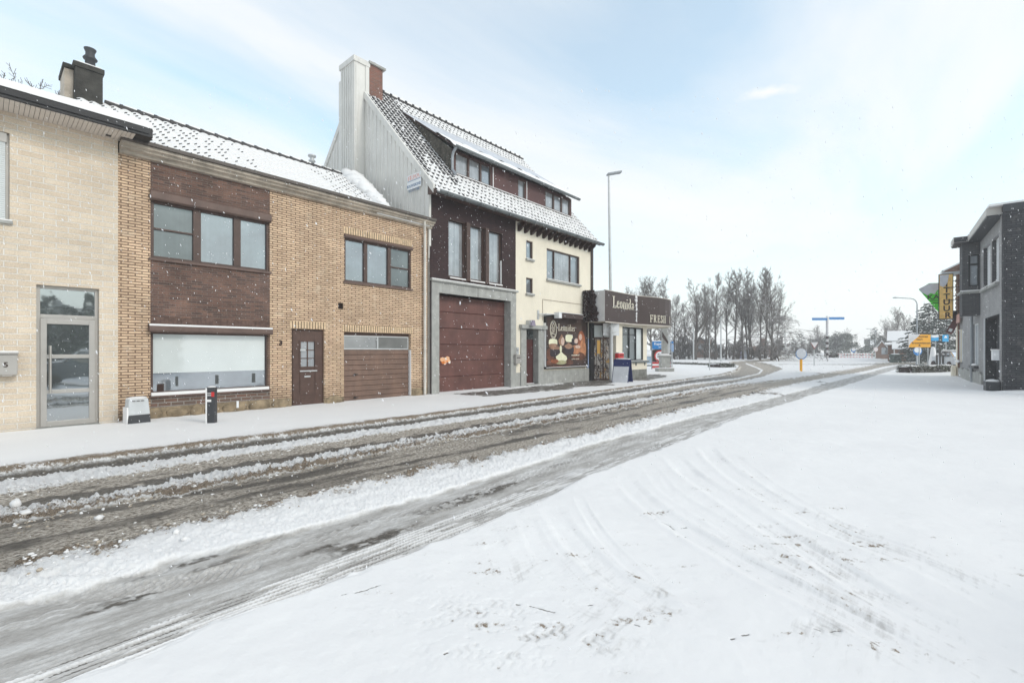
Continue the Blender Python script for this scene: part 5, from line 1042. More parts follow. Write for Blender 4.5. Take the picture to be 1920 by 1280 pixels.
w_ = MB(); w_.fr = ROOT[r.name].inverted(); [w_.box(x, x + .05, -.132, -.115, .515, .525) for x in (-.13, -.06, .01)]; w_.build('vent', M['ink'], r)
gx, gy = G(397, 800); r = thing('delineator_post', 'short square black and white marker post with red reflector on the snowy pavement', 'bollard', (gx, gy), R(-38))
w_ = MB(); w_.fr = ROOT[r.name].inverted(); w_.box(-.075, .075, -.07, .07, -.05, .78); w_.build('post', M['darkgrey'], r, bevel=.012)
w_ = MB(); w_.fr = ROOT[r.name].inverted(); w_.box(-.082, -.0755, -.065, .06, -.03, .77); w_.blob((-.0, 0, .785), .075, .07, .018, 3, .1); [w_.box(-.0755, .02, -.078, -.0705, z, z + h_) for z, h_ in ((.66, .012), (.62, .012), (.50, .045))]; w_.box(-.08, -.055, -.0765, -.0705, .0, .77); w_.build('blown_snow', M['snow'], r)
w_ = MB(); w_.fr = ROOT[r.name].inverted(); w_.box(.02, .074, -.0765, -.0705, .60, .69); w_.build('reflector', M['red'], r)
# street lamp by the shop
gx, gy = G(1146, 716); r = thing('street_lamp', 'tall plain grey lamp column with flat lamp head on the shop pavement', 'street lamp', (gx, gy))
w_ = MB(); dpt = F * H / (716 - HY); zt = zz(328, dpt); lx, ly = -.09, .08; pts = [(0, .105), (.25, .105), (.26, .095), (2.0, .088)]
w_.lathe((gx, gy, 0), [(.105, -.1), (.105, .9), (.092, .93), (.088, 2.2)]); w_.cyl((gx, gy, 2.2), (gx + lx, gy + ly, zt), .088, .045, 16); w_.build('column', M['galv'], r)
w_ = MB(); hd = Vector((CT * .15 + ST, ST * .15 - CT, 0)).normalized(); hn = Vector((-hd.y, hd.x, 0)); p = Vector((gx + lx, gy + ly, zt)); up = Vector((0, 0, 1))
def obox(w, c, a, b, l0, l1, wd, z0, z1, sl=0.0, m=0): w.add([tuple(c + a * l + b * (wd * s) + up * (z + sl * l)) for l in (l0, l1) for s in (-1, 1) for z in (z0, z1)], [(0, 1, 3, 2), (4, 6, 7, 5), (0, 4, 5, 1), (2, 3, 7, 6), (0, 2, 6, 4), (1, 5, 7, 3)], m)
obox(w_, p, hd, hn, -.08, .62, .13, -.02, .07, .22); w_.build('lamp_head', M['zinc'], r, bevel=.02)
w_ = MB(); zt_, zb_ = zz(606, dpt), zz(629, dpt); r2 = thing('direction_sign', 'white backed pair of sign plates clamped to the grey lamp column', 'sign', (gx, gy, zb_))
for px0, px1, s_ in ((1131, 1142.5, 0), (1149, 1161, 1)):
    w_ = MB(); pa_, pb_ = at(px0, dpt + .1), at(px1, dpt + .1)
    for z0, z1 in ((zb_, zb_ + (zt_ - zb_) * .26), (zb_ + (zt_ - zb_) * .29, zt_)): w_.add([(pa_[0], pa_[1], z0), (pb_[0], pb_[1], z0), (pb_[0], pb_[1], z1), (pa_[0], pa_[1], z1)] + [(pa_[0] + .02, pa_[1] + .02, z0), (pb_[0] + .02, pb_[1] + .02, z0), (pb_[0] + .02, pb_[1] + .02, z1), (pa_[0] + .02, pa_[1] + .02, z1)], [(0, 1, 2, 3), (7, 6, 5, 4), (0, 4, 5, 1), (1, 5, 6, 2), (2, 6, 7, 3), (3, 7, 4, 0)])
    w_.build('plate', M['white'], r2)
w_ = MB(); [obox(w_, Vector((gx, gy, z)), hd, hn, -.16, .16, .10, 0, .025) for z in (zb_ + .13, zb_ + .43)]; w_.build('clamp', M['galv'], r2)
# ================= corner beyond the shop =================
gx, gy = G(1246, 699); d_ = F * H / 42; r = thing('stone_monument', 'grey stone column on a stepped pedestal with snow ledges, by the corner', 'monument', (gx, gy)); 
def fbox(w, c, sx, sy, z0, z1, m=0, an=TH - R(90)):
    q = w.fr; w.fr = FRM((c[0], c[1], 0), an); w.box(-sx, sx, -sy, sy, z0, z1, m); w.fr = q
w_ = MB(); fbox(w_, (gx, gy), .52, .4, -.05, .32); fbox(w_, (gx, gy), .55, .42, .3205, .36, 1); w_.build('step', [M['stone'], M['snow']], r, bevel=.02)
w_ = MB(); fbox(w_, (gx, gy), .30, .28, .361, 1.08); fbox(w_, (gx, gy), .38, .34, 1.0805, 1.16); fbox(w_, (gx, gy), .36, .32, 1.1605, 1.22, 1); fbox(w_, (gx - .02, gy), .26, .26, 1.2205, 1.30, 1); w_.build('pedestal', [M['stone'], M['snow']], r, bevel=.02)
w_ = MB(); fbox(w_, (gx, gy), .17, .17, 1.301, 3.35); fbox(w_, (gx, gy), .24, .24, 3.3505, 3.5); w_.build('column', M['stone'], r, bevel=.03)
w_ = MB(); pp = at(1254, d_ - .05); fbox(w_, pp, .09, .05, 1.32, 2.5, 0); w_.build('side_pillar', M['galv'], r, bevel=.02)
w_ = MB(); q0, q1 = at(1242, d_ - .3), at(1253, d_ - .3); w_.add([(q0[0], q0[1], zz(622, d_)), (q1[0], q1[1], zz(640, d_)), (q1[0], q1[1], zz(645, d_)), (q0[0], q0[1], zz(632, d_))] + [(q0[0] + .02, q0[1] + .03, zz(622, d_)), (q1[0] + .02, q1[1] + .03, zz(640, d_)), (q1[0] + .02, q1[1] + .03, zz(645, d_)), (q0[0] + .02, q0[1] + .03, zz(632, d_))], [(3, 2, 1, 0), (4, 5, 6, 7), (0, 1, 5, 4), (1, 2, 6, 5), (2, 3, 7, 6), (3, 0, 4, 7)]); w_.build('relief_plate', M['fascia'], r)
# town sign totem
d_ = F * H / 37; a0 = at(1222, d_); a1 = at(1258, d_); gx, gy = (a0[0] + a1[0]) / 2, (a0[1] + a1[1]) / 2; wd = math.hypot(a1[0] - a0[0], a1[1] - a0[1]) / 2; ex = Vector((ST, -CT, 0)); An = TH - R(90)
r = thing('town_sign', 'blue and black town entry board lettered Kapelle with a red ringed 50 and red bars', 'sign', (gx, gy)); fr = FRM((gx, gy, 0), An)
w_ = MB(); w_.fr = fr; [w_.cyl((x, 0, -.05), (x, 0, zz(637, d_)), .04, .04, 10) for x in (-wd, wd)]; w_.build('post', M['zinc'], r)
w_ = MB(); w_.fr = fr; w_.box(-wd + .04, wd - .04, -.04, 0, zz(654.5, d_), zz(639, d_), 0); w_.box(-wd + .02, wd - .02, -.045, .01, zz(640, d_) + .002, zz(638, d_), 1); w_.build('name_board', [M['blue'], M['white']], r)
w_ = MB(); w_.fr = fr; w_.box(-wd + .04, wd - .04, -.038, 0, zz(678, d_), zz(655.5, d_)); w_.build('speed_board', M['ink'], r)
w_ = MB(); w_.fr = fr; 
for y0, y1, m_ in ((678.5, 682, 0), (682, 685.5, 1), (685.5, 690, 0)): w_.box(-wd + .04, wd - .04, -.038, 0, zz(y1, d_) + .001, zz(y0, d_), m_)
w_.build('striped_board', [M['red'], M['white']], r)
cz = zz(667, d_); cx_ = -wd + 12.5 * d_ / F + .1
w_ = MB(); w_.fr = fr; w_.cyl((cx_, -.039, cz), (cx_, -.045, cz), .42, .42, 32, 0); w_.cyl((cx_, -.0451, cz), (cx_, -.050, cz), .33, .33, 32, 1); w_.build('speed_disc', [M['red'], M['white']], r)
letters('50', .40, 'ink', fr @ Matrix.Translation((cx_, -.052, cz)), .002, .006, parent=r, name='lettering'); letters('Kapelle', .26, 'white', fr @ Matrix.Translation((-.18, -.043, zz(644.5, d_))), .002, .006, parent=r, name='lettering'); letters('o/d bos', .18, 'white', fr @ Matrix.Translation((.05, -.043, zz(650.5, d_))), .002, .003, parent=r, name='lettering')
def pole(name, label, cat, px, pb, pt, rad=.05, m='galv', top=None, group=None, d=None, lean=0):
    d = d or F * H / (pb - HY); x, y = at(px, d); r = thing(name, label, cat, (x, y), 0, group); w = MB(); w.cyl((x, y, -.1), (x, y, zz(pt, d)), rad, rad * .8, 10); w.build('post', M[m], r); return r, x, y, d
r, x, y, d = pole('street_name_post', 'thin steel post with blue street name plates right of the town board', 'signpost', 1260.5, 693, 613, .035)
w_ = MB(); w_.fr = FRM((x, y, 0), An); w_.box(-.42, .08, -.03, -.01, zz(644, d), zz(639.5, d)); w_.build('name_plate', M['blue'], r); w_ = MB(); w_.fr = FRM((x, y, 0), An); w_.box(-.12, .10, -.05, -.031, zz(659, d), zz(645.5, d)); w_.build('name_plate', plain('pale_blue_plate', (.3, .42, .62), .4), r)
for px, pb, pt, rd, lb in ((1300.4, 676.5, 612, .10, 'pale lamp mast nearest to the monument, before the bare trees'), (1330.5, 696.6, 633, .032, 'thin steel post in the foreground snow of the corner garden'), (1351.8, 679.5, 594, .09, 'tall pale lamp mast in the middle of the verge before the bare trees'), (1378, 674.4, 612, .09, 'pale lamp mast just left of the bus shelter')):
    r, x, y, d = pole('lamp_mast' if rd > .05 else 'sign_post', lb, 'mast' if rd > .05 else 'post', px, pb, pt, rd, 'galv', group='posts around the roundabout')
r, x, y, d = pole('lamp_mast', 'pale lamp mast with small side lamps right of the big bare tree', 'mast', 1472, 673, 618, .09, group='posts around the roundabout'); w_ = MB(); w_.fr = FRM((x, y, 0), An); w_.box(-.3, .35, -.1, .1, zz(654.5, d), zz(652.5, d)); w_.build('side_arm', M['galv'], r)
# round sign on a yellow post
r, x, y, d = pole('keep_right_sign', 'round blue sign plastered with snow on a short yellow post', 'road sign', 1502, 697, 690, .05); fr = FRM((x, y, 0), An); zc_ = zz(663.5, d)
w_ = MB(); w_.fr = fr; w_.cyl((0, 0, .02), (0, 0, zz(673, d)), .085, .085, 12); w_.build('yellow_sleeve', M['yellow'], r)
w_ = MB(); w_.fr = fr; w_.cyl((0, -.05, zc_), (0, -.01, zc_), .385, .385, 32); w_.build('disc', M['blue'], r); w_ = MB(); w_.fr = fr; w_.cyl((-.01, -.075, zc_ + .035), (-.01, -.051, zc_ + .035), .35, .36, 32); w_.build('snow_crust', plain('sign_snow', (.62, .64, .68), .8, var=.05), r)
w_ = MB(); w_.fr = fr; w_.box(-.16, .16, -.12, .12, -.03, .03); w_.build('foot', M['ink'], r)
# give way sign
r, x, y, d = pole('give_way_sign', 'triangular sign caked with snow on a grey post in the middle of the snowy island', 'road sign', 1526.5, 686, 655, .05); fr = FRM((x, y, 0), An); w_ = MB(); w_.fr = fr
z0, z1, hw = zz(653, d), zz(642, d), .38; w_.prism([(-hw, z1), (hw, z1), (0, z0 - .08)], -.04, -.01, 'y', 0); w_.build('triangle', plain('dull_red', (.32, .10, .09), .5), r); w_ = MB(); w_.fr = fr; w_.prism([(-hw + .03, z1 + .02), (hw - .03, z1 + .02), (0, z0 + .05)], -.07, -.041, 'y', 0); w_.build('snow_crust', plain('sign_snow_b', (.62, .60, .60), .8), r)
# striped signpost with blue arms, on the mound
d = 71.0; x, y = at(1551, d); r = thing('striped_signpost', 'tall black and white striped signpost with two long blue arms on the roundabout mound', 'signpost', (x, y)); w_ = MB(); z = .3; k = 0; zt = zz(594, d)
while z < zt: z2 = min(z + .42, zt); w_.cyl((x, y, z), (x, y, z2), .17, .17, 14, (k % 2) if z < 3.6 else 0); z = z2; k += 1
w_.build('post', [plain('snowy_white_post', (.62, .60, .60), .7, var=.15), M['ink']], r); fr = FRM((x, y, 0), An)
w_ = MB(); w_.fr = fr; w_.blob((0, 0, zt), .2, .2, .18, 3, .1); w_.build('snow_cap', M['snow'], r)
for s_, p0, p1, yo in ((-1, 1521, 1549, 0), (1, 1553, 1581, .10)):
    w_ = MB(); w_.fr = fr; x0, x1 = (p0 - 1551) * d / F, (p1 - 1551) * d / F; w_.box(x0, x1, -.24, -.18, zz(600.5, d) + yo, zz(596, d) + yo, 0); w_.box(x0 - .02, x1 + .02, -.25, -.17, zz(596.2, d) + yo + .003, zz(595, d) + yo, 1); w_.build('direction_arm', [M['blue'], M['white']], r)
# small blue sign and give way sign far
r, x, y, d = pole('roundabout_sign', 'small blue direction disc on a short post before the red and white barriers', 'road sign', 1599.5, 671.5, 655, .06); fr = FRM((x, y, 0), An); w_ = MB(); w_.fr = fr; w_.cyl((0, -.1, zz(656.5, d)), (0, -.06, zz(656.5, d)), .42, .42, 24); w_.build('disc', M['blue'], r); w_ = MB(); w_.fr = fr; w_.cyl((0, -.13, zz(655, d)), (0, -.101, zz(655, d)), .34, .34, 24); w_.build('snow_crust', M['snow'], r)
r, x, y, d = pole('give_way_sign', 'pinkish snow crusted give way sign at the right end of the barriers', 'road sign', 1641, 673.5, 655, .09); fr = FRM((x, y, 0), An); w_ = MB(); w_.fr = fr; w_.prism([(-.45, zz(653, d)), (.45, zz(653, d)), (0, zz(660.5, d))], -.12, -.08, 'y'); w_.build('triangle', plain('dull_red_b', (.35, .13, .12), .5), r); w_ = MB(); w_.fr = fr; w_.cyl((0, -.15, zz(654.8, d)), (0, -.121, zz(654.8, d)), .38, .38, 20); w_.build('snow_crust', plain('pinkish_snow', (.62, .56, .55), .8), r)
# barriers
rn = random.Random(2)
for i, px in enumerate(np.arange(1563, 1640, 8.6)):
    d = 84.0; x, y = at(px, d); r = thing('road_barrier', 'red and white road barrier with snow on top, in the row behind the roundabout', 'barrier', (x, y), 0, 'red and white barriers'); fr = FRM((x, y, 0), An)
    w_ = MB(); w_.fr = fr
    for zc_ in (.35, .82):
        for k in range(3): w_.box(-.38 + k * .26, -.38 + (k + 1) * .26 - .004, -.04, .04, zc_ - .07, zc_ + .05, (k + i) % 2)
    w_.build('rail', [M['red'], M['white']], r); w_ = MB(); w_.fr = fr
    for zc_ in (.35, .82): w_.box(-.41, .41, -.06, .05, zc_ + .051, zc_ + .20)
    w_.build('snow_cap', M['snow'], r); w_ = MB(); w_.fr = fr; w_.box(-.36, -.30, -.03, .03, -.05, .95); w_.build('leg', M['galv'], r)
for i, (pa_, pb_, py0, d) in enumerate(((1460, 1478, 670, 80), (1479, 1500, 668.5, 84), (1508, 1545, 669, 88))):
    a0, a1 = at(pa_, d), at(pb_, d); r = thing('white_railing', ['snow covered white railing, leftmost length beside the big bare tree', 'snow covered white railing, middle length behind the round sign', 'snow covered white railing, right length behind the give way sign'][i], 'railing', a0, 0); w_ = MB()
    for z in (.35, .85): w_.cyl((a0[0], a0[1], z), (a1[0], a1[1], z), .14, .14, 8)
    w_.build('rail', M['white'], r)
    w_ = MB(); [w_.cyl((a0[0] + (a1[0] - a0[0]) * t, a0[1] + (a1[1] - a0[1]) * t, -.1), (a0[0] + (a1[0] - a0[0]) * t, a0[1] + (a1[1] - a0[1]) * t, .95), .05, .05, 6) for t in np.linspace(0, 1, 5)]; w_.build('posts', M['conc'], r)
# bus shelter
d = 82; x, y = at(1396.5, d); r = thing('bus_shelter', 'small pale glass bus shelter with curved roof under the bare trees', 'bus shelter', (x, y), An); fr = ROOT[r.name].inverted(); w_ = MB(); w_.fr = fr
for q in (-.9, .9): w_.box(q - .07, q + .07, -.5, .5, 0, 1.95)
w_.build('frame', plain('lilac_grey_frame', (.25, .25, .38), .5), r); w_ = MB(); w_.fr = fr; w_.box(-.83, .83, -.02, .02, .1, 1.8); w_.build('glass', plain('frosted_glass', (.50, .55, .62), .3), r)
w_ = MB(); w_.fr = fr; n = 8; pr = [(-1.15 + 2.3 * i / n, 1.95 + .22 * math.sin(math.pi * i / n)) for i in range(n + 1)]; w_.prism(pr + [(1.15, 1.88), (-1.15, 1.88)], -.6, .6, 'y', 0); w_.prism([(a, b + .02) for a, b in pr] + [(a, b + .09) for a, b in pr[::-1]], -.6, .6, 'y', 1); w_.build('roof', [plain('lilac_roof', (.22, .20, .30), .5), M['snow']], r)
d = 80
for px, lb in ((1429, 'left white bicycle hoop rack beside the bus shelter'), (1443, 'right white bicycle hoop rack, nearest the big bare trunk')):
    x, y = at(px, d); r = thing('bicycle_rack', lb, 'bicycle rack', (x, y), An); w_ = MB(); w_.fr = ROOT[r.name].inverted(); w_.tube([(.45 * math.cos(t), 0, .75 * math.sin(t)) for t in np.linspace(0, math.pi, 9)], .04, 6); w_.build('hoop', M['white'], r)
# parked car at the left, seen beside the town board
def car(name, label, px, pb, L, col, rz, d=None):
    d = d or F * H / (pb - HY); x, y = at(px, d); r = thing(name, label, 'car', (x, y), rz); fr = ROOT[r.name].inverted(); n = 0
    prof = [(-L / 2, .35), (-L / 2 + .03, .85), (-L / 2 + .25, .98), (-L * .22, 1.0), (-L * .08, 1.42), (L * .28, 1.45), (L * .43, 1.02), (L / 2, .9), (L / 2, .35)]
    w = MB(); w.fr = fr; ys = [(-.84, .0), (-.80, 1), (.80, 1), (.84, 0)]; w.prism([(a, min(b, .98)) for a, b in prof], -.84, .84, 'y', 0); w.prism([(-L * .22, .98), (-L * .08, 1.42), (L * .28, 1.45), (L * .42, .98)], -.72, .72, 'y', 1)
    w.build('body', [plain(name + '_paint', col, .35, coat=.5), M['p_dark']], r, bevel=.05)
    w = MB(); w.fr = fr; w.box(-L * .10, L * .30, -.70, .70, 1.452, 1.55, 0); w.prism([(-L / 2 + .1, .96), (-L * .24, 1.0), (-L * .22, 1.08), (-L / 2 + .15, 1.05)], -.76, .76, 'y', 0); w.prism([(-L * .215, 1.08), (-L * .10, 1.45), (-L * .12, 1.48), (-L * .24, 1.1)], -.66, .66, 'y', 0); w.build('snow_cover', M['snow'], r, bevel=.04)
    for a in (-L * .32, L * .32):
        for b in (-.82, .82): w = MB(); w.fr = fr; w.cyl((a, b - .1, .32), (a, b + .1, .32), .32, .32, 18); w.build('wheel', M['ink'], r)
    return r
car('parked_car', 'snow covered pale blue car parked behind the town board', 1214, 685, 4.0, (.35, .45, .55), R(20), d=44)
car('snowy_car', 'white car buried in snow behind the clipped hedge near the chip shop', 1790, 693, 4.1, (.6, .62, .64), R(200), d=38)
# low ground cover on the corner
# ================= far right street furniture =================
# ================= RIGHT SIDE: dark grey brick house =================
Cg = Vector(G(1880, 735)); RA = math.pi + R(2.7); ex_ = Vector((math.cos(RA), math.sin(RA))); ey_ = Vector((-math.sin(RA), math.cos(RA)))
def rsolve(px, x=None, y=None):
    """photo column -> point of the right-hand frame on plane x= or y= ; returns (x, y, depth)"""
    u = U(px); dv = Vector((CT + ST * u, ST - CT * u)); a, b = dv.dot(ex_), dv.dot(ey_); ca, cb = Cg.dot(ex_), Cg.dot(ey_)
    if y is not None: lam = (y + cb) / b; return lam * a - ca, y, lam
    lam = (x + ca) / a; return x, lam * b - cb, lam
def rx(px, y=0.0): return rsolve(px, y=y)[0]
def rz_(px, py, x=None, y=None): return zz(py, rsolve(px, x=x, y=y)[2])
r4 = thing('grey_brick_house', 'flat roofed charcoal brick house with oriel window and pale cornice at the right edge', 'house', (Cg.x, Cg.y), RA); frR = ROOT[r4.name].inverted()
ztop = rz_(1880, 388, y=0.0); x_ori = rx(1838); yo = rsolve(1804, x=x_ori)[1]; x_end = rx(1800.5, y=0.0) - .2; x_end = min(x_end, x_ori - 1.4)
en = (rx(1846), rx(1874), .0, rz_(1874, 588, y=0.0))
w1 = (rx(1860), rx(1873), rz_(1873, 526, y=0.0), rz_(1873, 437, y=0.0)); w2 = (rx(1844), rx(1857), rz_(1857, 534, y=0.0), rz_(1857, 452, y=0.0))
lw = (rx(1825), rx(1834.5), rz_(1834, 686, y=0.0), rz_(1834, 605, y=0.0))
w_ = MB(); w_.fr = frR; zo1 = en[3]
wall_grid(w_, x_end, -.30, -.1, ztop - .25, 0.0, [en + (1.2,), w1 + (.2,), w2 + (.2,), lw + (.15,)], [(en[0] - .0, 9, .0, 99, 0)], mats=0)
w_.box(-.32, 0, -.03, .3, -.1, ztop - .02, 0)
w_.build('wall', [M['lightgrey_brick']], r4)
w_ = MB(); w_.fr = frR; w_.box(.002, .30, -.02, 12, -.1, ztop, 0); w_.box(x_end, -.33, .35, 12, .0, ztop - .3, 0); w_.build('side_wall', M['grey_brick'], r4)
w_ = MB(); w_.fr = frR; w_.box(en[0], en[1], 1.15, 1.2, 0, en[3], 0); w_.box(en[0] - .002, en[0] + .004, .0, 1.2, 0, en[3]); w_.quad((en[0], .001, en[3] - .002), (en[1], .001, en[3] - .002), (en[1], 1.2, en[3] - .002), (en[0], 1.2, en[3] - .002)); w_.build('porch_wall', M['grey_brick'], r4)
w_ = MB(); w_.fr = frR; w_.box(en[0] - .012, en[0] + .02, -.03, .02, 0, en[3]); w_.build('porch_edge', M['white'], r4)
w_ = MB(); w_.fr = frR; w_.box(x_end, en[0] - .02, -.02, -.003, .0, rz_(1846, 600, y=0.0)); w_.box(en[1] + .01, -.31, -.025, -.003, .0, ztop - .3, 1)
w_.build('lower_cladding', [M['midgrey_brick'], M['lightgrey_brick']], r4) if False else None
# roof edge
w_ = MB(); w_.fr = frR; zc0 = ztop - .30
w_.prism([(-.42, zc0 + .05), (.1, zc0 + .05), (.1, ztop + .02), (-.42, ztop + .02)], x_ori - .2, .0, 'x', 0); w_.prism([(-.40, zc0 - .01), (.02, zc0 - .01), (.02, zc0 + .048), (-.40, zc0 + .048)], x_ori - .2, -.02, 'x', 1)
w_.box(x_ori - 1.1, x_ori + .12, yo - .30, .0, zc0 + .05, ztop + .0, 0); w_.box(x_ori - 1.1, x_ori + .10, yo - .27, .0, zc0 - .01, zc0 + .048, 1); w_.box(x_ori - 1.1, .28, -.38, 12, ztop + .021, ztop + .10, 2)
w_.box(x_ori + .121, x_ori + .125, yo - .28, -.42, zc0 + .06, ztop - .02, 1); w_.build('cornice', [plain('pale_cornice', (.50, .48, .45), .5), M['darkgrey'], M['snow']], r4, bevel=.01)
w_ = MB(); w_.fr = frR; w_.box(.302, .33, -.03, 12, ztop - .25, ztop + .02); w_.build('coping', M['darkgrey'], r4)
# oriel
zb = rz_(1838, 545, x=x_ori); zbb = rz_(1838, 590, x=x_ori); wo = (rsolve(1816, x=x_ori)[1], rsolve(1837, x=x_ori)[1])
zwo = (rz_(1816, 537, x=x_ori), rz_(1816, 478, x=x_ori)); w_ = MB(); w_.fr = frR
X_ = x_ori; ya, yb2 = wo[0], min(wo[1], -.03)
for y0, y1, z0, z1 in ((yo, ya, zbb, zc0 - .01), (yb2, 0, zbb, zc0 - .01), (ya, yb2, zbb, zwo[0]), (ya, yb2, zwo[1], zc0 - .01)): w_.quad((X_, y0, z0), (X_, y1, z0), (X_, y1, z1), (X_, y0, z1), 0)
w_.quad((X_ - 1.0, yo, zbb), (X_, yo, zbb), (X_, yo, zc0 - .01), (X_ - 1.0, yo, zc0 - .01), 0); w_.quad((X_ - 1.0, yo, zbb), (X_ - 1.0, 0, zbb), (X_, 0, zbb), (X_, yo, zbb), 0)
orl = w_.build('oriel', M['midgrey_brick'], r4)
w_ = MB(); w_.fr = frR; t = .06
for y0, y1, z0, z1 in ((ya, ya + t, zwo[0], zwo[1]), (yb2 - t, yb2, zwo[0], zwo[1]), (ya + t, yb2 - t, zwo[0], zwo[0] + t), (ya + t, yb2 - t, zwo[1] - t, zwo[1]), (ya + t, yb2 - t, zwo[0] + (zwo[1] - zwo[0]) * .66, zwo[0] + (zwo[1] - zwo[0]) * .72)): w_.box(X_ - .08, X_ - .02, y0, y1, z0, z1)
wof = w_.build('window', M['black'], orl); w_ = MB(); w_.fr = frR; w_.quad((X_ - .06, ya, zwo[0]), (X_ - .06, yb2, zwo[0]), (X_ - .06, yb2, zwo[1]), (X_ - .06, ya, zwo[1])); w_.build('pane', M['p_blue'], wof)
w_ = MB(); w_.fr = frR; w_.box(X_ - .05, X_ + .10, yo - .08, .0, zb - .1, zb, 0); w_.box(X_ - .05, X_ + .08, yo - .06, -.01, zb + .001, zb + .05, 1); w_.box(X_ - 1.0, X_ - .051, yo - .08, yo + .02, zb - .1, zb, 0); w_.build('ledge', [M['stone'], M['snow']], orl)
for q in (w1, w2):
    f_ = window(r4, q[0], q[1], q[2], q[3], .19, (), .07, 'white', ('white',), fr=frR); w_ = MB(); w_.fr = frR; [w_.box(q[0] + .001, q[0] + .03 + .03 * (k % 2), .0, .12, z, z + .055) for k, z in enumerate(np.arange(q[2] + .02, q[3] - .06, .06))]; w_.build('shaded_reveal', M['midgrey_brick'], f_); w_ = MB(); w_.fr = frR; w_.box(q[1] - .012, q[1] + .0, .0, .15, q[2], q[3]); w_.build('reveal_lining', M['white'], f_)  # far reveal: darker brick teeth, the shadow there put into the colour
    w_ = MB(); w_.fr = frR; w_.box(q[0] - .1, q[1] + .1, -.12, .02, q[2] - .14, q[2] - .05, 0); w_.box(q[0] - .08, q[1] + .08, -.10, .1, q[2] - .049, q[2] - .01, 1); w_.build('sill', [M['stone'], M['snow']], f_)
f_ = window(r4, lw[0], lw[1], lw[2], lw[3], .12, (.5,), .06, 'white', ('p_dark',), fr=frR); w_ = MB(); w_.fr = frR; w_.box(lw[0] - .1, lw[1] + .1, -.16, .02, lw[2] - .12, lw[2], 0); w_.blob(((lw[0] + lw[1]) / 2, -.06, lw[2] + .03), abs(lw[1] - lw[0]) * .55, .09, .07, 4, .2, m=1); w_.build('sill', [M['darkgrey'], M['snow']], f_)
w_ = MB(); w_.fr = frR; xx = x_end + .3
while xx < en[0] - .1: l_ = min(.75, en[0] - .05 - xx); w_.box(xx, xx + l_ - .03, -.10, -.005, -.05, .52 + .05 * math.sin(xx * 3)); xx += .78
w_.build('base_stone', M['stone'], r4, bevel=.015)
xd = rx(1822, y=-.12); w_ = MB(); w_.cyl(tuple(frR @ Vector((xd, -.12, 0))), tuple(frR @ Vector((xd, -.12, rz_(1822, 590, y=-.12)))), .055, .055, 10); w_.build('downpipe', M['zinc'], r4)
# white mailbox + planter
xm0, xm1 = rx(1868, y=-.15), rx(1874.5, y=-.15); z0, z1 = rz_(1872, 676, y=-.15), rz_(1872, 657, y=-.15); r = thing('white_mailbox', 'white mailbox on the pale pier of the charcoal house', 'mailbox', tuple((frR @ Vector((xm1, -.1, z0)))[:3])); w_ = MB(); w_.fr = frR; w_.box(en[1] + .03, en[1] + .33, -.22, -.035, z0, z1, 0); w_.build('box', M['white'], r, bevel=.01); w_ = MB(); w_.fr = frR; w_.box(en[1] + .02, en[1] + .34, -.24, -.02, z1 + .001, z1 + .05, 0); w_.build('snow_cap', M['snow'], r)
w_ = MB(); w_.fr = frR; xq = -.28; r = thing('planter_box', 'dark square planter topped with snow at the foot of the pale pier', 'planter', tuple((frR @ Vector((xq, -.3, 0)))[:3])); w_.box(xq - .42, xq + .25, -.42, -.04, -.05, .36); w_.build('box', M['darkgrey'], r, bevel=.015); w_ = MB(); w_.fr = frR; w_.blob((xq - .08, -.22, .37), .33, .19, .07, 5, .15); w_.build('snow_cap', M['snow'], r)
# drift along the side wall
w_ = MB(); w_.fr = frR; [w_.blob((.45, y, -.02), .5, 1.2, .13 + .03 * math.sin(y), int(y * 10), .1, 14, 8) for y in np.arange(0.8, 12, 1.4)]; o = w_.build('snow_drift', M['snow'], loc=tuple((frR @ Vector((.4, 0, 0)))[:3])); tag(o, 'low bank of blown snow along the foot of the charcoal side wall', 'snow drift', kind='stuff')
# ---------------- red brick chip shop ----------------
yc = -.10; xa = x_end - .02; r5 = thing('chip_shop', 'red brick gabled chip shop with cream shopfront and overhanging eaves, right of the street', 'shop', tuple((frR @ Vector((xa, 0, 0)))[:2]), RA)
zr = rz_(1797, 560, y=yc); sw5 = (rx(1800.5, y=yc), rx(1816.5, y=yc)); xe = rx(1792.5, y=yc); zt5 = rz_(1797, 512, y=yc)
w_ = MB(); w_.fr = frR; wz = (rz_(1808, 680, y=yc), rz_(1808, 615, y=yc)); zsf = rz_(1808, 602, y=yc); xs5 = sorted((xe, xa)); sw5 = (max(xs5[0] + .4, sw5[0]), min(xs5[1] - .3, sw5[1]))
wall_grid(w_, xs5[0], xs5[1], -.1, zt5, yc, [(sw5[0], sw5[1], wz[0], wz[1], .15)], [(-99, 99, -.1, zsf, 1), (-99, 99, zsf, 99, 0)])
w_.box(xs5[0] - .02, xs5[0], yc, 9, -.1, zt5, 0); w_.quad((xs5[1], yc, -.1), (xs5[1], 9, -.1), (xs5[1], 9, zt5), (xs5[1], yc, zt5), 0); w_.box(xs5[0], xs5[1], 8.9, 9, -.1, zt5, 0)
for k in range(18): z = zsf + .15 + k * .26; w_.box(xs5[0] - .07, xs5[0] + .3, yc - .03, yc + .2, z, z + .12, 0) if z < zt5 - .2 else None
w_.build('wall', [M['far_brick'], M['cream']], r5)
window(r5, sw5[0], sw5[1], wz[0], wz[1], yc + .14, (.33, .66), .06, 'white', ('p_curt',), fr=frR)
w_ = MB(); w_.fr = frR; w_.blob(((sw5[0] + sw5[1]) / 2, yc - .04, wz[0] + .03), abs(sw5[1] - sw5[0]) * .45, .08, .08, 6, .2, 14, 6); w_.build('sill_snow', M['snow'], r5)
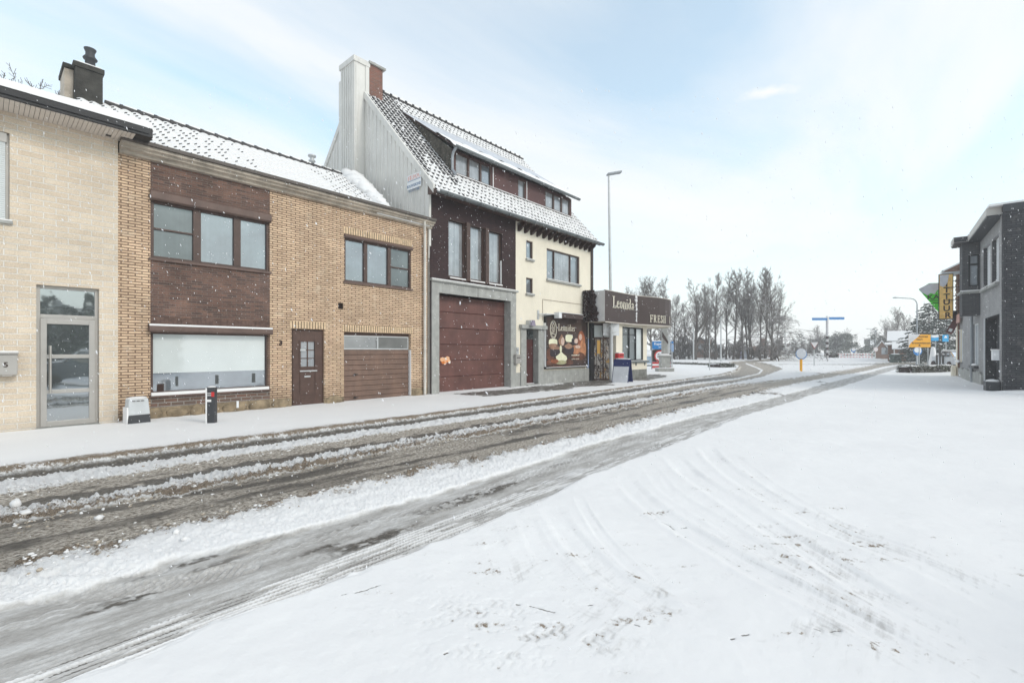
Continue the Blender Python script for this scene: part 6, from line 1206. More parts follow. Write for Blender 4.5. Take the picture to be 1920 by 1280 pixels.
w_ = MB(); w_.fr = frR; w_.box(xs5[0] - .3, xs5[1], yc - .62, yc + .1, zt5, zt5 + .18, 0); w_.box(xs5[0] - .3, xs5[1], yc - .66, yc - .58, zt5 + .05, zt5 + .30, 0)
rr_ = [(yc - .6, zt5 + .2), (4.4, zt5 + 3.0), (9.4, zt5 + .2)]; w_.prism(rr_, xs5[0] - .35, xs5[1], 'x', 1); w_.prism([(a, b + .015) for a, b in rr_[:2]] + [(a, b + .10) for a, b in rr_[:2][::-1]], xs5[0] - .34, xs5[1], 'x', 2); w_.build('roof', [M['galv'], M['far_brick'], M['snow']], r5)
w_ = MB(); w_.fr = frR; w_.prism([(yc - .02, zsf + .12), (yc - .35, zsf + .55), (yc - .02, zsf + .75)], sw5[1] - .7, sw5[1] + .3, 'x', 0); w_.box(sw5[0], sw5[1] + .3, yc - .06, yc - .002, zsf + .02, zsf + .5, 1); w_.build('shopfront_board', [M['ink'], plain('pink_fascia', (.55, .33, .28), .6, var=.2)], r5)
w_ = MB(); w_.fr = frR; w_.box(xs5[1] - .9, xs5[1] - .3, yc - .22, yc - .03, -.1, .5); w_.box(xs5[0] + .1, xs5[0] + .5, yc - .22, yc - .03, -.1, .62); w_.build('base_stone', M['cream'], r5, bevel=.03)
# the chip shop signs: hang square to the street
def signplane(px, y=None, x=None): return rsolve(px, x=x)
xsg = xs5[0] + .9; ya, yb = rsolve(1786, x=xsg)[1], rsolve(1761, x=xsg)[1]; dd_ = rsolve(1773, x=xsg)[2]; z1, z0 = zz(515, dd_), zz(597.5, dd_)
A0 = frR @ Vector((xsg, yb, 0)); A1 = frR @ Vector((xsg, ya, 0)); sv = (A1 - A0); sw_ = sv.length; sv.normalize(); an = math.atan2(sv.y, sv.x); fS = FRM((A0.x, A0.y, 0), an)
r = thing('chip_shop_sign', 'tall amber sign lettered downwards ...TTUUR, hung on brackets from the chip shop', 'sign', (A0.x, A0.y, z0))
w_ = MB(); w_.fr = fS; w_.box(0, sw_, -.09, .09, z0, z1, 0); w_.build('panel', M['amber'], r, bevel=.01)
w_ = MB(); w_.fr = fS; [w_.box(a, b, -.1, .1, c, d) for a, b, c, d in ((-.03, 0, z0, z1), (sw_, sw_ + .03, z0, z1), (-.03, sw_ + .03, z1, z1 + .04), (-.03, sw_ + .03, z0 - .04, z0))]; w_.build('frame', M['black'], r)
w_ = MB(); w_.fr = fS; w_.prism([(.02, z1 - .02), (sw_ * .72, z1 - .02), (sw_ * .62, z1 - .45), (sw_ * .5, z1 - .60), (sw_ * .3, z1 - .72), (.02, z1 - .62)], -.115, -.0905, 'y'); w_.build('blown_snow', plain('greyish_snow', (.55, .55, .58), .8), r)
pyl = [('I', 533.5), ('T', 544.5), ('T', 556.5), ('U', 567), ('U', 579), ('R', 591.5)]
for ch, py in pyl: letters(ch, .44, 'ink', fS @ Matrix.Translation((sw_ * .55 + (.05 if py > 585 else 0), -.094, zz(py, dd_) + .0)), .003, .010, parent=r, name='lettering')
yfr = rsolve(1803, x=xsg)[1]; Lr = sw_ + .95
w_ = MB(); w_.fr = fS; [w_.cyl((.2, -.14, zz(py, dd_)), (Lr + .3, -.14, zz(py, dd_) + .02), .018, .018, 6) for py in (540, 563.5)]; [w_.cyl((sw_, 0, zz(py, dd_)), (Lr + .1, 0, zz(py, dd_)), .02, .02, 6) for py in (527.5, 555.5, 583.5)]; w_.build('bracket', M['ink'], r)
xg = xs5[0] + .25; dG = rsolve(1745, x=xg)[2]
def GP(px, py): q = rsolve(px, x=xg); p = frR @ Vector((xg, q[1], 0)); return (p.x, p.y, zz(py, q[2]))
r = thing('green_cafe_sign', 'bright green tapering cafe sign half covered by snow behind the amber sign', 'sign', GP(1765, 590))
pts = [GP(1722.5, 542.5), GP(1742, 531.5), GP(1768, 530.5), GP(1768, 586), GP(1763, 589)]; nv = Vector((math.cos(RA), math.sin(RA), 0)) * .14
w_ = MB(); n = 5; w_.add([tuple(Vector(p) + nv) for p in pts] + pts, [tuple(range(n)), tuple(range(2 * n - 1, n - 1, -1))] + [(i, i + n, (i + 1) % n + n, (i + 1) % n) for i in range(n)]); w_.build('panel', M['green'], r)
w_ = MB(); sp_ = [GP(*p) for p in ((1723, 542), (1742, 532), (1768, 531), (1767, 536), (1761, 541), (1756, 546), (1752, 552), (1745, 550), (1739, 554), (1733, 551), (1728, 549))]; n = len(sp_); w_.add([tuple(Vector(p) + nv * 1.3) for p in sp_] + [tuple(Vector(p) + nv * 1.02) for p in sp_], [tuple(range(n)), tuple(range(2 * n - 1, n - 1, -1))] + [(i, i + n, (i + 1) % n + n, (i + 1) % n) for i in range(n)]); w_.build('blown_snow', plain('greyish_snow_b', (.55, .55, .57), .8), r)
p = Vector(GP(1753.5, 557.5)) + nv * 1.05; letters('KAF', .38, 'ink', FRM(tuple(p), an), .003, .006, parent=r, name='lettering', sx=1.1)
w_ = MB(); a_, b_ = Vector(GP(1748, 568)) + nv * 1.1, Vector(GP(1764, 568)) + nv * 1.1; w_.cyl(a_, b_, .025, .025, 6); a_, b_ = Vector(GP(1743, 563.5)) + nv * 1.1, Vector(GP(1764, 563.5)) + nv * 1.1; w_.cyl(a_, b_, .02, .02, 6); w_.build('underline', M['ink'], r)
w_ = MB(); a_ = Vector(GP(1766, 585)); w_.cyl(a_, a_ + sv * 1.6, .025, .025, 6); a_ = Vector(GP(1766, 540)); w_.cyl(a_, a_ + sv * 1.6, .025, .025, 6); w_.build('bracket', M['ink'], r)
# hanging little sign
q = rsolve(1784, x=xsg - .3); p = frR @ Vector((xsg - .3, q[1], 0)); r = thing('hanging_sign', 'small tilted dark red sign hanging below the amber sign', 'sign', (p.x, p.y, zz(620, q[2]))); w_ = MB(); w_.fr = FRM((p.x, p.y, zz(612, q[2])), an) @ Matrix.Rotation(R(24), 4, 'Y'); w_.box(-.10, .20, -.03, .03, -.42, .38); w_.build('panel', plain('dark_red_sign', (.13, .05, .045), .5), r); w_ = MB(); w_.fr = FRM((p.x, p.y, zz(612, q[2])), an) @ Matrix.Rotation(R(24), 4, 'Y'); w_.box(-.03, .12, -.04, -.0305, -.3, -.12); w_.build('print_patch', M['white'], r)
# ---------------- hedge, signs and posts behind it ----------------
def hedge(name, label, a, b, wd, h, n, seed, s=.035, m='hedge'):
    a, b = Vector(a), Vector(b); dv = b - a; L = dv.length; dv.normalize(); nn = Vector((-dv.y, dv.x)); w = MB()
    def fn(r):
        t = r.uniform(0, L); side = r.random(); q = 1 + .10 * math.sin(t * 3.1 + seed) + .05 * math.sin(t * 8)
        if side < .4: u, z = wd * q * r.choice((-1, 1)), r.uniform(0, h)
        elif side < .75: u, z = r.uniform(-wd, wd), h * q
        else: u, z = r.uniform(-wd, wd), r.uniform(0, h)
        if r.random() < .04: t = r.choice((0, L))
        p = a + dv * t + nn * (u + r.gauss(0, .02)); return (p.x, p.y, z * (1 + .03 * math.sin(t * 5)) + r.gauss(0, .02))
    leaves(w, fn, n, s, seed); mid = a + dv * L / 2
    r = thing(name, label, 'hedge', (a.x, a.y)); w.build('foliage', M[m], r)
    w = MB(); k = max(3, int(L / .25)); rn = random.Random(seed)
    for i in range(k): p = a + dv * (L * (i + .5) / k); w.blob((p.x, p.y, h * (1 + .03 * math.sin(i))), L / k * .75, wd * .8, .05 + rn.uniform(0, .03), i, .25, 8, 5)
    w.build('snow_cap', M['snow'], r)
    w = MB(); c0, c1 = a, b; w.add([(c.x + nn.x * o, c.y + nn.y * o, z) for c in (c0, c1) for o in (-wd * .8, wd * .8) for z in (0, h * .85)], [(0, 1, 3, 2), (4, 6, 7, 5), (0, 4, 5, 1), (2, 3, 7, 6), (1, 5, 7, 3)]); w.build('dark_core', M['ink'], r)  # one solid dark block filling the inside of the hedge
    return r
h0 = at(1697, 31.5); h1_ = at(1800, 34.5); hedge('clipped_hedge', 'low clipped hedge dusted with snow in front of the yellow diversion sign', h0, h1_, .45, .42, 9000, 3, .04)
hedge('long_hedge', 'tall snowy garden hedge running behind the far side signs', at(1703, 62), at(1815, 58), .6, 1.35, 7000, 4, .09)
hedge('corner_shrub_bed', 'low snow laden shrubs along the verge right of the monument', at(1262, 50), at(1366, 44), .7, .22, 5000, 5, .06)
hedge('rounded_shrub_bed', 'rounded low shrub clump with bare twigs at the tip of the verge', at(1340, 39.5), at(1366, 40), .7, .38, 4000, 6, .05)
hedge('roundabout_shrub', 'dark low evergreen shrub on the roundabout beside the striped signpost', at(1556, 76), at(1568, 76), .5, 1.0, 900, 7, .10)
d = 39.0; x, y = at(1723.5, d); r = thing('diversion_sign', 'large orange yellow diversion sign with black lettering, upper left hidden by snow', 'road sign', (x, y)); fr = FRM((x, y, 0), An); k = d / F
w_ = MB(); w_.fr = fr; w_.box((1703 - 1723.5) * k, (1744 - 1723.5) * k, -.05, -.02, zz(651, d), zz(627, d)); w_.build('panel', M['yellow'], r)
w_ = MB(); w_.fr = fr; w_.prism([((px - 1723.5) * k, zz(py, d)) for px, py in ((1702.5, 626.5), (1724, 626.5), (1719, 632), (1713, 637), (1707, 642), (1703, 647), (1702.5, 651))], -.08, -.051, 'y'); w_.build('blown_snow', plain('sign_snow_c', (.66, .66, .68), .8), r)
for tx, px, py, s in (('destraat', 1730, 630.8, .22), ('kaart', 1723, 636, .22), ('Brouwerijstraat', 1726, 643, .215)): letters(tx, s, 'ink', fr @ Matrix.Translation(((px - 1723.5) * k, -.053, zz(py, d))), .002, .004, parent=r, name='lettering', sx=1.12)
w_ = MB(); w_.fr = fr; w_.prism([((px - 1723.5) * k, zz(py, d)) for px, py in ((1720.5, 648.5), (1723, 645.5), (1725.5, 648.5))], -.06, -.051, 'y'); w_.build('arrow', M['ink'], r)
for q in (0, 16.5): w_ = MB(); w_.fr = fr; w_.cyl((q * k, 0, -.1), (q * k, 0, zz(630, d)), .035, .035, 8); w_.build('post', M['galv'], r)
d = 43.0; x, y = at(1720, d); r = thing('blue_arrow_sign', 'round white and blue arrow sign directly below the yellow diversion sign', 'road sign', (x, y)); fr = FRM((x, y, 0), An); w_ = MB(); w_.fr = fr; w_.cyl((0, -.05, zz(658, d)), (0, -.02, zz(658, d)), .40, .40, 24); w_.build('disc', M['blue'], r); w_ = MB(); w_.fr = fr; w_.cyl((-.1, -.07, zz(656, d)), (-.1, -.051, zz(656, d)), .24, .24, 14); w_.blob((.18, -.06, zz(657, d)), .14, .02, .24, 2, .2); w_.build('blown_snow', M['snow'], r); w_ = MB(); w_.fr = fr; w_.cyl((0, 0, -.1), (0, 0, zz(655, d)), .04, .04, 8); w_.build('post', M['galv'], r)
for px, py, hw, hh, dd, lb, shp in ((1752, 633.5, .34, .27, 42.5, 'blue board with snow blown over its upper half, right of the yellow sign', 0), (1772, 634, .27, .30, 41.5, 'square blue sign with white snow triangle near the chip shop', 1)):
    x, y = at(px, dd); r = thing('blue_sign', lb, 'road sign', (x, y)); fr = FRM((x, y, 0), An); w_ = MB(); w_.fr = fr; w_.box(-hw, hw, -.05, -.02, zz(py, dd) - hh, zz(py, dd) + hh); w_.build('panel', plain('light_blue_film', (.03, .36, .68), .4), r, bevel=.01)
    w_ = MB(); w_.fr = fr; z = zz(py, dd); w_.prism([(-hw, z + hh), (hw, z + hh), (hw * .9, z + hh * .3), (0, z + hh * (.1 if shp == 0 else -.1)), (-hw * .9, z + hh * .2)] if shp == 0 else [(-.15, z + .02), (.15, z + .02), (.03, z + .22), (-.05, z + .22)], -.07, -.051, 'y'); w_.build('blown_snow', M['snow'], r); w_ = MB(); w_.fr = fr; w_.cyl((hw * .3, 0, -.1), (hw * .3, 0, z), .04, .04, 8); w_.build('post', M['galv_snow'], r)
x, y = at(1749.5, 40); r = thing('wrapped_pillar', 'white snow plastered tapering pillar with a small dark slot behind the hedge', 'pillar', (x, y)); w_ = MB(); w_.lathe((x, y, 0), [(.32, -.05), (.28, .6), (.20, 1.2), (.13, 1.75), (0, 1.85)], 12); w_.build('body', M['snow'], r); w_ = MB(); w_.fr = FRM((x, y, 0), An); w_.box(.02, .14, -.30, -.2, .75, .95); w_.build('slot', M['ink'], r)
for px, d, zt, lb in ((1756.5, 38, 664, 'short dark wooden post, leftmost of three behind the hedge'), (1762.5, 38.5, 645, 'tall thin dark post behind the hedge between two short ones'), (1768, 38, 664, 'short dark wooden post nearest the snowy car')):
    x, y = at(px, d); r = thing('wooden_post', lb, 'post', (x, y)); w_ = MB(); w_.cyl((x, y, -.1), (x, y, zz(zt, d)), .07 if zt > 650 else .06, .06, 8); w_.build('shaft', plain('dark_post_wood', (.10, .09, .08), .8), r); w_ = MB(); w_.blob((x - .03, y - .04, zz(zt, d)), .08, .08, .06, 2, .2); w_.build('snow_cap', M['snow'], r)
# lamps on the right
for px, d, zt, arm, lb in ((1719.5, 46, 571, 44, 'curved arm street lamp rising behind the yellow diversion sign'), (1641, 105, 622, 16, 'distant curved arm street lamp beside the hazy houses')):
    x, y = at(px, d); k = d / F; r = thing('curved_street_lamp', lb, 'street lamp', (x, y)); w_ = MB(); w_.fr = FRM((x, y, 0), An); z = zz(zt, d); w_.cyl((0, 0, -.1), (0, 0, z), .09, .05, 10); w_.tube([(0, 0, z)] + [(-arm * k * .28 * (1 - math.cos(t)), 0, z + .6 * math.sin(t)) for t in np.linspace(.2, math.pi / 2, 6)] + [(-arm * k * .85, 0, z + .68)], .045, 8); w_.build('column', M['zinc'], r); w_ = MB(); w_.fr = FRM((x, y, 0), An); w_.blob((-arm * k * .93, 0, z + .68), arm * k * .12, .10, .07, 1, .02); w_.build('lamp_head', M['zinc'], r)
# ---------------- far houses ----------------
def farhouse(name, label, px0, px1, pyb, pye, pyr, d, wm, ax='x', roofm='snow', chim=None, dep_=8, wins=()):
    a, b = at(px0, d), at(px1, d); w2_ = math.hypot(b[0] - a[0], b[1] - a[1]); w2_ *= math.cos(math.atan(U(px0))); r = thing(name, label, 'house', a, An - math.atan(U((px0 + px1) / 2))); fr = ROOT[r.name].inverted(); ze, zr = zz(pye, d), zz(pyr, d)
    w = MB(); w.fr = fr
    if ax == 'x': w.box(0, w2_, 0, dep_, -.2, ze)
    else: w.prism([(0, -.2), (w2_, -.2), (w2_, ze), (w2_ / 2, zr - .02), (0, ze)], 0, dep_, 'y')
    w.build('wall', M[wm], r); w = MB(); w.fr = fr
    if ax == 'x': w.prism([(-.3, ze), (dep_ / 2, zr), (dep_ + .3, ze)], -.3, w2_ + .3, 'x', 0); w.prism([(-.32, ze + .02), (dep_ / 2, zr + .02), (dep_ / 2, zr + .14), (-.32, ze + .14)], -.3, w2_ + .3, 'x', 1)
    else: w.prism([(-.4, ze - .2), (w2_ / 2, zr), (w2_ + .4, ze - .2), (w2_ + .4, ze), (w2_ / 2, zr + .25), (-.4, ze)], -.3, dep_, 'y', 1)
    rf = w.build('roof', [M['slate'], M[roofm]], r)
    if chim: w = MB(); w.fr = fr; x = (chim[0] - px0) * d / F; w.box(x, x + chim[2], dep_ * .3, dep_ * .3 + chim[2], ze, zz(chim[1], d)); w.build('chimney', M['far_brick'], rf)
    for px, py, ww, hh in wins: w = MB(); w.fr = fr; x = (px - px0) * d / F; w.box(x, x + ww, -.06, -.002, zz(py, d), zz(py, d) + hh); w.build('window', M['p_dark'], r)
    return r
farhouse('brick_bungalow', 'red brick bungalow with stout chimney half hidden by the bare trunks', 1402, 1446, 672, 664, 650, 100, 'far_brick', 'x', 'far_brick', (1424, 634, 1.0), wins=((1408, 669, 1.2, .9), (1418, 669, 1.2, .9)))
farhouse('orange_brick_house', 'orange brown brick house seen through the twigs left of the bus shelter', 1303, 1322, 676, 640, 634, 88, 'far_brick', 'y', 'slate', wins=((1309, 655, .9, 1.0),))
farhouse('snow_roof_house', 'low brick house with white snowy roof between the lamp masts', 1322, 1347, 672, 660, 646, 92, 'far_brick', 'x', 'snow', (1325, 636, .9))
farhouse('white_roof_building', 'building with a broad snowy roof and grey ribbed wall beyond the yellow sign', 1668, 1712, 675, 640, 621, 66, 'clad', 'x', 'snow', dep_=6)
farhouse('lean_to_garage', 'low brown garage with snowy roof at the foot of the ribbed wall', 1678, 1700, 677, 655, 642, 60, 'far_brick', 'x', 'snow', dep_=3)
farhouse('chimney_house', 'narrow brick gable wall standing left of the snowy lean-to roof', 1664.5, 1675.5, 675, 647, 644, 62, 'far_brick', 'x', 'snow', dep_=3)
farhouse('gabled_brick_house', 'brick house with steep snow edged gable right of the distant lamp', 1640, 1667, 673, 660, 640, 84, 'far_brick', 'y', 'snow', wins=((1650, 664, 1.0, 1.2),))
farhouse('hazy_white_house', 'pale house with snowy roof fading in the snowfall behind the gabled house', 1634, 1655, 668, 648, 638, 125, 'cream', 'x', 'snow')
farhouse('hazy_grey_house', 'tall hazy grey house at the far end of the street', 1622, 1634, 664, 643, 636, 165, 'stone', 'x', 'slate')
farhouse('grey_outbuilding', 'low grey outbuilding with flat snowy top at the far right kerb', 1641, 1652, 668, 665, 664, 90, 'stone', 'x', 'snow', dep_=2)
x, y = at(1684, 56); r = thing('green_bin', 'dark green shed like bin standing before the snowy lean-to', 'bin', (x, y), An); w_ = MB(); w_.fr = ROOT[r.name].inverted(); w_.box(-.45, .45, 0, .8, 0, 1.05); w_.build('body', plain('dark_green_plastic', (.06, .085, .07), .6), r, bevel=.04); w_ = MB(); w_.fr = ROOT[r.name].inverted(); w_.blob((0, .4, 1.06), .45, .4, .09, 2, .1); w_.build('snow_cap', M['snow'], r)

# behind the photographer: what the door and shop windows mirror
car('mirrored_car', 'snow covered dark car parked across the street, seen only mirrored in the glass door', 960, 700, 4.3, (.10, .11, .12), R(8), d=5)
o = [q for q in bpy.data.objects if q.name.startswith('mirrored_car')][0]; o.location = (3.4, -3.6, 0); o.name = 'parked_car'
hedge('evergreen_hedge', 'dark rounded evergreen hedge across the street, seen only mirrored in the glass door', (-2, -15), (9, -14), 1.6, 4.2, 9000, 12, .16)
# ================= TREES =================
def grow(h, seed, n1=26, n2=6, n3=6, f0=.25, up=.9, spread=.30, droop=0.0, tr=None, stems=1, twigr=.006):
    rn = random.Random(seed); T = MB(); C = MB(); tr = tr or h * .014
    def seg(w, a, b, ra, rb, n=3): w.cyl(a, b, ra, rb, n, 0, False)
    def branch(p, d, L, r, lv):
        k = 4 if lv == 1 else (3 if lv == 2 else 2); q = Vector(p); d = Vector(d); pts = [q.copy()]
        for i in range(k):
            t = (i + 1) / k; d = (d + Vector((rn.gauss(0, .13), rn.gauss(0, .13), (.16 * up - droop * (.5 if lv == 1 else .35)))) ).normalized(); q2 = q + d * (L / k)
            seg(C, q, q2, max(r * (1 - .8 * i / k), twigr), max(r * (1 - .8 * t), twigr), 4 if lv == 1 else 3); q = q2; pts.append(q.copy())
            if lv < 3:
                for _ in range(max(1, round((n2 if lv == 1 else n3) / k + rn.random() - .3))):
                    ax = Vector((rn.gauss(0, 1), rn.gauss(0, 1), rn.gauss(0, .6))).normalized(); d2 = (d * .8 + ax * .75).normalized()
                    branch(q - d * (L / k) * rn.random(), d2, L * rn.uniform(.30, .55) * (1.1 - .4 * t), r * .38, lv + 1)
    for s in range(stems):
        base = Vector((rn.uniform(-.5, .5) if stems > 1 else 0, rn.uniform(-.4, .4) if stems > 1 else 0, -.2)); d = Vector((rn.uniform(-.12, .12), rn.uniform(-.12, .12), 1)) * 1.0
        hs = h * (1 if s == 0 else rn.uniform(.75, .97)); K = 12; p = base; pts = [p]
        for i in range(K): d = (d.normalized() + Vector((rn.gauss(0, .035), rn.gauss(0, .035), .12))).normalized(); p = p + d * (hs / K); pts.append(p)
        rr = [tr * (1 - .93 * (i / K) ** .9) for i in range(K + 1)]; rr[0] *= 1.25
        for i in range(K): T.cyl(pts[i], pts[i + 1], rr[i], rr[i + 1], 7, 0, False)
        nn = n1 // stems if stems > 1 else n1
        for i in range(nn):
            f = f0 + (1 - f0) * (i + rn.random()) / nn; f = min(f, .99); j = min(K - 1, int(f * K)); q = pts[j].lerp(pts[j + 1], f * K - j); az = rn.uniform(0, 6.28); tl = spread * h * (1 - .75 * (f - f0) / (1 - f0)) * rn.uniform(.6, 1.15)
            inc = rn.uniform(.5, .9) if droop < .2 else 1.25; dd = Vector((math.cos(az) * math.sin(inc), math.sin(az) * math.sin(inc), math.cos(inc)))
            branch(q, dd, tl, rr[j] * .45, 1)
    return T, C
protos = []
def proto(i, *a, **k):
    T, C = grow(*a, **k); r = thing('bare_tree', 'x', 'tree', (0, 0)); T.build('trunk', M['bark'], r); C.build('crown', M['twig'], r); protos.append((r, [False])); return r
H0 = 13.0
proto(0, H0, 11, n1=30, n2=9, n3=7, spread=.40, twigr=.011, tr=.19); proto(1, H0, 12, n1=28, n2=9, n3=7, spread=.34, f0=.30, twigr=.011, tr=.17); proto(2, H0, 13, n1=42, n2=8, n3=7, spread=.46, stems=3, f0=.2, twigr=.011); proto(3, H0, 14, n1=26, n2=8, n3=7, spread=.30, f0=.38, twigr=.011, tr=.16); proto(4, H0, 15, n1=50, spread=.50, f0=.10, droop=.40, up=.3, twigr=.012, n2=9, n3=7)
proto(5, 3.2, 16, n1=24, n2=7, n3=5, spread=.5, f0=.05, stems=4, twigr=.013, tr=.05); proto(6, H0, 17, n1=36, n2=9, n3=8, spread=.5, f0=.25, up=.7, twigr=.010)
def plant(k, px, d, top, label, group=None, wd=1.0, name='bare_tree', cat='tree', rz=None):
    r, used = protos[k]; x, y = at(px, d); h0 = 3.2 if k == 5 else H0; s = (zz(top, d) + .1) / h0; sc3 = (s * wd, s * wd, s); rz = rz if rz is not None else (px * 7.7 + d) % 6.28
    if not used[0]: r.location = (x, y, -.05); r.scale = sc3; r.rotation_euler = (0, 0, rz); o = r; used[0] = True
    else: o = dup(r, (x, y, -.05), rz, sc3)
    o['label'] = label; o['category'] = cat
    if group: o['group'] = group
    return o
GRP = 'bare winter trees behind the roundabout'
ordn = ['first', 'second', 'third', 'fourth', 'fifth', 'sixth', 'seventh', 'eighth', 'ninth', 'tenth', 'eleventh', 'twelfth', 'thirteenth', 'fourteenth', 'fifteenth', 'sixteenth']
tl = [(0, 1265, 74, 560, 1.0, 'slim bare tree nearest to the curved shop fascia'), (2, 1300, 72, 531, 1.2, 'broad multi stemmed bare tree behind the leftmost lamp mast'), (3, 1321, 78, 538, 1.0, 'thin straight bare tree just right of the multi stemmed one'), (1, 1331, 82, 545, 1.1, 'slender bare tree behind the thin foreground post'),
 (0, 1342, 72, 520, .95, 'forked tall bare tree left of the tallest central mast'), (1, 1362, 74, 518, .9, 'straight bare tree right of the tallest central mast'), (3, 1374, 72, 517, 1.1, 'straight dark trunk bare tree above the lamp mast beside the shelter'), (1, 1393, 76, 513, .95, 'bare tree rising directly behind the bus shelter'),
 (2, 1404, 73, 509, .75, 'forked bare tree just right of the bus shelter'), (3, 1412, 78, 512, 1.0, 'narrow bare tree left of the bungalow chimney'), (1, 1425, 72, 514, .9, 'thick dark trunk bare tree in front of the bungalow chimney'), (3, 1433, 76, 508, .95, 'tallest narrow bare tree of the row'),
 (0, 1447, 70, 515, .95, 'thick trunk bare tree at the right end of the row'), (4, 1459, 66, 548, 1.35, 'spreading drooping larch like tree closing the row on the right'), (3, 1453, 74, 545, .8, 'half hidden slim tree between the thick trunk and the larch like tree')]
for k, px, d, top, wd, lb in tl: plant(k, px, d, top, lb, GRP, wd)
for k, px, d, top, wd, lb in ((6, 1205, 58, 532, .8, 'rounded bare crown left of the street lamp above the shop roof'), (6, 1222, 56, 531, .9, 'rounded bare crown in the middle above the shop fascia'), (1, 1238, 60, 533, 1.2, 'pointed bare crown above the FRESH lettering'), (1, 1180, 70, 545, 1.0, 'faint bare crown just right of the lamp column above the fascia'), (0, 1248, 52, 575, 1.1, 'dense bare tree right behind the end of the curved fascia'), (0, 1284, 82, 575, 1.1, 'smaller bare tree between the first two tall ones')):
    plant(k, px, d, top, lb, 'bare trees above the shop', wd)
rn = random.Random(31); k = 0
for px in list(np.arange(1232, 1465, 9.5)) + [1505, 1492, 1518]:
    d = rn.uniform(74, 92) if px < 1480 else rn.uniform(95, 110); top = rn.uniform(620, 650) if px < 1480 else rn.uniform(640, 650)
    plant(5, px + rn.uniform(-3, 3), d, top, 'bare twiggy shrub in the thicket under the tall winter trees', 'bare shrubs of the thicket', rn.uniform(1.2, 2.0), 'bare_shrub', 'shrub'); k += 1
for o in list(bpy.data.objects):
    if o.get('category') == 'shrub': o.name = 'bare_shrub'
# trees to the right of centre
plant(6, 1533, 118, 614, 'hazy rounded bare tree left of the striped signpost', 'hazy trees beyond the roundabout', 1.0)
for px, d, top, wd, lb in ((1548, 125, 622, 1.4, 'hazy bushy tree right behind the striped signpost'), (1570, 120, 622, 1.6, 'widest hazy bushy tree right of the striped signpost'), (1588, 122, 617, 1.2, 'hazy bushy tree nearest the distant open road'), (1520, 150, 640, 1.6, 'low hazy tree left of the signpost')):
    plant(2 if px != 1520 else 6, px, d, top, lb, 'hazy trees beyond the roundabout', wd)
plant(6, 1682, 80, 583, 'bare tree standing above the ribbed grey wall', 'bare trees above the far houses', .9); plant(2, 1660, 95, 600, 'hazy bare tree left of the ribbed grey wall', 'bare trees above the far houses', .8); plant(0, 1697, 85, 590, 'bare tree between ribbed wall and dark conifer', 'bare trees above the far houses', 1.0); plant(6, 1640, 130, 628, 'small hazy crown over the distant pale house', 'bare trees above the far houses', 1.5)
plant(6, 30, 26, 185, 'bare tree crown showing above the flat roof at the upper left corner', None, 1.0); plant(6, 78, 29, 205, 'second lower bare crown peeking over the flat roof beside the sooty chimney', None, 1.2)
for r, u in protos:
    if not u[0]: print('UNUSED proto')
def bushy(px, d, top, wd, label, seed, n=5200):
    x, y = at(px, d); h = zz(top, d); r = thing('leafy_tree', label, 'tree', (x, y), 0, 'hazy bushy trees beyond the roundabout'); T = MB(); T.cyl((x, y, -.2), (x, y, h * .6), h * .03, h * .012, 7, 0, False); T.build('trunk', M['bark'], r); rr = random.Random(seed); C = MB(); hw = wd * d / F / 2; cl = [(rr.gauss(0, .42), rr.gauss(0, .42), .15 + .72 * rr.random() ** .8, rr.uniform(.25, .42)) for _ in range(26)]
    def fn(q): c = q.choice(cl); v = Vector((q.gauss(0, 1), q.gauss(0, 1), q.gauss(0, 1))).normalized() * q.random() ** .4 * c[3]; k = (1 - max(0, c[2] - .45)); return (x + hw * (c[0] * k + v.x), y + hw * (c[1] * k + v.y), max(.1, h * min(1, c[2] + v.z * .42)))
    leaves(C, fn, n, .16 * h / 6, seed); C.build('crown', M['hedge'], r)
bushy(1583, 118, 622, 62, 'wide hazy evergreen mass right of the striped signpost', 5); bushy(1566, 124, 626, 44, 'hazy evergreen mass directly behind the striped signpost', 6, 4000); bushy(1532, 128, 632, 44, 'hazy evergreen mass left of the striped signpost', 7, 4000); bushy(1632, 140, 634, 26, 'small hazy evergreen clump beside the distant grey house', 8, 2500); bushy(1652, 100, 625, 30, 'greenish bushy tree above the gabled brick house', 9, 3000)
# conifers
def conifer(h, rad, seed, px, d, label, f0=.08, n=60):
    x, y = at(px, d); r = thing('conifer', label, 'tree', (x, y)); T = MB(); T.cyl((x, y, -.2), (x, y, h), h * .018, .02, 8); T.build('trunk', M['bark'], r); C = MB(); rn = random.Random(seed)
    for i in range(n):
        f = f0 + (1 - f0) * (i / n) ** .9; z = h * f; L = rad * (1 - f) ** .7 * rn.uniform(.75, 1.15) + .2; az = i * 2.4 + rn.uniform(-.3, .3); dv = Vector((math.cos(az), math.sin(az), 0)); nn = Vector((-dv.y, dv.x, 0)); m_ = int(40 * L) + 10
        C.cyl((x, y, z), tuple(Vector((x, y, z)) + dv * L + Vector((0, 0, -.12 * L))), .03, .01, 3, 0, False)
        for _ in range(m_):
            t = rn.random() ** .7; wv = (1 - t * .6) * .28 * L; p = Vector((x, y, z)) + dv * (L * t) + nn * rn.uniform(-wv, wv) + Vector((0, 0, -.14 * L * t * t + rn.uniform(-.10, .03))); a = (dv * rn.uniform(.3, 1) + nn * rn.uniform(-1, 1) + Vector((0, 0, rn.uniform(-.5, .1)))).normalized(); b = Vector((rn.gauss(0, 1), rn.gauss(0, 1), rn.gauss(0, 1))).cross(a).normalized(); s = rn.uniform(.12, .28)
            C.add([p, p + a * s * .5 + b * .045, p + a * s, p + a * s * .5 - b * .045], [(0, 1, 2, 3)])
    C.build('crown', M['needle'], r); return r
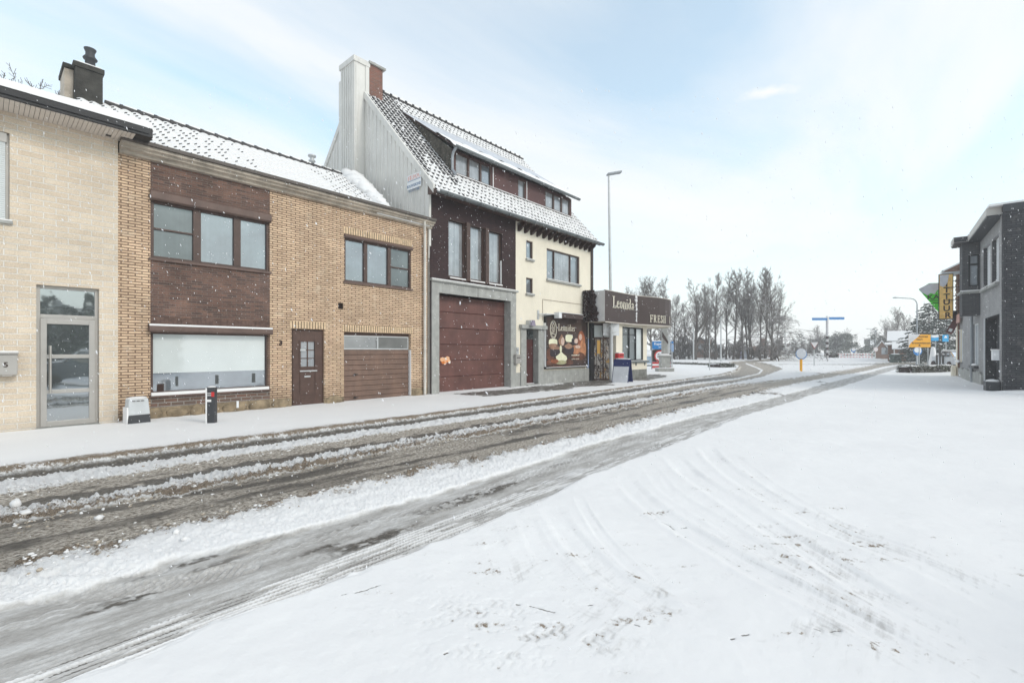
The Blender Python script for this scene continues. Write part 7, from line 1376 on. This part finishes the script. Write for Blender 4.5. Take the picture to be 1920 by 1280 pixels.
conifer(6.6, 3.4, 3, 1742, 50, 'dark snow dusted conifer, largest, behind the chip shop signs', .10, 85); conifer(5.6, 3.0, 4, 1775, 47, 'dark snow dusted conifer nearest the chip shop wall', .10, 70); conifer(5.2, 2.2, 5, 1722, 56, 'slimmer snow dusted conifer behind the curved arm lamp', .1, 60)
conifer(6.5, 2.6, 6, 1503, 130, 'hazy green conifer left of the round snow crusted sign', .05, 45); conifer(5.0, 2.2, 7, 1487, 135, 'small hazy green conifer beside the railing', .05, 40); conifer(7.0, 3.0, 8, 1640, 110, 'hazy dark conifer behind the distant lamp', .05, 45)
# ================= FALLING SNOW AND AIR =================
w_ = MB(); rn = random.Random(77); fall = Vector((.35, -.25, -1)).normalized(); a = fall.orthogonal().normalized(); b = fall.cross(a)
for _ in range(NFLAKE):
    d = 1.8 + 16 * rn.random() ** .75; px = rn.uniform(-150, 2070); x, y = at(px, d); z = rn.uniform(.15, 1.5 + .56 * d)
    r_ = rn.uniform(.0014, .0036) * (1 + .045 * d); L = r_ * rn.uniform(1.8, 3.4); p = Vector((x, y, z)); f_ = (fall + Vector((rn.gauss(0, .2), rn.gauss(0, .2), 0))).normalized()
    w_.add([p - f_ * L, p + a * r_, p + b * r_, p - a * r_, p - b * r_, p + f_ * L], [(0, 1, 2), (0, 2, 3), (0, 3, 4), (0, 4, 1), (5, 2, 1), (5, 3, 2), (5, 4, 3), (5, 1, 4)])
m, nt, b = mat('snowflake'); df = N(nt, 'ShaderNodeBsdfDiffuse'); df.inputs[0].default_value = (.95, .95, .96, 1); tr_ = N(nt, 'ShaderNodeBsdfTranslucent'); tr_.inputs[0].default_value = (.95, .95, .96, 1); mx = N(nt, 'ShaderNodeMixShader'); mx.inputs[0].default_value = .5; nt.links.new(df.outputs[0], mx.inputs[1]); nt.links.new(tr_.outputs[0], mx.inputs[2]); nt.links.new(mx.outputs[0], nt.nodes['Material Output'].inputs['Surface'])
o = w_.build('falling_snow', m, loc=(0, 0, 0)); tag(o, 'snowflakes drifting down through the air over the street', 'snowfall', kind='stuff')
m = bpy.data.materials.new('snowy_air'); m.use_nodes = True; nt = m.node_tree; nt.nodes.remove(nt.nodes['Principled BSDF']); pv = nt.nodes.new('ShaderNodeVolumePrincipled'); pv.inputs['Color'].default_value = (.97, .98, 1, 1); pv.inputs['Density'].default_value = HAZE; pv.inputs['Anisotropy'].default_value = .2
nt.links.new(pv.outputs[0], nt.nodes['Material Output'].inputs['Volume'])
w_ = MB(); w_.box(-350, 350, -350, 350, -1.3, 20); o = w_.build('haze', m, loc=(0, 0, 0)); tag(o, 'pale snowy air softening everything far away', 'haze', kind='stuff')
# ================= CAMERA, SKY, LIGHT =================
cam = bpy.data.cameras.new('camera'); co = bpy.data.objects.new('camera', cam); COL.objects.link(co)
co.location = (0, 0, H); co.rotation_euler = (R(90), 0, TH - R(90)); cam.sensor_width = 36; cam.lens = F / 1920 * 36; cam.shift_y = (HY - 640) / 1920
cam.clip_end = 2000; cam.clip_start = .05; sc.camera = co
w = bpy.data.worlds.new('World'); sc.world = w; w.use_nodes = True; nt = w.node_tree; nt.nodes.clear()
out = N(nt, 'ShaderNodeOutputWorld'); bg = N(nt, 'ShaderNodeBackground'); nt.links.new(bg.outputs[0], out.inputs[0])
SUN_EL, SUN_AZ = 33, -78   # azimuth in world XY, degrees from +X
sky = N(nt, 'ShaderNodeTexSky'); sky.sky_type = 'NISHITA'; sky.sun_disc = False; sky.sun_elevation = R(SUN_EL); sky.sun_rotation = R(90 - SUN_AZ)
sky.air_density = 1.0; sky.dust_density = .6; sky.ozone_density = 1.6
tc = N(nt, 'ShaderNodeTexCoord'); sp = N(nt, 'ShaderNodeSeparateXYZ'); nt.links.new(tc.outputs['Generated'], sp.inputs[0])
# cloud deck: direction projected on a plane overhead
zc = mth(nt, 'ADD', mth(nt, 'MAXIMUM', sp.outputs[2], 0.0), .18)
cb_ = N(nt, 'ShaderNodeCombineXYZ'); nt.links.new(mth(nt, 'DIVIDE', sp.outputs[0], zc), cb_.inputs[0]); nt.links.new(mth(nt, 'DIVIDE', sp.outputs[1], zc), cb_.inputs[1])
mp = N(nt, 'ShaderNodeMapping'); mp.inputs['Rotation'].default_value = (0, 0, .5); mp.inputs['Scale'].default_value = (.55, 1.0, 1); mp.inputs['Location'].default_value = (2.3, .7, 0); nt.links.new(cb_.outputs[0], mp.inputs[0])
n1 = N(nt, 'ShaderNodeTexNoise'); n1.inputs['Scale'].default_value = 1.15; n1.inputs['Detail'].default_value = 7; n1.inputs['Roughness'].default_value = .52; n1.inputs['Distortion'].default_value = .5; nt.links.new(mp.outputs[0], n1.inputs['Vector'])
cl = ramp(nt, [(.36, .36), (.46, .58), (.55, .82), (.66, .96)], n1.outputs['Fac']).outputs[0]
hz = N(nt, 'ShaderNodeMapRange'); nt.links.new(sp.outputs[2], hz.inputs[0]); hz.inputs[1].default_value = .62; hz.inputs[2].default_value = .02
pd = Vector(((CT + ST * U(1450)), (ST - CT * U(1450)), (HY - 172) / F)).normalized(); pc = (pd.x / (pd.z + .18), pd.y / (pd.z + .18))
vs = N(nt, 'ShaderNodeVectorMath'); vs.operation = 'SUBTRACT'; nt.links.new(cb_.outputs[0], vs.inputs[0]); vs.inputs[1].default_value = (pc[0], pc[1], 0)
mp2 = N(nt, 'ShaderNodeMapping'); mp2.inputs['Rotation'].default_value = (0, 0, -math.atan2(pc[1], pc[0])); nt.links.new(vs.outputs[0], mp2.inputs[0])
sc2 = N(nt, 'ShaderNodeVectorMath'); sc2.operation = 'MULTIPLY'; nt.links.new(mp2.outputs[0], sc2.inputs[0]); sc2.inputs[1].default_value = (10.5, 5.5, 1)
n2 = N(nt, 'ShaderNodeTexNoise'); n2.inputs['Scale'].default_value = 9; n2.inputs['Detail'].default_value = 5; nt.links.new(cb_.outputs[0], n2.inputs['Vector'])
ln = N(nt, 'ShaderNodeVectorMath'); ln.operation = 'LENGTH'; nt.links.new(sc2.outputs[0], ln.inputs[0])
pf = ramp(nt, [(.0, 1.0), (1.25, 0.0)], mth(nt, 'ADD', ln.outputs['Value'], mth(nt, 'MULTIPLY', mth(nt, 'SUBTRACT', n2.outputs['Fac'], .5), 1.6))).outputs[0]
cl = mth(nt, 'MAXIMUM', cl, mth(nt, 'MULTIPLY', pf, .97))
fac = mth(nt, 'MAXIMUM', cl, mth(nt, 'MULTIPLY', hz.outputs[0], .97))
CLW = 9.3
cloud = mix(nt, 0.0, (CLW * .995, CLW * 1.0, CLW * 1.0), (0, 0, 0)); sk = mix(nt, 1.0, sky.outputs[0], (2.75, 3.2, 2.7), 'MULTIPLY')
nt.links.new(mix(nt, fac, sk, cloud), bg.inputs[0]); bg.inputs[1].default_value = .105
sl = bpy.data.lights.new('sun', 'SUN'); sl.energy = 1.35; sl.angle = R(16); sl.color = (1, .94, .87); so = bpy.data.objects.new('sun', sl); COL.objects.link(so)
a = R(SUN_AZ); e = R(SUN_EL); dv = Vector((math.cos(e) * math.cos(a), math.cos(e) * math.sin(a), math.sin(e))); so.rotation_euler = dv.to_track_quat('Z', 'Y').to_euler(); so.location = (0, 0, 40)
sc.view_settings.view_transform = 'Standard'; sc.view_settings.look = 'None'; sc.view_settings.gamma = 1; sc.view_settings.use_curve_mapping = False; sc.view_settings.exposure = 0.08
sc.cycles.max_bounces = 8; sc.cycles.diffuse_bounces = 4; sc.cycles.volume_bounces = 1
